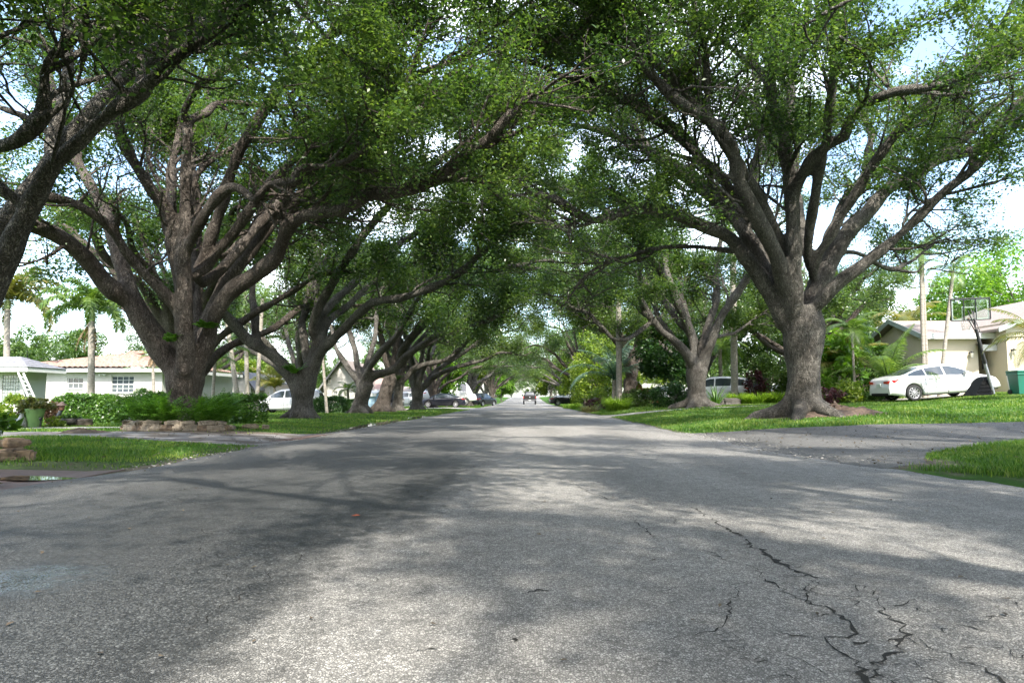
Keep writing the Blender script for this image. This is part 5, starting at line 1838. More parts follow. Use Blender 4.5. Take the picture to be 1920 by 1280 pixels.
def garden_tree(name, label, loc, h, size, n, leaf, m, seed, tr=.14, group=None, lumps=50, lump=.26):
    r = np.random.default_rng(seed)
    root = thing(name, label, 'tree', loc, group)
    mb = MB()
    top = Vector((r.uniform(-.3, .3), r.uniform(-.3, .3), h - size[2] * .8))
    mb.tube([(0, 0, -.15), (0, 0, .3), top * .6, top], [tr * 1.5, tr, tr * .9, tr * .8], 9)
    for i in range(9):
        a = i * 2.4 + r.uniform(-.3, .3)
        e = top + Vector((math.cos(a) * size[0] * .75, math.sin(a) * size[1] * .75, size[2] * r.uniform(.1, 1.4)))
        mid = top.lerp(e, .5) + Vector((0, 0, .15 * size[2]))
        mb.tube([top * .9, mid, e], [tr * .6, tr * .35, tr * .1], 6)
    mb.build('trunk', BARK, root)
    c = cloud(r, n, size, lumps=lumps, lump=lump)
    c[:, 2] += h
    obj('crown', leaves('crown', c, leaf, .5, r, .3), m, root)
    return root


def blades_clump(name, label, loc, n, L, w, spread, m, seed, cat='plant', arch=1.1, sub='foliage', group=None):
    r = np.random.default_rng(seed)
    root = thing(name, label, cat, loc, group)
    az = r.uniform(0, 6.28, n)
    rad = spread * np.sqrt(r.random(n))
    p0 = np.stack([np.cos(az) * rad, np.sin(az) * rad, np.zeros(n)], -1)
    a2 = az + r.normal(0, .5, n)
    ln = L * r.uniform(.65, 1.15, n)
    e0 = r.uniform(.9, 1.45, n)
    V, F = [], []
    side = np.stack([-np.sin(a2), np.cos(a2), np.zeros(n)], -1)
    p = p0.copy()
    k = 5
    rows = []
    for j in range(k):
        t = j / (k - 1)
        ww = w * (1 - .85 * t) * (1 if j else .8)
        rows.append(np.stack([p - side * ww / 2, p + side * ww / 2], 1))
        e = e0 - arch * 1.5 * t ** 1.2
        st = ln / (k - 1)
        p = p + np.stack([np.cos(a2) * np.cos(e) * st, np.sin(a2) * np.cos(e) * st, np.sin(e) * st], -1)
    V = np.stack(rows, 1)
    idx = np.arange(n * k * 2).reshape(n, k, 2)
    F = np.stack([idx[:, :-1, 0], idx[:, :-1, 1], idx[:, 1:, 1], idx[:, 1:, 0]], -1).reshape(-1, 4)
    obj(sub, np_mesh(sub, V.reshape(-1, 3), F), m, root)
    return root


def hedge(name, label, x0, y0, x1, y1, h, th, n, leaf, m, seed):
    r = np.random.default_rng(seed)
    L = math.hypot(x1 - x0, y1 - y0)
    loc = ((x0 + x1) / 2, (y0 + y1) / 2, min(H(x0, y0), H(x1, y1)))
    root = thing(name, label, 'hedge', loc, None, (0, 0, math.atan2(y1 - y0, x1 - x0)))
    # leaves crowd the outer faces
    f = r.random(n)
    u = r.uniform(-L / 2, L / 2, n)
    lum = .10 * np.sin(u * 2.1 + seed) + .06 * np.sin(u * 5.3)
    dep = np.abs(r.normal(0, .09, n))
    y = np.where(f < .55, -th / 2 + dep, np.where(f < .7, th / 2 - dep, r.uniform(-th / 2, th / 2, n)))
    z = np.where(f < .7, r.uniform(0.03, h, n), h - dep * .8)
    z = z + lum * (z / h)
    e = f > .96
    u = np.where(e, np.where(r.random(n) < .5, -L / 2 + dep, L / 2 - dep), u)
    z = np.where(e, r.uniform(.03, h, n), z)
    c = np.stack([u, y + lum * .5, z], -1) + r.normal(0, .035, (n, 3))
    obj('foliage', leaves('foliage', c, leaf, .6, r, .1), m, root)
    mb = MB()
    for i in range(int(L / .45)):
        x = -L / 2 + .3 + i * .45
        mb.tube([(x, 0, -.05), (x + r.uniform(-.1, .1), r.uniform(-.1, .1), h * .5), (x + r.uniform(-.2, .2), r.uniform(-.2, .2), h * .85)], [.025, .018, .008], 5)
    mb.build('stems', BARK, root)
    return root


hedge('hedge', 'long clipped green hedge running behind the fern bed oak', -15.6, 23.2, -8.3, 21.6, .86, .9, 26000, .085, HEDGE, 1)
hedge('hedge', 'low dark hedge behind the second oak, right of the white minivan', P(592, 760, 44).x, 44, P(668, 760, 44).x, 43.4, .95, .8, 9000, .10, HEDGED, 2)
bush('topiary_bush', 'clipped round bush under the right window of the tile-roofed house', gz(266, 755, 38, 0), (.72, .7, .78), 9000, .07, HEDGE, 3, 'bush', lumps=160, lump=.16)

# ferns round the big left oak, as one planted bed
def fern_bed(label, cx, cy, rx, ry, n, seed, L=.75):
    r = np.random.default_rng(seed)
    z0 = H(cx, cy)
    root = thing('fern_clump', label, 'fern', (cx, cy, z0))
    V, F, off = [], [], 0
    for i in range(n):
        a = r.uniform(0, 6.28)
        q = r.uniform(.75, 1.0)
        o = np.array([math.cos(a) * rx * q, math.sin(a) * ry * q, .08])
        for j in range(6):
            rp, v, f = frond_np(r, L * r.uniform(.7, 1.2), 17, .035, .13, r.uniform(.7, 1.5), r.uniform(.9, 1.5), a + r.normal(0, 1.1), 0, .3)
            V.append(v + o)
            F.append(f + off)
            off += len(v)
    obj('fronds', np_mesh('fronds', np.concatenate(V), np.concatenate(F)), FERN, root)
    return root


fern_bed('lush ferns growing round the foot of the big left oak', b2[0], b2[1] - .1, 1.08, 1.0, 62, 4, .95)
for q, (px, py, d, L, sd2, lb) in enumerate([(331, 648, 17.4, .3, 41, 'ferns hanging from the main fork of the big left oak'), (383, 622, 17.5, .24, 42, 'small fern tuft in the right fork of the big left oak'), (556, 705, 27.6, .5, 43, 'epiphyte fern clump in the low fork of the second left oak'), (742, 715, 47.5, .7, 44, 'fern hanging off the upright oak with the long low limb')]):
    p = P(px, py, d)
    rt = fern_bed(lb, 0, 0, .16, .16, 5, sd2, L)
    rt.location = (p.x, d, p.z)

# ring of flat stones round the fern bed, and stones by the left edge
def stone_mesh(seed, sx, sy, sz):
    r = np.random.default_rng(seed)
    bm = bmesh.new()
    bmesh.ops.create_cube(bm, size=1)
    bmesh.ops.bevel(bm, geom=list(bm.edges), offset=.16, segments=2, affect='EDGES')
    bmesh.ops.subdivide_edges(bm, edges=list(bm.edges), cuts=1, use_grid_fill=True)
    ph = r.uniform(0, 6, 6)
    for v in bm.verts:
        c = v.co
        k = 1 + .1 * math.sin(c.x * 6 + ph[0]) + .1 * math.sin(c.y * 7 + ph[1]) + .07 * math.sin(c.z * 8 + ph[2]) + r.normal(0, .018)
        v.co = Vector((c.x * sx * k, c.y * sy * k, c.z * sz * (1 + .12 * math.sin(c.x * 5 + ph[3]) + .1 * math.sin(c.y * 4 + ph[4]))))
    me = bpy.data.meshes.new('stone')
    bm.to_mesh(me)
    bm.free()
    return me


def stone(name, me_seed, dims, loc, rz, m, label, group=None, cat='stone', tilt=0):
    o = obj(name, stone_mesh(me_seed, *dims), m, None, loc)
    o.rotation_euler = (tilt, tilt * .5, rz)
    return tag(o, label, cat, group)


rr_ = random.Random(5)
RG = 'flat stones ringing the fern bed'
for i in range(17):
    a = R(-180 + i * 180 / 16)
    x, y = b2[0] + 1.28 * math.cos(a), b2[1] - .1 + 1.2 * math.sin(a)
    stone('edging_stone', 10 + i, (.34, .2, .15), (x, y, H(x, y) + .06), a + R(90) + rr_.uniform(-.2, .2), STONE if i % 3 else STONEB, 'flat tan stone in the low ring round the fern bed', RG, tilt=rr_.uniform(-.12, .12))
for i, a in enumerate((-160, -118, -96, -74, -60, -40, -22)):
    x, y = b2[0] + 1.25 * math.cos(R(a)), b2[1] - .1 + 1.17 * math.sin(R(a))
    stone('edging_stone', 40 + i, (.36, .22, .12), (x, y, H(x, y) + .185), R(a + 90) + rr_.uniform(-.2, .2), STONE, 'upper flat stone laid on the ring round the fern bed', RG + ', upper course', tilt=rr_.uniform(-.15, .15))
for i, (px, py, d, dm, lb) in enumerate([(20, 838, 9.6, (.36, .26, .16), 'large brown stone at the left edge of the grass strip, lower left'), (46, 842, 9.4, (.3, .24, .14), 'rounded brown stone at the right end of the left edge pile'), (8, 848, 9.2, (.3, .2, .12), 'flat brown stone at the very left edge'), (30, 826, 9.7, (.34, .22, .13), 'tan stone lying on top of the left edge pile')]):
    p = P(px, py, d)
    zz = H(p.x, d) + (.06 if i != 3 else .2)
    stone('edging_stone', 60 + i, dm, (p.x, d, zz), rr_.uniform(0, 3), STONEB, lb, 'brown stones at the left edge')
for i, (px, py, d, dm, lb) in enumerate([(470, 801, 19, (.42, .24, .16), 'low tan stone lying in the grass right of the fern bed'), (498, 802, 19, (.2, .14, .13), 'small pale stone in the grass right of the fern bed')]):
    p = P(px, py, d)
    stone('stone', 70 + i, dm, (p.x, d, H(p.x, d) + .05), .3, STONE, lb)
stone('boulder', 75, (1.25, .6, .5), gz(1369, 755, 38, .14), .1, mat('dark_rock', (.06, .055, .05), (.11, .1, .09), 5, .9, .6, 20), 'dark low boulder among the shrubs right of the pale oak')


def mound(name, label, cx, cy, rx, ry, h, m, seed, cat):
    r = np.random.default_rng(seed)
    V, F = [], []
    na, nr = 48, 14
    ph = r.uniform(0, 6, 8)
    for j in range(nr + 1):
        t = j / nr
        for i in range(na):
            a = 2 * math.pi * i / na
            q = 1 + .16 * math.sin(2 * a + ph[0]) + .12 * math.sin(3 * a + ph[1]) + .08 * math.sin(7 * a + ph[2])
            x, y = cx + rx * q * t * math.cos(a), cy + ry * q * t * math.sin(a)
            lump = 1 + .35 * math.sin(x * 5 + ph[3]) * math.sin(y * 6 + ph[4]) + .2 * r.normal()
            V.append((x - cx, y - cy, H(x, y) - H(cx, cy) + h * (1 - t ** 1.6) * lump - (.05 if j == nr else 0)))
    for j in range(nr):
        for i in range(na):
            F.append((j * na + i, (j + 1) * na + i, (j + 1) * na + (i + 1) % na, j * na + (i + 1) % na))
    o = obj(name, np_mesh(name, V, F, False), m, None, (cx, cy, H(cx, cy)))
    return tag(o, label, cat)


mound('mulch_pile', 'low heap of dark mulch on the left driveway', P(152, 815, 15.6).x, 15.6, .62, .42, .085, mat('dark_mulch', (.045, .035, .026), (.11, .085, .06), 9, .95, 1, 30), 76, 'mulch')
mound('mulch_mound', 'brown leaf mulch mounded round the foot of the big right oak', b1[0] + .7, b1[1] - .3, 1.5, 1.0, .2, mat('leaf_mulch', (.06, .042, .032), (.13, .092, .068), 16, .95, 1, 40), 77, 'mulch')

# left garden corner
bush('shrub', 'yellow-green shrub under the glass block window', gz(18, 770, 23), (1.0, .6, .48), 4500, .12, YLEAF, 81)
bush('shrub', 'broad-leaved plant at the left edge above the brown stones', (P(-22, 810, 9.9).x, 9.9, H(-7.7, 9.9) + .05), (.34, .34, .30), 380, .24, HEDGE, 82, 'plant', asp=.4, lumps=18)
bush('shrub', 'reddish brown dried shrub behind the green planter', gz(96, 785, 20.4), (.42, .3, .36), 1600, .1, leafmat('rusty_leaf', (.08, .05, .03), (.17, .10, .06), (.25, .16, .10), .25), 83)
bush('shrub', 'small yellow-leaved plant in front of the stone lantern', gz(104, 795, 19.3), (.22, .2, .16), 500, .09, YLEAF, 84, 'plant')


def planter():
    b = gz(64, 802, 19)
    root = thing('planter', 'tall tapered green planter with a bushy plant beside the path', 'planter', b)
    m = MB()
    m.lathe([(.001, 0), (.15, 0), (.165, .03), (.235, .48), (.25, .5), (.25, .53), (.215, .53), (.2, .46), (.001, .46)], 24)
    m.build('pot', mat('green_glaze', (.17, .30, .10), (.12, .23, .08), 4, .45, .1), root)
    r = np.random.default_rng(3)
    c = cloud(r, 1300, (.42, .34, .2))
    c[:, 2] += .62
    obj('foliage', leaves('foliage', c, .1, .45, r), leafmat('planter_leaf', (.05, .06, .02), (.1, .12, .03), (.22, .16, .08), .3), root)
    v = gz(40, 803, 18.8)
    o = MB()
    o.lathe([(.001, 0), (.11, 0), (.135, .05), (.14, .12), (.11, .24), (.06, .33), (.045, .38), (.06, .40), (.001, .40)], 22)
    o = o.build('vase', mat('grey_glass', (.22, .25, .22), (.12, .13, .10), 6, .15, spec=.8), None, v)
    tag(o, 'grey-green glass vase standing left of the green planter', 'vase')
    v = gz(51, 798, 19.3)
    o = MB()
    o.lathe([(.001, 0), (.09, 0), (.13, .08), (.14, .18), (.11, .25), (.12, .27), (.09, .26), (.001, .2)], 18)
    o = o.build('pot', BLACKP, None, v)
    tag(o, 'small black pot between the glass vase and the green planter', 'pot')
    v = gz(75, 805, 18.7)
    o = thing('garden_light', 'short black stake light in front of the green planter', 'garden light', v)
    s = MB()
    s.tube([(0, 0, -.03), (0, 0, .2)], .012, 8)
    s.build('stake', BLACKM, o)
    s = MB()
    s.lathe([(.001, .2), (.03, .2), (.035, .24), (.05, .26), (.001, .3)], 14)
    s.build('lamp_head', BLACKM, o)
    # lantern ornament
    v = gz(114, 800, 20.2)
    root = thing('garden_ornament', 'garden ornament with a small roofed lantern head on a curved dark stem', 'ornament', v)
    s = MB()
    s.tube([(-.14, 0, 0), (-.12, 0, .2), (-.06, 0, .38), (.0, 0, .48)], [.075, .07, .055, .05], 12)
    s.build('stem', mat('dark_slate', (.05, .06, .07), (.09, .1, .11), 6, .5), root)
    s = MB()
    s.lathe([(.001, .46), (.07, .46), (.06, .52), (.075, .54), (.075, .60), (.001, .60)], 12)
    s.build('lamp_head', mat('terracotta', (.38, .19, .12), (.28, .14, .1), 6, .8), root)
    s = MB()
    s.lathe([(.14, .60), (.13, .62), (.05, .68), (.03, .71), (.001, .72)], 12)
    s.build('roof', mat('brown_slate', (.12, .085, .075), (.17, .12, .1), 6, .8), root)
    v = gz(132, 798, 20)
    root = thing('bowl', 'wide black bowl with low rim right of the lantern ornament', 'bowl', v)
    s = MB()
    s.lathe([(.001, 0), (.2, .0), (.3, .06), (.33, .14), (.3, .2), (.31, .23), (.26, .22), (.22, .14), (.001, .12)], 24)
    s.build('basin', mat('black_clay', (.03, .03, .03), (.06, .055, .05), 6, .5), root)
    r = np.random.default_rng(8)
    c = cloud(r, 350, (.22, .2, .08))
    c[:, 2] += .26
    obj('foliage', leaves('foliage', c, .09, .35, r), HEDGE, root)
    v = gz(159, 798, 20)
    s = MB()
    s.lathe([(.001, 0), (.21, 0), (.2, .06), (.19, .15), (.185, .2), (.1, .21), (.001, .205)], 20, sx=1.05)
    o = s.build('tree_stump', mat('stump_wood', (.2, .165, .125), (.09, .07, .05), 5, .95, .8, 24), None, v)
    tag(o, 'cut tree stump right of the wide black bowl', 'stump')


planter()

# right-hand shrubbery
blades_clump('strap_leaf_clump', 'large round strap-leaved clump below the tall royal palm', gz(1158, 762, 42), 1100, 1.15, .045, .62, STRAP, 91)
blades_clump('strap_leaf_clump', 'spiky green plant right of the pale forked oak trunk', gz(1342, 755, 37), 26, 1.2, .13, .12, HEDGE, 92, arch=.6)
blades_clump('strap_leaf_clump', 'low strap-leaved clump under the royal palm by the blue car', gz(1384, 745, 40), 500, .95, .05, .5, STRAP, 93)
blades_clump('strap_leaf_clump', 'yellow-green strap clump right of the dark boulder', gz(1420, 750, 38), 520, .85, .05, .6, STRAP, 94)
blades_clump('strap_leaf_clump', 'strap-leaved clump left of the big right oak trunk', gz(1456, 750, 38), 520, .85, .05, .6, STRAP, 95)
blades_clump('ground_plant', 'low grassy plants at the right road edge beyond the purple plants', gz(1085, 752, 62), 600, .7, .06, 1.4, STRAP, 96)
blades_clump('strap_leaf_clump', 'pale dry-tipped clump left of the round strap-leaved clump', gz(1106, 762, 46), 300, .7, .03, .6, leafmat('dry_strap', (.12, .12, .05), (.2, .19, .09), (.32, .28, .16), .25), 97)
bush('cordyline', 'purple-leaved plants left of the round strap-leaved clump', gz(1118, 752, 50), (1.1, .6, .45), 420, .3, PLEAF, 98, 'plant', asp=.22)
bush('cordyline', 'tall dark red cordyline left of the big right oak', gz(1414, 740, 42), (.6, .5, 1.0), 420, .36, PLEAF, 99, 'plant', asp=.25)
bush('cordyline', 'small purple plant beside the white sedan with tinted windows', gz(1216, 748, 52), (.5, .5, .6), 500, .25, PLEAF, 100, 'plant', asp=.22)
bush('cordyline', 'dark red plants right of the big right oak trunk', gz(1556, 745, 30), (.5, .4, .35), 500, .2, PLEAF, 101, 'plant', asp=.25)
bush('shrub', 'rounded dark shrub left of the pale forked oak', gz(1262, 765, 39), (1.2, .8, .72), 5500, .12, HEDGED, 102)
bush('shrub', 'dark bush against the shade right of the royal palm by the blue car', gz(1440, 745, 43), (1.5, .9, 1.3), 6500, .15, GLEAF, 103)
bush('shrub', 'low green row of bushes behind the big right oak', gz(1600, 756, 31), (1.6, .5, .26), 4200, .09, HEDGED, 104)
bush('shrub', 'glossy big-leaved tropical shrub just right of the big right oak', gz(1572, 740, 32.5), (1.0, .9, 1.5), 1500, .42, BLEAF, 105, asp=.4)
bush('shrub', 'tall big-leaved tropical shrub behind the thin-trunked young palm', gz(1625, 740, 34.5), (1.6, 1.0, 1.55), 1800, .42, HEDGE, 106, asp=.35)
bush('shrub', 'yellow-green shrub at the foot of the thin-trunked young palm', gz(1590, 752, 30.5), (.6, .5, .5), 900, .22, YLEAF, 107, asp=.3)
bush('shrub', 'dark shrub beside the royal palm trunk foot', gz(1195, 752, 47), (1.0, .8, .6), 3000, .13, GLEAF, 108)
bush('shrub', 'green shrub at the foot of the twin-stemmed oak', gz(1135, 748, 55), (1.4, .9, .75), 3500, .14, YLEAF, 109)
for i, (px, d, h, sz, m, lb) in enumerate([
        (1258, 47, 3.6, (2.2, 2.0, 2.1), HEDGED, 'dark dense garden tree between the twin-stemmed oak and the pale forked oak'),
        (1430, 52, 3.6, (3.0, 2.5, 2.9), GLEAF, 'olive-green garden tree behind the dark red cordyline'),
        (1490, 58, 5.0, (3.6, 3.0, 3.6), GLEAF, 'tall garden tree behind the big right oak trunk'),
        (1120, 66, 3.6, (3.0, 2.6, 3.1), YLEAF, 'sunlit yellow-green garden tree beyond the coconut palm'),
        (1085, 84, 3.5, (3.2, 3, 3.1), YLEAF, 'yellow-green garden tree far along the right verge'),
        (1225, 74, 4.6, (4.0, 3, 3.8), YLEAF, 'pale yellow-green tree above the red brick house'),
        (1330, 70, 5.5, (5, 3.5, 4.6), GLEAF, 'broad garden tree behind the white hatchback'),
        (1560, 46, 4.6, (3.2, 2.6, 3.4), GLEAF, 'garden tree with small leaves behind the tropical shrubs'),
        (1640, 52, 5.0, (2.6, 2.4, 3.0), GLEAF, 'dusky green tree left of the pale palm crowns'),
        (1850, 50, 6.0, (4.2, 3, 3.0), BLEAF, 'bright yellow-green tree behind the basketball backboard'),
        (1935, 46, 7.5, (3.6, 3, 3.6), BLEAF, 'bright tree at the right edge beyond the cream house'),
        (1775, 56, 5.0, (3.0, 3, 2.6), YLEAF, 'yellowish tree between the palm crowns and the backboard'),
        (838, 78, 4.4, (2.2, 2.2, 2.6), BLEAF, 'bright green young tree above the black sedan'),
        (860, 96, 5.0, (3.4, 3, 3.4), YLEAF, 'yellow-green tree behind the camper van'),
        (800, 92, 5.0, (3.4, 3, 3.4), BLEAF, 'leafy green tree beyond the pale grey oak trunk'),
        (470, 78, 4.2, (2.6, 2, 1.8), YLEAF, 'small yellow-green tree behind the dark-trimmed white house'),
        (120, 75, 5.6, (4.6, 3, 3.2), GLEAF, 'dim tree beyond the tile-roofed house'),
        (45, 60, 4.5, (3, 3, 2.6), GLEAF, 'bluish green tree behind the yellowing foxtail palm'),
        (560, 96, 4.8, (5, 3, 3.2), GLEAF, 'tree rising behind the white gabled house roof'),
        (720, 112, 5.4, (5, 3, 4.2), GLEAF, 'tree filling the gap behind the left oak trunks'),
        (1030, 130, 4.6, (2.6, 2.6, 3.2), YLEAF, 'pale green tree behind the white street sign'),
        (940, 150, 4.4, (3, 2.6, 3), BLEAF, 'pale green tree at the far left end of the tunnel'),
        ]):
    garden_tree('garden_tree', lb, gz(px, 740, d, -.05), h, sz, int(5200 + 2200 * sz[0]), .15 + d * .0018, m, 200 + i)
FT = 'far trees closing the horizon'
rf = random.Random(9)
fp = None
for i in range(26):
    x = -150 + i * 12 + rf.uniform(-3, 3)
    y = rf.uniform(125, 165) if abs(x) > 14 else rf.uniform(255, 275)
    lb = 'distant tree in the line beyond the far houses on the left' if x < 0 else 'distant tree in the line beyond the far houses on the right'
    if abs(x) < 14:
        lb = 'distant tree behind the far end of the street'
    if fp is None:
        fp = garden_tree('distant_tree', lb, (x, y, H(x, y)), 6.0, (5.5, 5, 5.2), 9000, .42, GLEAF, 300, .3, FT)
    else:
        dup(fp, (x, y, H(x, y)), lb, FT + (' on the left' if x < -14 else ' on the right' if x > 14 else ' at the street end'), rf.uniform(0, 6), rf.uniform(.85, 1.25))
fp['group'] = FT + ' on the left'


# ------------------------------------------------------------------ houses
def wall_cells(mb, x0, x1, z0, z1, ops, dep=.14, mi=0, y=0.0):
    """A wall facing -y with real openings: front cells and reveals."""
    xs = sorted({x0, x1, *[o[0] for o in ops], *[o[1] for o in ops]})
    zs = sorted({z0, z1, *[o[2] for o in ops], *[o[3] for o in ops]})
    for i in range(len(xs) - 1):
        for j in range(len(zs) - 1):
            cx, cz = (xs[i] + xs[i + 1]) / 2, (zs[j] + zs[j + 1]) / 2
            if any(o[0] < cx < o[1] and o[2] < cz < o[3] for o in ops):
                continue
            mb.quad((xs[i], y, zs[j]), (xs[i + 1], y, zs[j]), (xs[i + 1], y, zs[j + 1]), (xs[i], y, zs[j + 1]), mi)
    for (a, b, c, d) in ops:
        mb.quad((a, y, c), (a, y + dep, c), (a, y + dep, d), (a, y, d), mi)
        mb.quad((b, y + dep, c), (b, y, c), (b, y, d), (b, y + dep, d), mi)
        mb.quad((a, y, d), (a, y + dep, d), (b, y + dep, d), (b, y, d), mi)
        mb.quad((a, y + dep, c), (a, y, c), (b, y, c), (b, y + dep, c), mi)
    return mb


def window(root, x0, x1, z0, z1, nc, nr, y=0.0, fw=.05, split=True, fm=WHITEW, gm=WINGL, sill=True, mid=None):
    w = MB()
    w.box(x0 + fw, x1 - fw, y + .10, y + .115, z0 + fw, z1 - fw)
    wo = w.build('window', gm, root)
    f = MB()
    f.box(x0, x0 + fw, y + .06, y + .12, z0, z1)
    f.box(x1 - fw, x1, y + .06, y + .12, z0, z1)
    f.box(x0 + fw, x1 - fw, y + .06, y + .12, z0, z0 + fw)
    f.box(x0 + fw, x1 - fw, y + .06, y + .12, z1 - fw, z1)
    if split:
        zm = (z0 + z1) / 2
        f.box(x0 + fw, x1 - fw, y + .055, y + .098, zm - .03, zm + .03)
    for i in range(1, nc):
        x = x0 + (x1 - x0) * i / nc
        f.box(x - .015, x + .015, y + .075, y + .099, z0 + fw, z1 - fw)
    for j in range(1, nr):
        z = z0 + (z1 - z0) * j / nr
        if split and abs(z - (z0 + z1) / 2) < .02:
            continue
        f.box(x0 + fw, x1 - fw, y + .077, y + .097, z - .013, z + .013)
    f.build('frame', fm, wo)
    if sill:
        s = MB()
        s.bevbox(x0 - .06, x1 + .06, y - .06, y + .05, z0 - .07, z0 - .003, .01)
        s.build('sill', fm, wo)
    return wo


TILE = mat('clay_tile', (.30, .20, .15), (.18, .11, .09), 2.2, .85, .3, 30)
TILE2 = mat('clay_tile_mixed', (.34, .235, .185), (.14, .09, .075), 7, .85, .3, 30, lo=.3, hi=.7)


def tile_house():
    yw = 45.0
    s = FPX / yw
    def X(px): return P(px, 740, yw).x
    zg = H(X(180), yw)
    root = thing('tile_roof_house', 'long white house with a clay tile roof behind the hedge on the left', 'house', (X(180), yw, zg))
    x0, x1 = X(30) - root.location.x, X(303) - root.location.x
    def lx(px): return X(px) - root.location.x
    def lz(py): return P(180, py, yw).z - zg
    ze = lz(697)
    ops = [(lx(57), lx(84.5), lz(741), lz(711)), (lx(125), lx(155), lz(728.5), lz(707.5)), (lx(207), lx(250), lz(736), lz(704.5))]
    m = MB()
    wall_cells(m, x0, x1, -.1, ze, ops)
    dp = 11
    m.quad((x1, 0, -.1), (x1, dp, -.1), (x1, dp, ze), (x1, 0, ze))
    m.quad((x0, dp, -.1), (x0, 0, -.1), (x0, 0, ze), (x0, dp, ze))
    m.quad((x1, dp, -.1), (x0, dp, -.1), (x0, dp, ze), (x1, dp, ze))
    # shallow pilaster panels
    m.box(lx(232) - .9, lx(232) - .84, -.02, .0, 0, ze)
    m.build('wall', STUCCO, root)
    window(root, *ops[0], 3, 4)
    window(root, *ops[1], 3, 2, split=True)
    window(root, *ops[2], 4, 4)
    # fascia
    f = MB()
    oh = .55
    f.box(x0 - oh, x1 + oh, -oh - .03, -oh, ze - .02, ze + .2)
    f.box(x0 - oh, x1 + oh, -oh, .3, ze - .02, ze + .02)
    f.box(x1 + oh, x1 + oh + .03, -oh, dp + oh, ze - .02, ze + .2)
    f.build('fascia', WHITEW, root)
    # hip roof of barrel tiles: wave across, step down the slope
    zr = lz(652)
    hw = dp / 2 + oh
    zb_ = ze + .2
    V, F = [], []
    nrow, sub = 15, 3
    us = np.arange(x0 - oh - .05, x1 + oh + .05, .06)
    def slope(fn, u0, u1, inset):
        us = np.arange(u0, u1, .06)
        b = len(V)
        nv = 0
        tv = []
        for rI in range(nrow):
            for j in (0.0, .98):
                tv.append((rI + j) / nrow)
        for rI, t in enumerate(tv):
            step = .075 if rI % 2 == 0 else 0.0
            for u in us:
                wv = .075 * abs(math.cos(u * math.pi / .36)) ** .8
                uu = min(max(u, u0 + inset * t), u1 - inset * t)
                V.append(fn(uu, t, wv + step))
            nv += 1
        k = len(us)
        for i in range(nv - 1):
            for j in range(k - 1):
                F.append((b + i * k + j, b + i * k + j + 1, b + (i + 1) * k + j + 1, b + (i + 1) * k + j))
    slope(lambda u, t, h: (u, -oh - .06 + (hw + .06) * t, zb_ + (zr - zb_) * t + h), x0 - oh - .06, x1 + oh + .06, hw)
    slope(lambda u, t, h: (x1 + oh + .06 - (hw + .06) * t, u, zb_ + (zr - zb_) * t + h), -oh - .06, dp + oh + .06, hw)
    slope(lambda u, t, h: (x0 - oh - .06 + (hw + .06) * t, u, zb_ + (zr - zb_) * t + h), -oh - .06, dp + oh + .06, hw)
    rf_ = obj('roof', np_mesh('roof', V, F, False), TILE2, root)
    c = MB()
    c.tube([(x0 + hw - oh, dp / 2, zr + .06), (x1 - hw + oh, dp / 2, zr + .06)], .12, 10)
    for xx, xe in ((x1 + oh, x1 + oh - hw), (x0 - oh, x0 - oh + hw)):
        c.tube([(xx, -oh, zb_ + .08), (xe, dp / 2, zr + .06)], .11, 10)
    c.build('ridge_cap', TILE, rf_)
    sl_ = MB()
    p = (lx(193), lz(702))
    for q in (-.13, .13):
        sl_.lathe([(.03, 0), (.06, .05), (.075, .14), (.001, .13)], 12, M=Matrix.Translation((p[0] + q, -.12, p[1])) @ Matrix.Rotation(R(110), 4, 'X') @ Matrix.Rotation(q * 2, 4, 'Y'))
    sl_.box(p[0] - .15, p[0] + .15, -.06, .0, p[1] - .03, p[1] + .03)
    sl_.build('security_light', WHITEW, root)


tile_house()


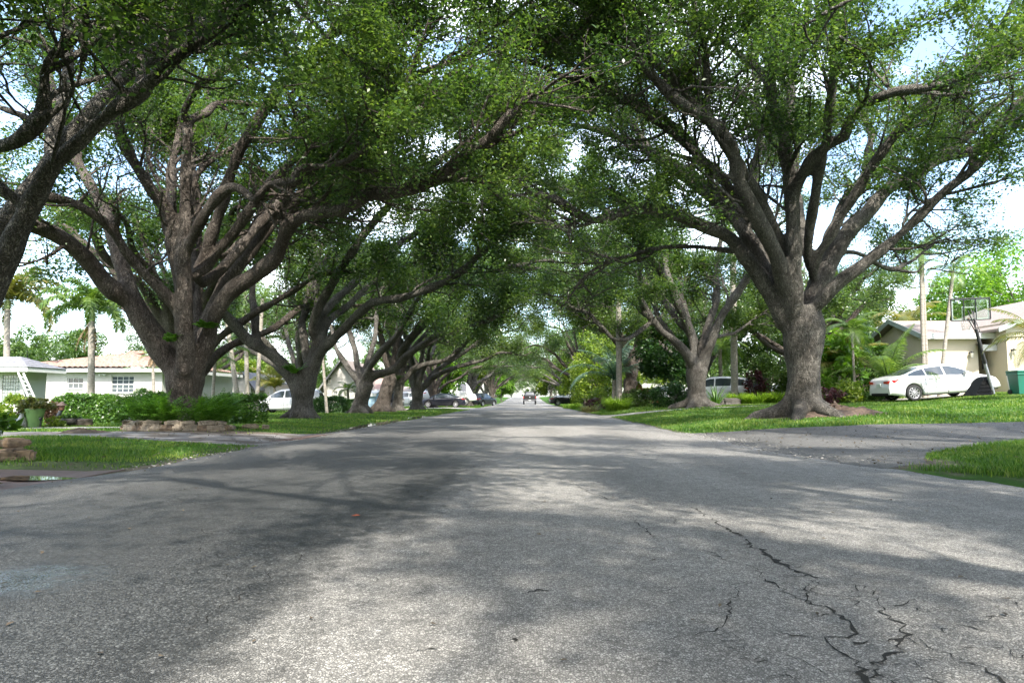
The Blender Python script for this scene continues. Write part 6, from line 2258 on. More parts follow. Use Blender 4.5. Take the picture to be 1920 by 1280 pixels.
def grey_house():
    yw = 36.0
    def X(px): return P(px, 740, yw).x
    zg = H(X(20), yw)
    ox = X(40)
    root = thing('grey_roof_house', 'grey-roofed house corner with a glass block window at the left edge', 'house', (ox, yw, zg))
    def lx(px): return X(px) - ox
    def lz(py): return P(20, py, yw).z - zg
    ze = lz(697)
    op = (lx(3), lx(37), lz(757), lz(703))
    m = MB()
    wall_cells(m, lx(-160), lx(46), -.1, ze, [op], .12)
    m.quad((lx(46), 0, -.1), (lx(46), 1.6, -.1), (lx(46), 1.6, ze), (lx(46), 0, ze))
    m.quad((lx(46), 1.6, -.1), (lx(-160), 1.6, -.1), (lx(-160), 1.6, ze), (lx(46), 1.6, ze))
    m.build('wall', GREYW, root)
    w = MB()
    n1, n2 = 7, 8
    for i in range(n1):
        for j in range(n2):
            a = op[0] + (op[1] - op[0]) * i / n1
            b = op[0] + (op[1] - op[0]) * (i + 1) / n1
            c = op[2] + (op[3] - op[2]) * j / n2
            d = op[2] + (op[3] - op[2]) * (j + 1) / n2
            w.bevbox(a + .008, b - .008, .04, .1, c + .008, d - .008, .018)
    w.box(op[0], op[1], .09, .11, op[2], op[3], 1)
    wo = w.build('window', [mat('glass_block', (.34, .38, .36), (.2, .24, .23), 5, .12, spec=.8), mat('mortar_grey', (.55, .56, .52))], root)
    f = MB()
    e, t = lx(69), .22
    f.box(lx(-200), e, -.85, -.82, ze - .02, ze + t)
    f.box(e, e + .03, -.85, 2.2, ze - .02, ze + t)
    f.box(lx(-200), e, -.82, .5, ze - .02, ze + .01)
    f.build('fascia', WHITEW, root)
    r = MB()
    n = 5
    yc, hw_ = .67, 1.55
    for i in range(n):
        t0, t1 = i / n, (i + 1) / n
        z0, z1 = ze + .22 + .62 * t0 + .04, ze + .22 + .62 * t1
        xa0, xa1 = e + .06 - hw_ * t0, e + .06 - hw_ * t1
        for sg in (-1, 1):
            y0, y1 = yc + sg * hw_ * (1 - t0), yc + sg * hw_ * (1 - t1)
            r.quad((lx(-200), y0, z0), (xa0, y0, z0), (xa1, y1, z1), (lx(-200), y1, z1))
            r.quad((lx(-200), y0, z0 - .04), (xa0, y0, z0 - .04), (xa0, y0, z0), (lx(-200), y0, z0))
        r.quad((xa0, yc - hw_ * (1 - t0), z0), (xa0, yc + hw_ * (1 - t0), z0), (xa1, yc + hw_ * (1 - t1), z1), (xa1, yc - hw_ * (1 - t1), z1))
        r.quad((xa0, yc - hw_ * (1 - t0), z0 - .04), (xa0, yc + hw_ * (1 - t0), z0 - .04), (xa0, yc + hw_ * (1 - t0), z0), (xa0, yc - hw_ * (1 - t0), z0))
    r.build('roof', GREYROOF, root)
    # leaning ladder
    lr = thing('ladder', 'white ladder leaning against the eave of the grey-roofed house', 'ladder', (P(66, 760, 34.6).x, 34.6, H(P(66, 760, 34.6).x, 34.6)))
    def lp(px, py, d):
        return P(px, py, d) - Vector(lr.location)
    a0, a1 = lp(34, 698, 35.2), lp(65, 772, 34.6)
    b0_, b1_ = lp(44, 700, 35.0), lp(76, 770, 34.4)
    for q0, q1 in ((a0, a1), (b0_, b1_)):
        s = MB()
        s.tube([q0, q1], .05, 6)
        s.build('rail', WHITEW, lr)
    for i in range(1, 9):
        t = i / 9
        s = MB()
        s.tube([a0.lerp(a1, t), b0_.lerp(b1_, t)], .028, 6)
        s.build('rung', WHITEW, lr)


grey_house()


def gable_house(name, label, yw, px0, px1, py_e, py_a, px_a, dep, rm, wm=STUCCO, ops=(), trim=BLACKM, side_px=None, oh=.5, roof_px=None):
    """A house whose gable end faces the camera; roof ridge runs back."""
    def X(px): return P(px, 740, yw).x
    ox = X((px0 + px1) / 2)
    zg = H(ox, yw)
    root = thing(name, label, 'house', (ox, yw, zg))
    def lx(px): return X(px) - ox
    def lz(py): return P((px0 + px1) / 2, py, yw).z - zg
    x0, x1, xa = lx(px0), lx(px1), lx(px_a)
    ze, za = lz(py_e), lz(py_a)
    m = MB()
    oo = [(lx(a), lx(b), lz(d), lz(c)) for a, b, c, d in ops]
    wall_cells(m, x0, x1, -.1, ze, [o for o in oo if o[3] < ze])
    m.poly([(x0, 0, ze), (x1, 0, ze), (xa, 0, za)])
    m.quad((x1, 0, -.1), (x1, dep, -.1), (x1, dep, ze), (x1, 0, ze))
    m.quad((x0, dep, -.1), (x0, 0, -.1), (x0, 0, ze), (x0, dep, ze))
    m.build('wall', wm, root)
    for o in oo:
        if o[3] < ze:
            window(root, *o, 2, 2, sill=False)
        else:
            wv = MB()
            wv.box(o[0], o[1], -.05, -.02, o[2], o[3])
            w_ = wv.build('window', WINGL, root)
            fr = MB()
            fr.box(o[0] - .07, o[0], -.06, 0, o[2] - .07, o[3] + .07)
            fr.box(o[1], o[1] + .07, -.06, 0, o[2] - .07, o[3] + .07)
            fr.box(o[0], o[1], -.06, 0, o[3], o[3] + .07)
            fr.box(o[0], o[1], -.06, 0, o[2] - .07, o[2])
            fr.box((o[0] + o[1]) / 2 - .03, (o[0] + o[1]) / 2 + .03, -.056, -.05, o[2], o[3])
            fr.build('frame', WHITEW, w_)
    r = MB()
    sl0 = (za - ze) / (xa - x0)
    sl1 = (za - ze) / (x1 - xa)
    el, er = (x0 - oh, ze - oh * sl0), (x1 + oh, ze - oh * sl1)
    th = .12
    for (ex, ez) in (el, er):
        a = [(ex, -oh, ez + .03), (xa, -oh, za + .03), (xa, dep, za + .03), (ex, dep, ez + .03)]
        b = [(p[0], p[1], p[2] + th) for p in a]
        r.add(a + b, [(0, 1, 2, 3), (7, 6, 5, 4), (0, 4, 5, 1), (2, 6, 7, 3), (3, 7, 4, 0)])
    ro = r.build('roof', rm, root)
    t = MB()
    for (ex, ez) in (el, er):
        a = [(ex, -oh - .04, ez - .06), (xa, -oh - .04, za - .06), (xa, -oh - .04, za + th + .05), (ex, -oh - .04, ez + th + .05)]
        b = [(p[0], -oh - .003, p[2]) for p in a]
        t.add(a + b, [(0, 1, 2, 3), (7, 6, 5, 4), (0, 3, 7, 4), (3, 2, 6, 7), (0, 4, 5, 1)])
    t.build('bargeboard', trim, ro)
    return root


h3 = gable_house('white_house', 'small white house with dark gable trim behind the leaning palm trunks', 60, 432, 470, 718, 700, 456, 8, GREYROOF, ops=[(420, 424, 722, 740)])
h3b = gable_house('white_house', 'low white wing with a dark garage opening right of the dark-trimmed gable', 62, 466, 505, 716, 708, 486, 8, GREYROOF, ops=[(469, 482, 724, 742)])
h4 = gable_house('white_house', 'white gabled house with brown shingle roof behind the low dark hedge', 60, 607, 670, 722, 676, 640, 12, SHINGLE, ops=[(625, 633, 733, 746), (612, 620, 708, 719)], trim=mat('grey_trim', (.2, .2, .2)))


def shed_roof(name, label, yw, px0, px1, py_g, py_e, py_r, rm, wm, dep=7, ops=(), cat='house', fasc=WHITEW, oh=.5):
    """A house with its long eave facing the camera."""
    def X(px): return P(px, 740, yw).x
    ox = X((px0 + px1) / 2)
    zg = H(ox, yw)
    root = thing(name, label, cat, (ox, yw, zg))
    def lx(px): return X(px) - ox
    def lz(py): return P((px0 + px1) / 2, py, yw).z - zg
    x0, x1 = lx(px0), lx(px1)
    ze = lz(py_e)
    rise = (P(0, py_r, yw + dep / 2).z - zg) - ze
    oo = [(lx(a), lx(b), lz(d), lz(c)) for a, b, c, d in ops]
    m = MB()
    wall_cells(m, x0, x1, -.1, ze, oo)
    for xx, sg in ((x0, 1), (x1, -1)):
        m.poly([(xx, 0, -.1), (xx, dep, -.1), (xx, dep, ze), (xx, dep / 2, ze + rise), (xx, 0, ze)])
    m.build('wall', wm, root)
    for o in oo:
        window(root, *o, 2, 2)
    r = MB()
    s = rise / (dep / 2)
    for (ye, yr) in ((-oh, dep / 2), (dep + oh, dep / 2)):
        a = [(x0 - oh, ye, ze - oh * s + .05), (x1 + oh, ye, ze - oh * s + .05), (x1 + oh, yr, ze + rise + .05), (x0 - oh, yr, ze + rise + .05)]
        b = [(p[0], p[1], p[2] + .1) for p in a]
        r.add(a + b, [(3, 2, 1, 0), (4, 5, 6, 7), (0, 1, 5, 4), (1, 2, 6, 5), (3, 0, 4, 7)])
    ro = r.build('roof', rm, root)
    f = MB()
    f.box(x0 - oh, x1 + oh, -oh - .04, -oh - .003, ze - oh * s - .1, ze - oh * s + .17)
    f.build('fascia', fasc, ro)
    return root


shed_roof('white_house', 'white house wing with pale red-brown roof behind the dark leaning oak', 66, 668, 715, 760, 730, 712, mat('red_brown_shingle', (.34, .23, .2), (.25, .17, .15), 12, .95), STUCCO, ops=[(680, 686, 738, 752)])
shed_roof('white_house', 'long pale house far behind the left oak trunks', 96, 735, 842, 760, 736, 727, SHINGLE, STUCCO, ops=[(790, 797, 741, 750), (812, 820, 741, 750)])
shed_roof('brick_house', 'small red brick house with pale roof behind the right shrubs', 72, 1212, 1262, 742, 723, 712, mat('pale_roof', (.6, .58, .55), (.5, .48, .45), 4, .8), mat('red_brick_wall', (.42, .13, .075), (.32, .10, .06), 6, .85, .3), ops=[(1228, 1238, 727, 736)])
shed_roof('peach_house', 'peach-coloured house with white window behind the tropical plants', 38, 1600, 1664, 745, 668, 655, SHINGLE, mat('peach_stucco', (.72, .52, .33), (.66, .47, .3), 1, .9, .2, 60), ops=[(1634, 1655, 678, 704)])
shed_roof('blue_shed', 'pale blue shed wall beside the dark leaning oak', 58, 691, 703, 765, 740, 735, WHITEW, mat('pale_blue', (.35, .5, .62), (.3, .44, .56), 2, .8), dep=3, cat='shed', oh=.15)


def cream_house():
    yw = 32.5
    def X(px, d=yw): return P(px, 740, d).x
    ox, zg = X(1740), H(X(1760), yw) + .04
    root = thing('cream_house', 'cream house with white fascia behind the white sedan on the right', 'house', (ox, yw, zg))
    def lx(px, d=yw): return X(px, d) - ox
    def lz(py, d=yw): return P(1800, py, d).z - zg
    ze = lz(634)
    x0, x1 = 0.0, lx(1838)
    dp = 5.0
    rise = lz(607, yw + dp / 2) - ze
    m = MB()
    m.quad((x0, 0, -.2), (x1, 0, -.2), (x1, 0, ze), (x0, 0, ze))
    m.poly([(x0, 0, -.2), (x0, dp, -.2), (x0, dp, ze), (x0, dp / 2, ze + rise - .05), (x0, 0, ze)])
    # porch recess: return wall and door wall
    yr = 1.5
    xd0, xd1 = lx(1859, yw + yr), lx(1895, yw + yr)
    zd = lz(654, yw + yr)
    m.quad((x1, 0, -.2), (x1, yr, -.2), (x1, yr, ze), (x1, 0, ze))
    wall_cells(m, x1, xd1 + .5, -.2, ze, [(xd0, xd1, .0, zd)], .1, 0, yr)
    # right wing comes forward
    yf = -1.2
    xw = lx(1893, yw + yf)
    m.quad((xw, yf, -.2), (xw, yr, -.2), (xw, yr, ze + .6), (xw, yf, ze + .6))
    zw = lz(612, yw + yf)
    m.poly([(xw, yf, -.2), (xw + 9, yf, -.2), (xw + 9, yf, zw), (xw + 4.5, yf, zw + 1.7), (xw, yf, zw)])
    m.build('wall', CREAM, root)
    # roofs
    r = MB()
    oh = .45
    s = rise / (dp / 2)
    for ye in (-oh, dp + oh):
        a = [(x0 - .35, ye, ze - oh * s * .3 + .06), (lx(1880), ye, ze - oh * s * .3 + .06), (lx(1880), dp / 2, ze + rise + .06), (x0 - .35, dp / 2, ze + rise + .06)]
        b = [(p[0], p[1], p[2] + .1) for p in a]
        r.add(a + b, [(3, 2, 1, 0), (4, 5, 6, 7), (1, 2, 6, 5), (3, 0, 4, 7)])
    # porch lean-to
    a = [(x1 - .1, -.5, ze - .42), (lx(1888), -.5, ze - .42), (lx(1888), yr, ze + .02), (x1 - .1, yr, ze + .02)]
    r.add(a + [(p[0], p[1], p[2] + .06) for p in a], [(3, 2, 1, 0), (4, 5, 6, 7), (0, 1, 5, 4)])
    # wing roof
    for (xa, za_, xb, zb_) in ((xw - .6, zw - .25, xw + 4.5, zw + 1.72), (xw + 9.6, zw - .25, xw + 4.5, zw + 1.72)):
        a = [(xa, yf - .5, za_), (xb, yf - .5, zb_), (xb, 7, zb_), (xa, 7, za_)]
        b = [(p[0], p[1], p[2] + .12) for p in a]
        r.add(a + b, [(0, 1, 2, 3), (7, 6, 5, 4), (0, 4, 5, 1), (3, 7, 4, 0)])
    ro = r.build('roof', SHINGLE, root)
    f = MB()
    f.box(x0 - .35, lx(1886), -oh - .05, -oh - .003, ze - .06, ze + .2)
    f.box(x0 - .35, lx(1886), -oh, -.003, ze - .03, ze - .005)
    f.box(x1 - .1, lx(1889), -.56, -.503, ze - .62, ze - .34)
    f.build('fascia', WHITEW, ro)
    g = MB()
    TR = mat('grey_green_trim', (.32, .38, .36), (.28, .33, .31), 3, .6)
    for (ya, za_, yb, zb_) in ((-oh, ze - .1, dp / 2, ze + rise), (dp + oh, ze - .1, dp / 2, ze + rise)):
        g.add([(x0 - .38, ya, za_), (x0 - .38, yb, zb_), (x0 - .38, yb, zb_ + .24), (x0 - .38, ya, za_ + .24), (x0 - .352, ya, za_), (x0 - .352, yb, zb_), (x0 - .352, yb, zb_ + .24), (x0 - .352, ya, za_ + .24)], [(0, 1, 2, 3), (7, 6, 5, 4), (3, 2, 6, 7), (0, 4, 5, 1)])
    g.build('bargeboard', TR, ro)
    g = MB()
    g.add([(xw - .66, yf - .53, zw - .3), (xw + 4.5, yf - .53, zw + 1.7), (xw + 4.5, yf - .53, zw + 1.92), (xw - .66, yf - .53, zw - .08), (xw - .66, yf - .503, zw - .3), (xw + 4.5, yf - .503, zw + 1.7), (xw + 4.5, yf - .503, zw + 1.92), (xw - .66, yf - .503, zw - .08)], [(0, 1, 2, 3), (7, 6, 5, 4), (3, 2, 6, 7), (0, 4, 5, 1)])
    g.build('bargeboard', TR, ro)
    # gable end window, facing the street
    w = MB()
    yc = 3.0
    w.box(x0 - .04, x0 - .01, yc - .6, yc + .6, 1.0, 2.1)
    wo = w.build('window', WINGL, root)
    w = MB()
    for a in ((yc - .67, yc - .6, .93, 2.17), (yc + .6, yc + .67, .93, 2.17), (yc - .6, yc + .6, .93, 1.0), (yc - .6, yc + .6, 2.1, 2.17)):
        w.box(x0 - .06, x0 - .003, a[0], a[1], a[2], a[3])
    w.build('frame', WHITEW, wo)
    # door with an oval light
    d = MB()
    d.box(xd0 + .04, xd1 - .04, yr + .05, yr + .09, .02, zd - .04)
    cw = (xd0 + xd1) / 2
    for q in (-1, 1):
        d.bevbox(cw + q * .2 - .14, cw + q * .2 + .14, yr + .035, yr + .055, .22, .72, .012)
    d.box(xd0, xd0 + .04, yr + .02, yr + .09, 0, zd)
    d.box(xd1 - .04, xd1, yr + .02, yr + .09, 0, zd)
    d.box(xd0 + .04, xd1 - .04, yr + .02, yr + .09, zd - .04, zd)
    do = d.build('door', mat('door_white', (.74, .68, .6), (.7, .64, .56), 2, .6), root)
    o = MB()
    Mo = Matrix.Translation((cw, yr + .05, 1.32)) @ Matrix.Rotation(R(90), 4, 'X')
    o.lathe([(.001, .012), (.17, .012), (.17, 0)], 28, M=Mo, sy=2.1)
    o.build('oval_light', mat('dark_oval_glass', (.05, .045, .04), (.08, .07, .06), 12, .15), do)
    o = MB()
    o.lathe([(.17, 0), (.2, .02), (.185, .03), (.17, .016)], 28, M=Mo, sy=2.0)
    o.build('oval_frame', WHITEW, do)
    o = MB()
    o.lathe([(.001, .06), (.03, .05), (.03, .03), (.012, .02), (.012, 0)], 12, M=Matrix.Translation((xd0 + .12, yr + .05, 1.0)) @ Matrix.Rotation(R(90), 4, 'X'))
    o.build('handle', ALLOY, do)
    p = MB()
    p.box(x1 - .3, xw, -.9, yr, -.2, -.01)
    p.build('porch_step', mat('step_grey', (.5, .49, .47), (.42, .41, .39), 5, .9), root)

    def wall_lamp(label, px, py, d):
        q = P(px, py, d)
        o = thing('wall_lamp', label, 'lamp', (q.x, q.y, q.z))
        a = MB()
        a.lathe([(.001, 0), (.055, 0), (.05, .03), (.001, .035)], 12, M=Matrix.Rotation(R(90), 4, 'X'))
        a.tube([(0, -.03, 0), (0, -.12, .06), (0, -.16, .02)], .012, 8)
        a.build('bracket', BLACKM, o)
        a = MB()
        a.lathe([(.001, .06), (.09, .0), (.085, -.02), (.001, .0)], 10, c=(0, -.16, 0))
        a.lathe([(.05, -.24), (.001, -.26)], 10, c=(0, -.16, 0))
        a.build('lamp_cap', BLACKM, o)
        a = MB()
        a.lathe([(.07, -.02), (.045, -.24)], 10, c=(0, -.16, 0))
        a.build('lamp_shade', mat('frosted_glass', (.7, .68, .6), (.62, .6, .54), 5, .2), o)

    wall_lamp('black wall lantern on the cream wall above the white sedan bonnet', 1818, 661, 32.5 - .003)
    wall_lamp('wall lantern on the forward right wing beside the door', 1897, 656, 31.3 - .003)
    q = P(1844, 684, 32.5)
    mbx = thing('mailbox', 'dark wall mailbox by the porch corner', 'mailbox', (q.x, 32.49, q.z))
    a = MB()
    a.bevbox(-.09, .09, -.13, 0, -.2, .16, .015)
    a.build('box', BLACKPL, mbx)
    a = MB()
    a.bevbox(-.1, .1, -.145, 0, .16, .2, .012)
    a.build('lid', BLACKM, mbx)


cream_house()


# ------------------------------------------------------------------ basketball hoop
def hoop():
    d = 26.0
    b = gz(1861, 738, d)
    root = thing('basketball_hoop', 'portable basketball hoop with clear backboard leaning over the white sedan nose', 'basketball hoop', b)
    B = Vector(b)
    def q(px, py, dd=0.0): return P(px, py, d + dd) - B
    p0, p1, p2 = q(1863, 738), q(1846, 678), q(1830, 617)
    m = MB()
    m.tube([p0, p1], .055, 10, 1)
    m.tube([p1, p2], .06, 10, 0)
    m.tube([p1.lerp(p2, -.06), p1.lerp(p2, .05)], .075, 10, 0)
    m.build('pole', [BLACKM, mat('grey_pole', (.42, .42, .46), (.36, .36, .4), 4, .4, metal=.5)], root)
    cs = [q(1782, 561, .35), q(1855, 558, 0), q(1857, 598, 0), q(1784, 602, .35)]
    nrm = (cs[1] - cs[0]).cross(cs[3] - cs[0]).normalized()
    if nrm.y < 0:
        nrm = -nrm
    bl = lambda u, v: cs[0].lerp(cs[1], u).lerp(cs[3].lerp(cs[2], u), v)
    g = MB()
    g.add([bl(0, 0), bl(1, 0), bl(1, 1), bl(0, 1)] + [bl(u, v) + nrm * .012 for u, v in ((0, 0), (1, 0), (1, 1), (0, 1))], [(0, 1, 2, 3), (7, 6, 5, 4), (0, 4, 5, 1), (1, 5, 6, 2), (2, 6, 7, 3), (3, 7, 4, 0)])
    bo = g.build('backboard', CLEAR, root)

    def bar(mb, a, b_, w, off=-.02, mi=0):
        mb.tube([a + nrm * off, b_ + nrm * off], w, 6, mi)
    f = MB()
    for a, b_ in (((0, 0), (1, 0)), ((1, 0), (1, 1)), ((1, 1), (0, 1)), ((0, 1), (0, 0))):
        bar(f, bl(*a), bl(*b_), .024)
    for u in (.33, .64):
        bar(f, bl(u, 0), bl(u, 1), .018, -.03)
    f.build('frame', BLACKM, bo)
    w = MB()
    for a, b_ in (((.02, .04), (.98, .04)), ((.96, .04), (.96, .96)), ((.98, .95), (.02, .95)), ((.04, .96), (.04, .04)), ((.30, .40), (.66, .40)), ((.66, .40), (.66, .92)), ((.30, .92), (.30, .40))):
        x, y = bl(*a), bl(*b_)
        t = (y - x).normalized().cross(nrm).normalized() * .022
        w.quad(x - t + nrm * .016, y - t + nrm * .016, y + t + nrm * .016, x + t + nrm * .016)
    w.build('board_marking', WHITEW, bo)
    # rim on the far side
    r = MB()
    c = bl(.45, .93) + nrm * .34
    pts = [c + Vector((.225 * math.cos(a), .225 * math.sin(a), 0)) for a in np.linspace(0, 2 * math.pi, 25)]
    r.tube(pts, .012, 6)
    r.tube([bl(.45, .93), c - nrm * .22], .03, 6)
    r.build('rim', mat('orange_rim', (.6, .13, .03), (.5, .1, .03), 4, .5), root)
    nt_ = MB()
    for i in range(16):
        a = 2 * math.pi * i / 16
        for sg in (1, -1):
            e = a + sg * .4
            nt_.tube([c + Vector((.22 * math.cos(a), .22 * math.sin(a), 0)), c + Vector((.17 * math.cos(e), .17 * math.sin(e), -.2)), c + Vector((.12 * math.cos(a + sg * .8), .12 * math.sin(a + sg * .8), -.4))], .005, 4, cap=False)
    nt_.build('net', WHITEW, root)
    ar = MB()
    for u in (.42, .56):
        ar.tube([bl(u, .55) - nrm * .05, p2.lerp(p1, .02)], .02, 6)
        ar.tube([bl(u, .95) - nrm * .05, p2.lerp(p1, .18)], .02, 6)
    ar.tube([bl(.49, .5) - nrm * .08, q(1840, 627, -.25), q(1839, 628, -.25)], .018, 6)
    ar.build('arm', BLACKM, root)
    bs = MB()
    a0, a1, a2, a3 = q(1829, 741, -.1), q(1861, 740, -.1), q(1853, 705, .15), q(1845, 708, .15)
    o = Vector((0, .75, 0))
    bs.add([a0, a1, a2, a3, a0 + o, a1 + o, a2 + o * .6, a3 + o * .6], [(0, 1, 2, 3), (7, 6, 5, 4), (0, 4, 5, 1), (1, 5, 6, 2), (2, 6, 7, 3), (3, 7, 4, 0)])
    for i in range(1, 5):
        t = i / 5
        bs.tube([a0.lerp(a3, t) - Vector((0, .02, 0)), a1.lerp(a2, t) - Vector((0, .02, 0))], .016, 5)
    bs.build('base', BLACKPL, root)


hoop()


def bins():
    b = gz(1915, 738, 27.5)
    root = thing('wheelie_bin', 'green wheeled rubbish bin at the right edge by the cream house', 'bin', b)
    m = MB()
    GP = mat('green_plastic', (.006, .12, .08), (.01, .10, .065), 3, .45)
    w0, w1, h = .24, .31, .86
    m.add([(-w0, -w0, .03), (w0, -w0, .03), (w0, w0, .03), (-w0, w0, .03), (-w1, -w1, h), (w1, -w1, h), (w1, w1, h), (-w1, w1, h)], [(3, 2, 1, 0), (0, 1, 5, 4), (1, 2, 6, 5), (2, 3, 7, 6), (3, 0, 4, 7)])
    m.bevbox(-w1 - .02, w1 + .02, -w1 - .02, w1 + .02, h - .1, h, .015)
    m.build('body', GP, root)
    l = MB()
    l.bevbox(-w1 - .03, w1 + .03, -w1 - .05, w1 + .03, h + .003, h + .08, .03)
    l.tube([(-w1, w1 + .06, h + .02), (w1, w1 + .06, h + .02)], .02, 8)
    l.build('lid', GP, root)
    for sg in (-1, 1):
        w = MB()
        w.lathe([(.001, -.03), (.1, -.03), (.11, 0), (.1, .03), (.001, .03)], 16, M=Matrix.Translation((sg * .27, .24, .1)) @ Matrix.Rotation(R(90), 4, 'Y'))
        w.build('wheel', RUBBER, root)
    b = gz(1903, 738, 28.2)
    root = thing('recycling_bin', 'narrow white and grey bin just left of the green wheeled bin', 'bin', b)
    m = MB()
    m.add([(-.1, -.15, .02), (.12, -.15, .02), (.12, .15, .02), (-.1, .15, .02), (-.16, -.2, .75), (.16, -.2, .75), (.16, .2, .75), (-.16, .2, .75)], [(3, 2, 1, 0), (0, 1, 5, 4), (1, 2, 6, 5), (2, 3, 7, 6), (3, 0, 4, 7)])
    m.build('body', WHITEW, root)
    m = MB()
    m.bevbox(-.18, .18, -.22, .22, .753, .83, .02)
    m.build('lid', mat('grey_plastic', (.2, .22, .22), (.16, .18, .18), 3, .5), root)


bins()


def sign():
    x, y = 4.9, 150.0
    root = thing('street_sign', 'small white sign on a post at the far right road edge', 'sign', (x, y, H(x, y)))
    m = MB()
    m.tube([(0, 0, -.1), (0, 0, 2.3)], .035, 8)
    m.build('post', BLACKM, root)
    m = MB()
    m.bevbox(-.32, .32, -.05, -.03, 1.6, 2.4, .008)
    m.build('panel', WHITEW, root)


sign()

# ------------------------------------------------------------------ fallen leaves on the road, pebbles at the edge
lm_ = mat('orange_leaf', (.32, .08, .035), (.25, .07, .03), 20, .6)
p = G(667, 967, .05)
m = MB()
m.add([(-.032, 0, .004), (0, .016, .012), (.032, 0, .008), (0, -.018, .005)], [(0, 1, 2, 3)])
o = m.build('fallen_leaf', lm_, None, (p.x, p.y, road_surf(p.x, p.y) + .004))
tag(o, 'single orange leaf lying on the damp left lane', 'leaf')
r = np.random.default_rng(31)
n = 900
yy = 2.2 + 24 * r.random(n) ** 1.6
side = r.random(n)
xx = np.where(side < .3, road_left(yy) + np.abs(r.normal(0, .25, n)), np.where(side < .75, road_right(yy) - np.abs(r.normal(0, .18, n)), r.uniform(-4, 3.5, n)))
zz = np.array([road_surf(a, b_) for a, b_ in zip(xx, yy)]) + .008
me = leaves('fallen_leaves', np.stack([xx, yy, zz], -1), .034, .5, r, 6)
o = obj('fallen_leaves', me, leafmat('litter', (.03, .024, .018), (.08, .06, .042), (.17, .13, .085), .1, .8))
tag(o, 'scattered small fallen leaves and bits on the road', None, None, 'stuff')
n = 2600
yy = np.concatenate([r.uniform(8.8, 30, n // 2), r.uniform(7.5, 34, n - n // 2)])
xx = np.where(np.arange(n) < n // 2, -4.8 - np.abs(r.normal(0, 3.2, n)), 4.2 + np.abs(r.normal(0, 3.4, n)))
ok = ~((xx > road_left(yy)) & (xx < road_right(yy)))
xx, yy = xx[ok], yy[ok]
me = leaves('fallen_leaves', np.stack([xx, yy, Hh(xx, yy) + .02 + .05 * r.random(len(xx))], -1), .055, .5, r, 3)
o = obj('fallen_leaves', me, leafmat('litter', (.03, .024, .018), (.08, .06, .042), (.17, .13, .085), .1, .8))
tag(o, 'brown fallen leaves scattered over the verges', None, None, 'stuff')
n = 700
yy = np.concatenate([r.uniform(9.2, 17.5, n // 2), r.uniform(8.5, 24, n - n // 2)])
rt_ = np.arange(n) < n // 2
xx = np.where(rt_, road_right(yy) + r.normal(.1, .22, n), road_left(yy) + r.normal(-.25, .3, n))
bm = bmesh.new()
bmesh.ops.create_icosphere(bm, subdivisions=1, radius=1)
bv = np.array([v.co[:] for v in bm.verts])
bf = np.array([[v.index for v in f.verts] for f in bm.faces])
bm.free()
sz = .006 + .016 * r.random(n) ** 2.5
V = (bv[None] * (1 + r.normal(0, .12, (n, len(bv), 1)))) * sz[:, None, None] * np.array([1.2, 1, .6])
zc = np.maximum(Hh(xx, yy), np.where((xx > road_left(yy)) & (xx < road_right(yy)), 0.014, -1)) + .012
V = V + np.stack([xx, yy, zc], -1)[:, None, :]
F = bf[None] + (np.arange(n) * len(bv))[:, None, None]
o = obj('gravel', np_mesh('gravel', V.reshape(-1, 3), F.reshape(-1, 3)), mat('pale_pebble', (.36, .34, .31), (.2, .19, .17), 8, .9))
tag(o, 'pale grit along the road edges', None, None, 'stuff')


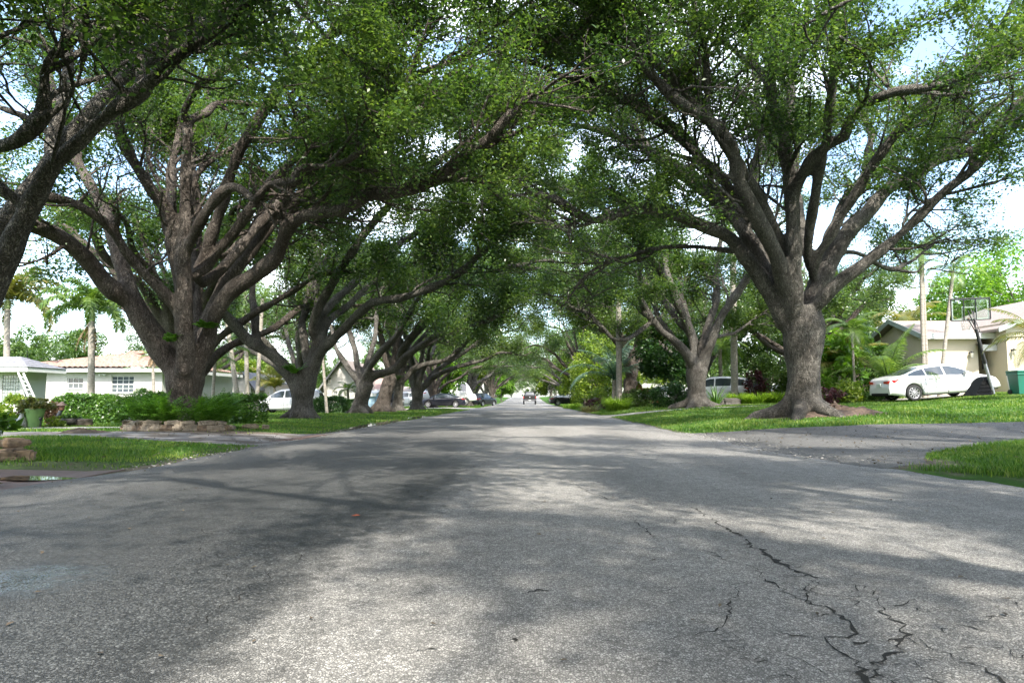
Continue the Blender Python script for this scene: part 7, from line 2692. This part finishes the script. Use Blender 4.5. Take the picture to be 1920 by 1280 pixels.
# ------------------------------------------------------------------ grass blades
def grass_points(n, x0, x1, y0, y1, r):
    x = r.uniform(x0, x1, n)
    y = r.uniform(y0, y1, n)
    ok = (np.abs(x + .02 * y) < y * .80 + 2.0)
    ok &= ~((x > road_left(y) - .08) & (x < road_right(y) + .05))
    for k_, pl in DRIVES.items():
        ok &= ~inpoly(pl, x, y)
    ok &= ~((y < 8.7) & (x < 0))
    ok &= np.hypot((x - b2[0]) / 1.35, (y - b2[1]) / 1.3) > 1
    ok &= np.hypot(x - b1[0], y - b1[1]) > .95
    ok &= np.hypot((x - b1[0] - .9) / 1.7, (y - b1[1] + .3) / .9) > 1
    x, y = x[ok], y[ok]
    s = soil_mask(x, y) + .35 * np.sin(x * 3.1 + np.sin(y * 2.3) * 2) * np.sin(y * 2.7 + 1)
    keep = r.random(len(x)) > np.clip(s * 1.25 - .12, 0, .97)
    return x[keep], y[keep]


def grass(name, label, sets, seed):
    r = np.random.default_rng(seed)
    VV, FF, off = [], [], 0
    for (n, x0, x1, y0, y1, h, w) in sets:
        x, y = grass_points(n, x0, x1, y0, y1, r)
        m_ = len(x)
        z = Hh(x, y) - .01
        a = r.uniform(0, 6.28, m_)
        tilt = r.normal(0, .35, (m_, 2))
        patchy = .75 + .35 * np.sin(x * 1.3 + 1) * np.sin(y * 1.1)
        hh = h * r.uniform(.5, 1.25, m_) * patchy
        ww = w * r.uniform(.7, 1.3, m_)
        cx, sx = np.cos(a) * ww / 2, np.sin(a) * ww / 2
        V = np.empty((m_, 5, 3))
        V[:, 0] = np.stack([x - cx, y - sx, z], -1)
        V[:, 1] = np.stack([x + cx, y + sx, z], -1)
        mx, my = x + tilt[:, 0] * hh * .35, y + tilt[:, 1] * hh * .35
        V[:, 2] = np.stack([mx + cx * .75, my + sx * .75, z + hh * .6], -1)
        V[:, 3] = np.stack([mx - cx * .75, my - sx * .75, z + hh * .6], -1)
        V[:, 4] = np.stack([x + tilt[:, 0] * hh, y + tilt[:, 1] * hh, z + hh * .95], -1)
        b = np.arange(m_)[:, None] * 5
        F = np.concatenate([b + np.array([[0, 1, 2]]), b + np.array([[0, 2, 3]]), b + np.array([[3, 2, 4]])], 0)
        VV.append(V.reshape(-1, 3))
        FF.append(F + off)
        off += m_ * 5
    o = obj(name, np_mesh(name, np.concatenate(VV), np.concatenate(FF)), BLADE)
    tag(o, label, None, None, 'stuff')


grass('lawn_grass', 'green lawn grass on both verges', [
    (80000, 4.0, 10.5, 6.0, 12.2, .11, .011),
    (110000, 3.8, 26, 15.5, 31, .10, .022),
    (60000, -16, -4.6, 8.6, 13.8, .085, .011),
    (90000, -26, -4.6, 14, 26, .08, .018),
    (70000, -30, -4.6, 26, 48, .09, .034),
    (70000, 3.8, 30, 31, 50, .09, .036),
    (60000, -40, -4.5, 48, 100, .1, .07),
    (45000, 3.8, 30, 50, 100, .1, .07)], 77)
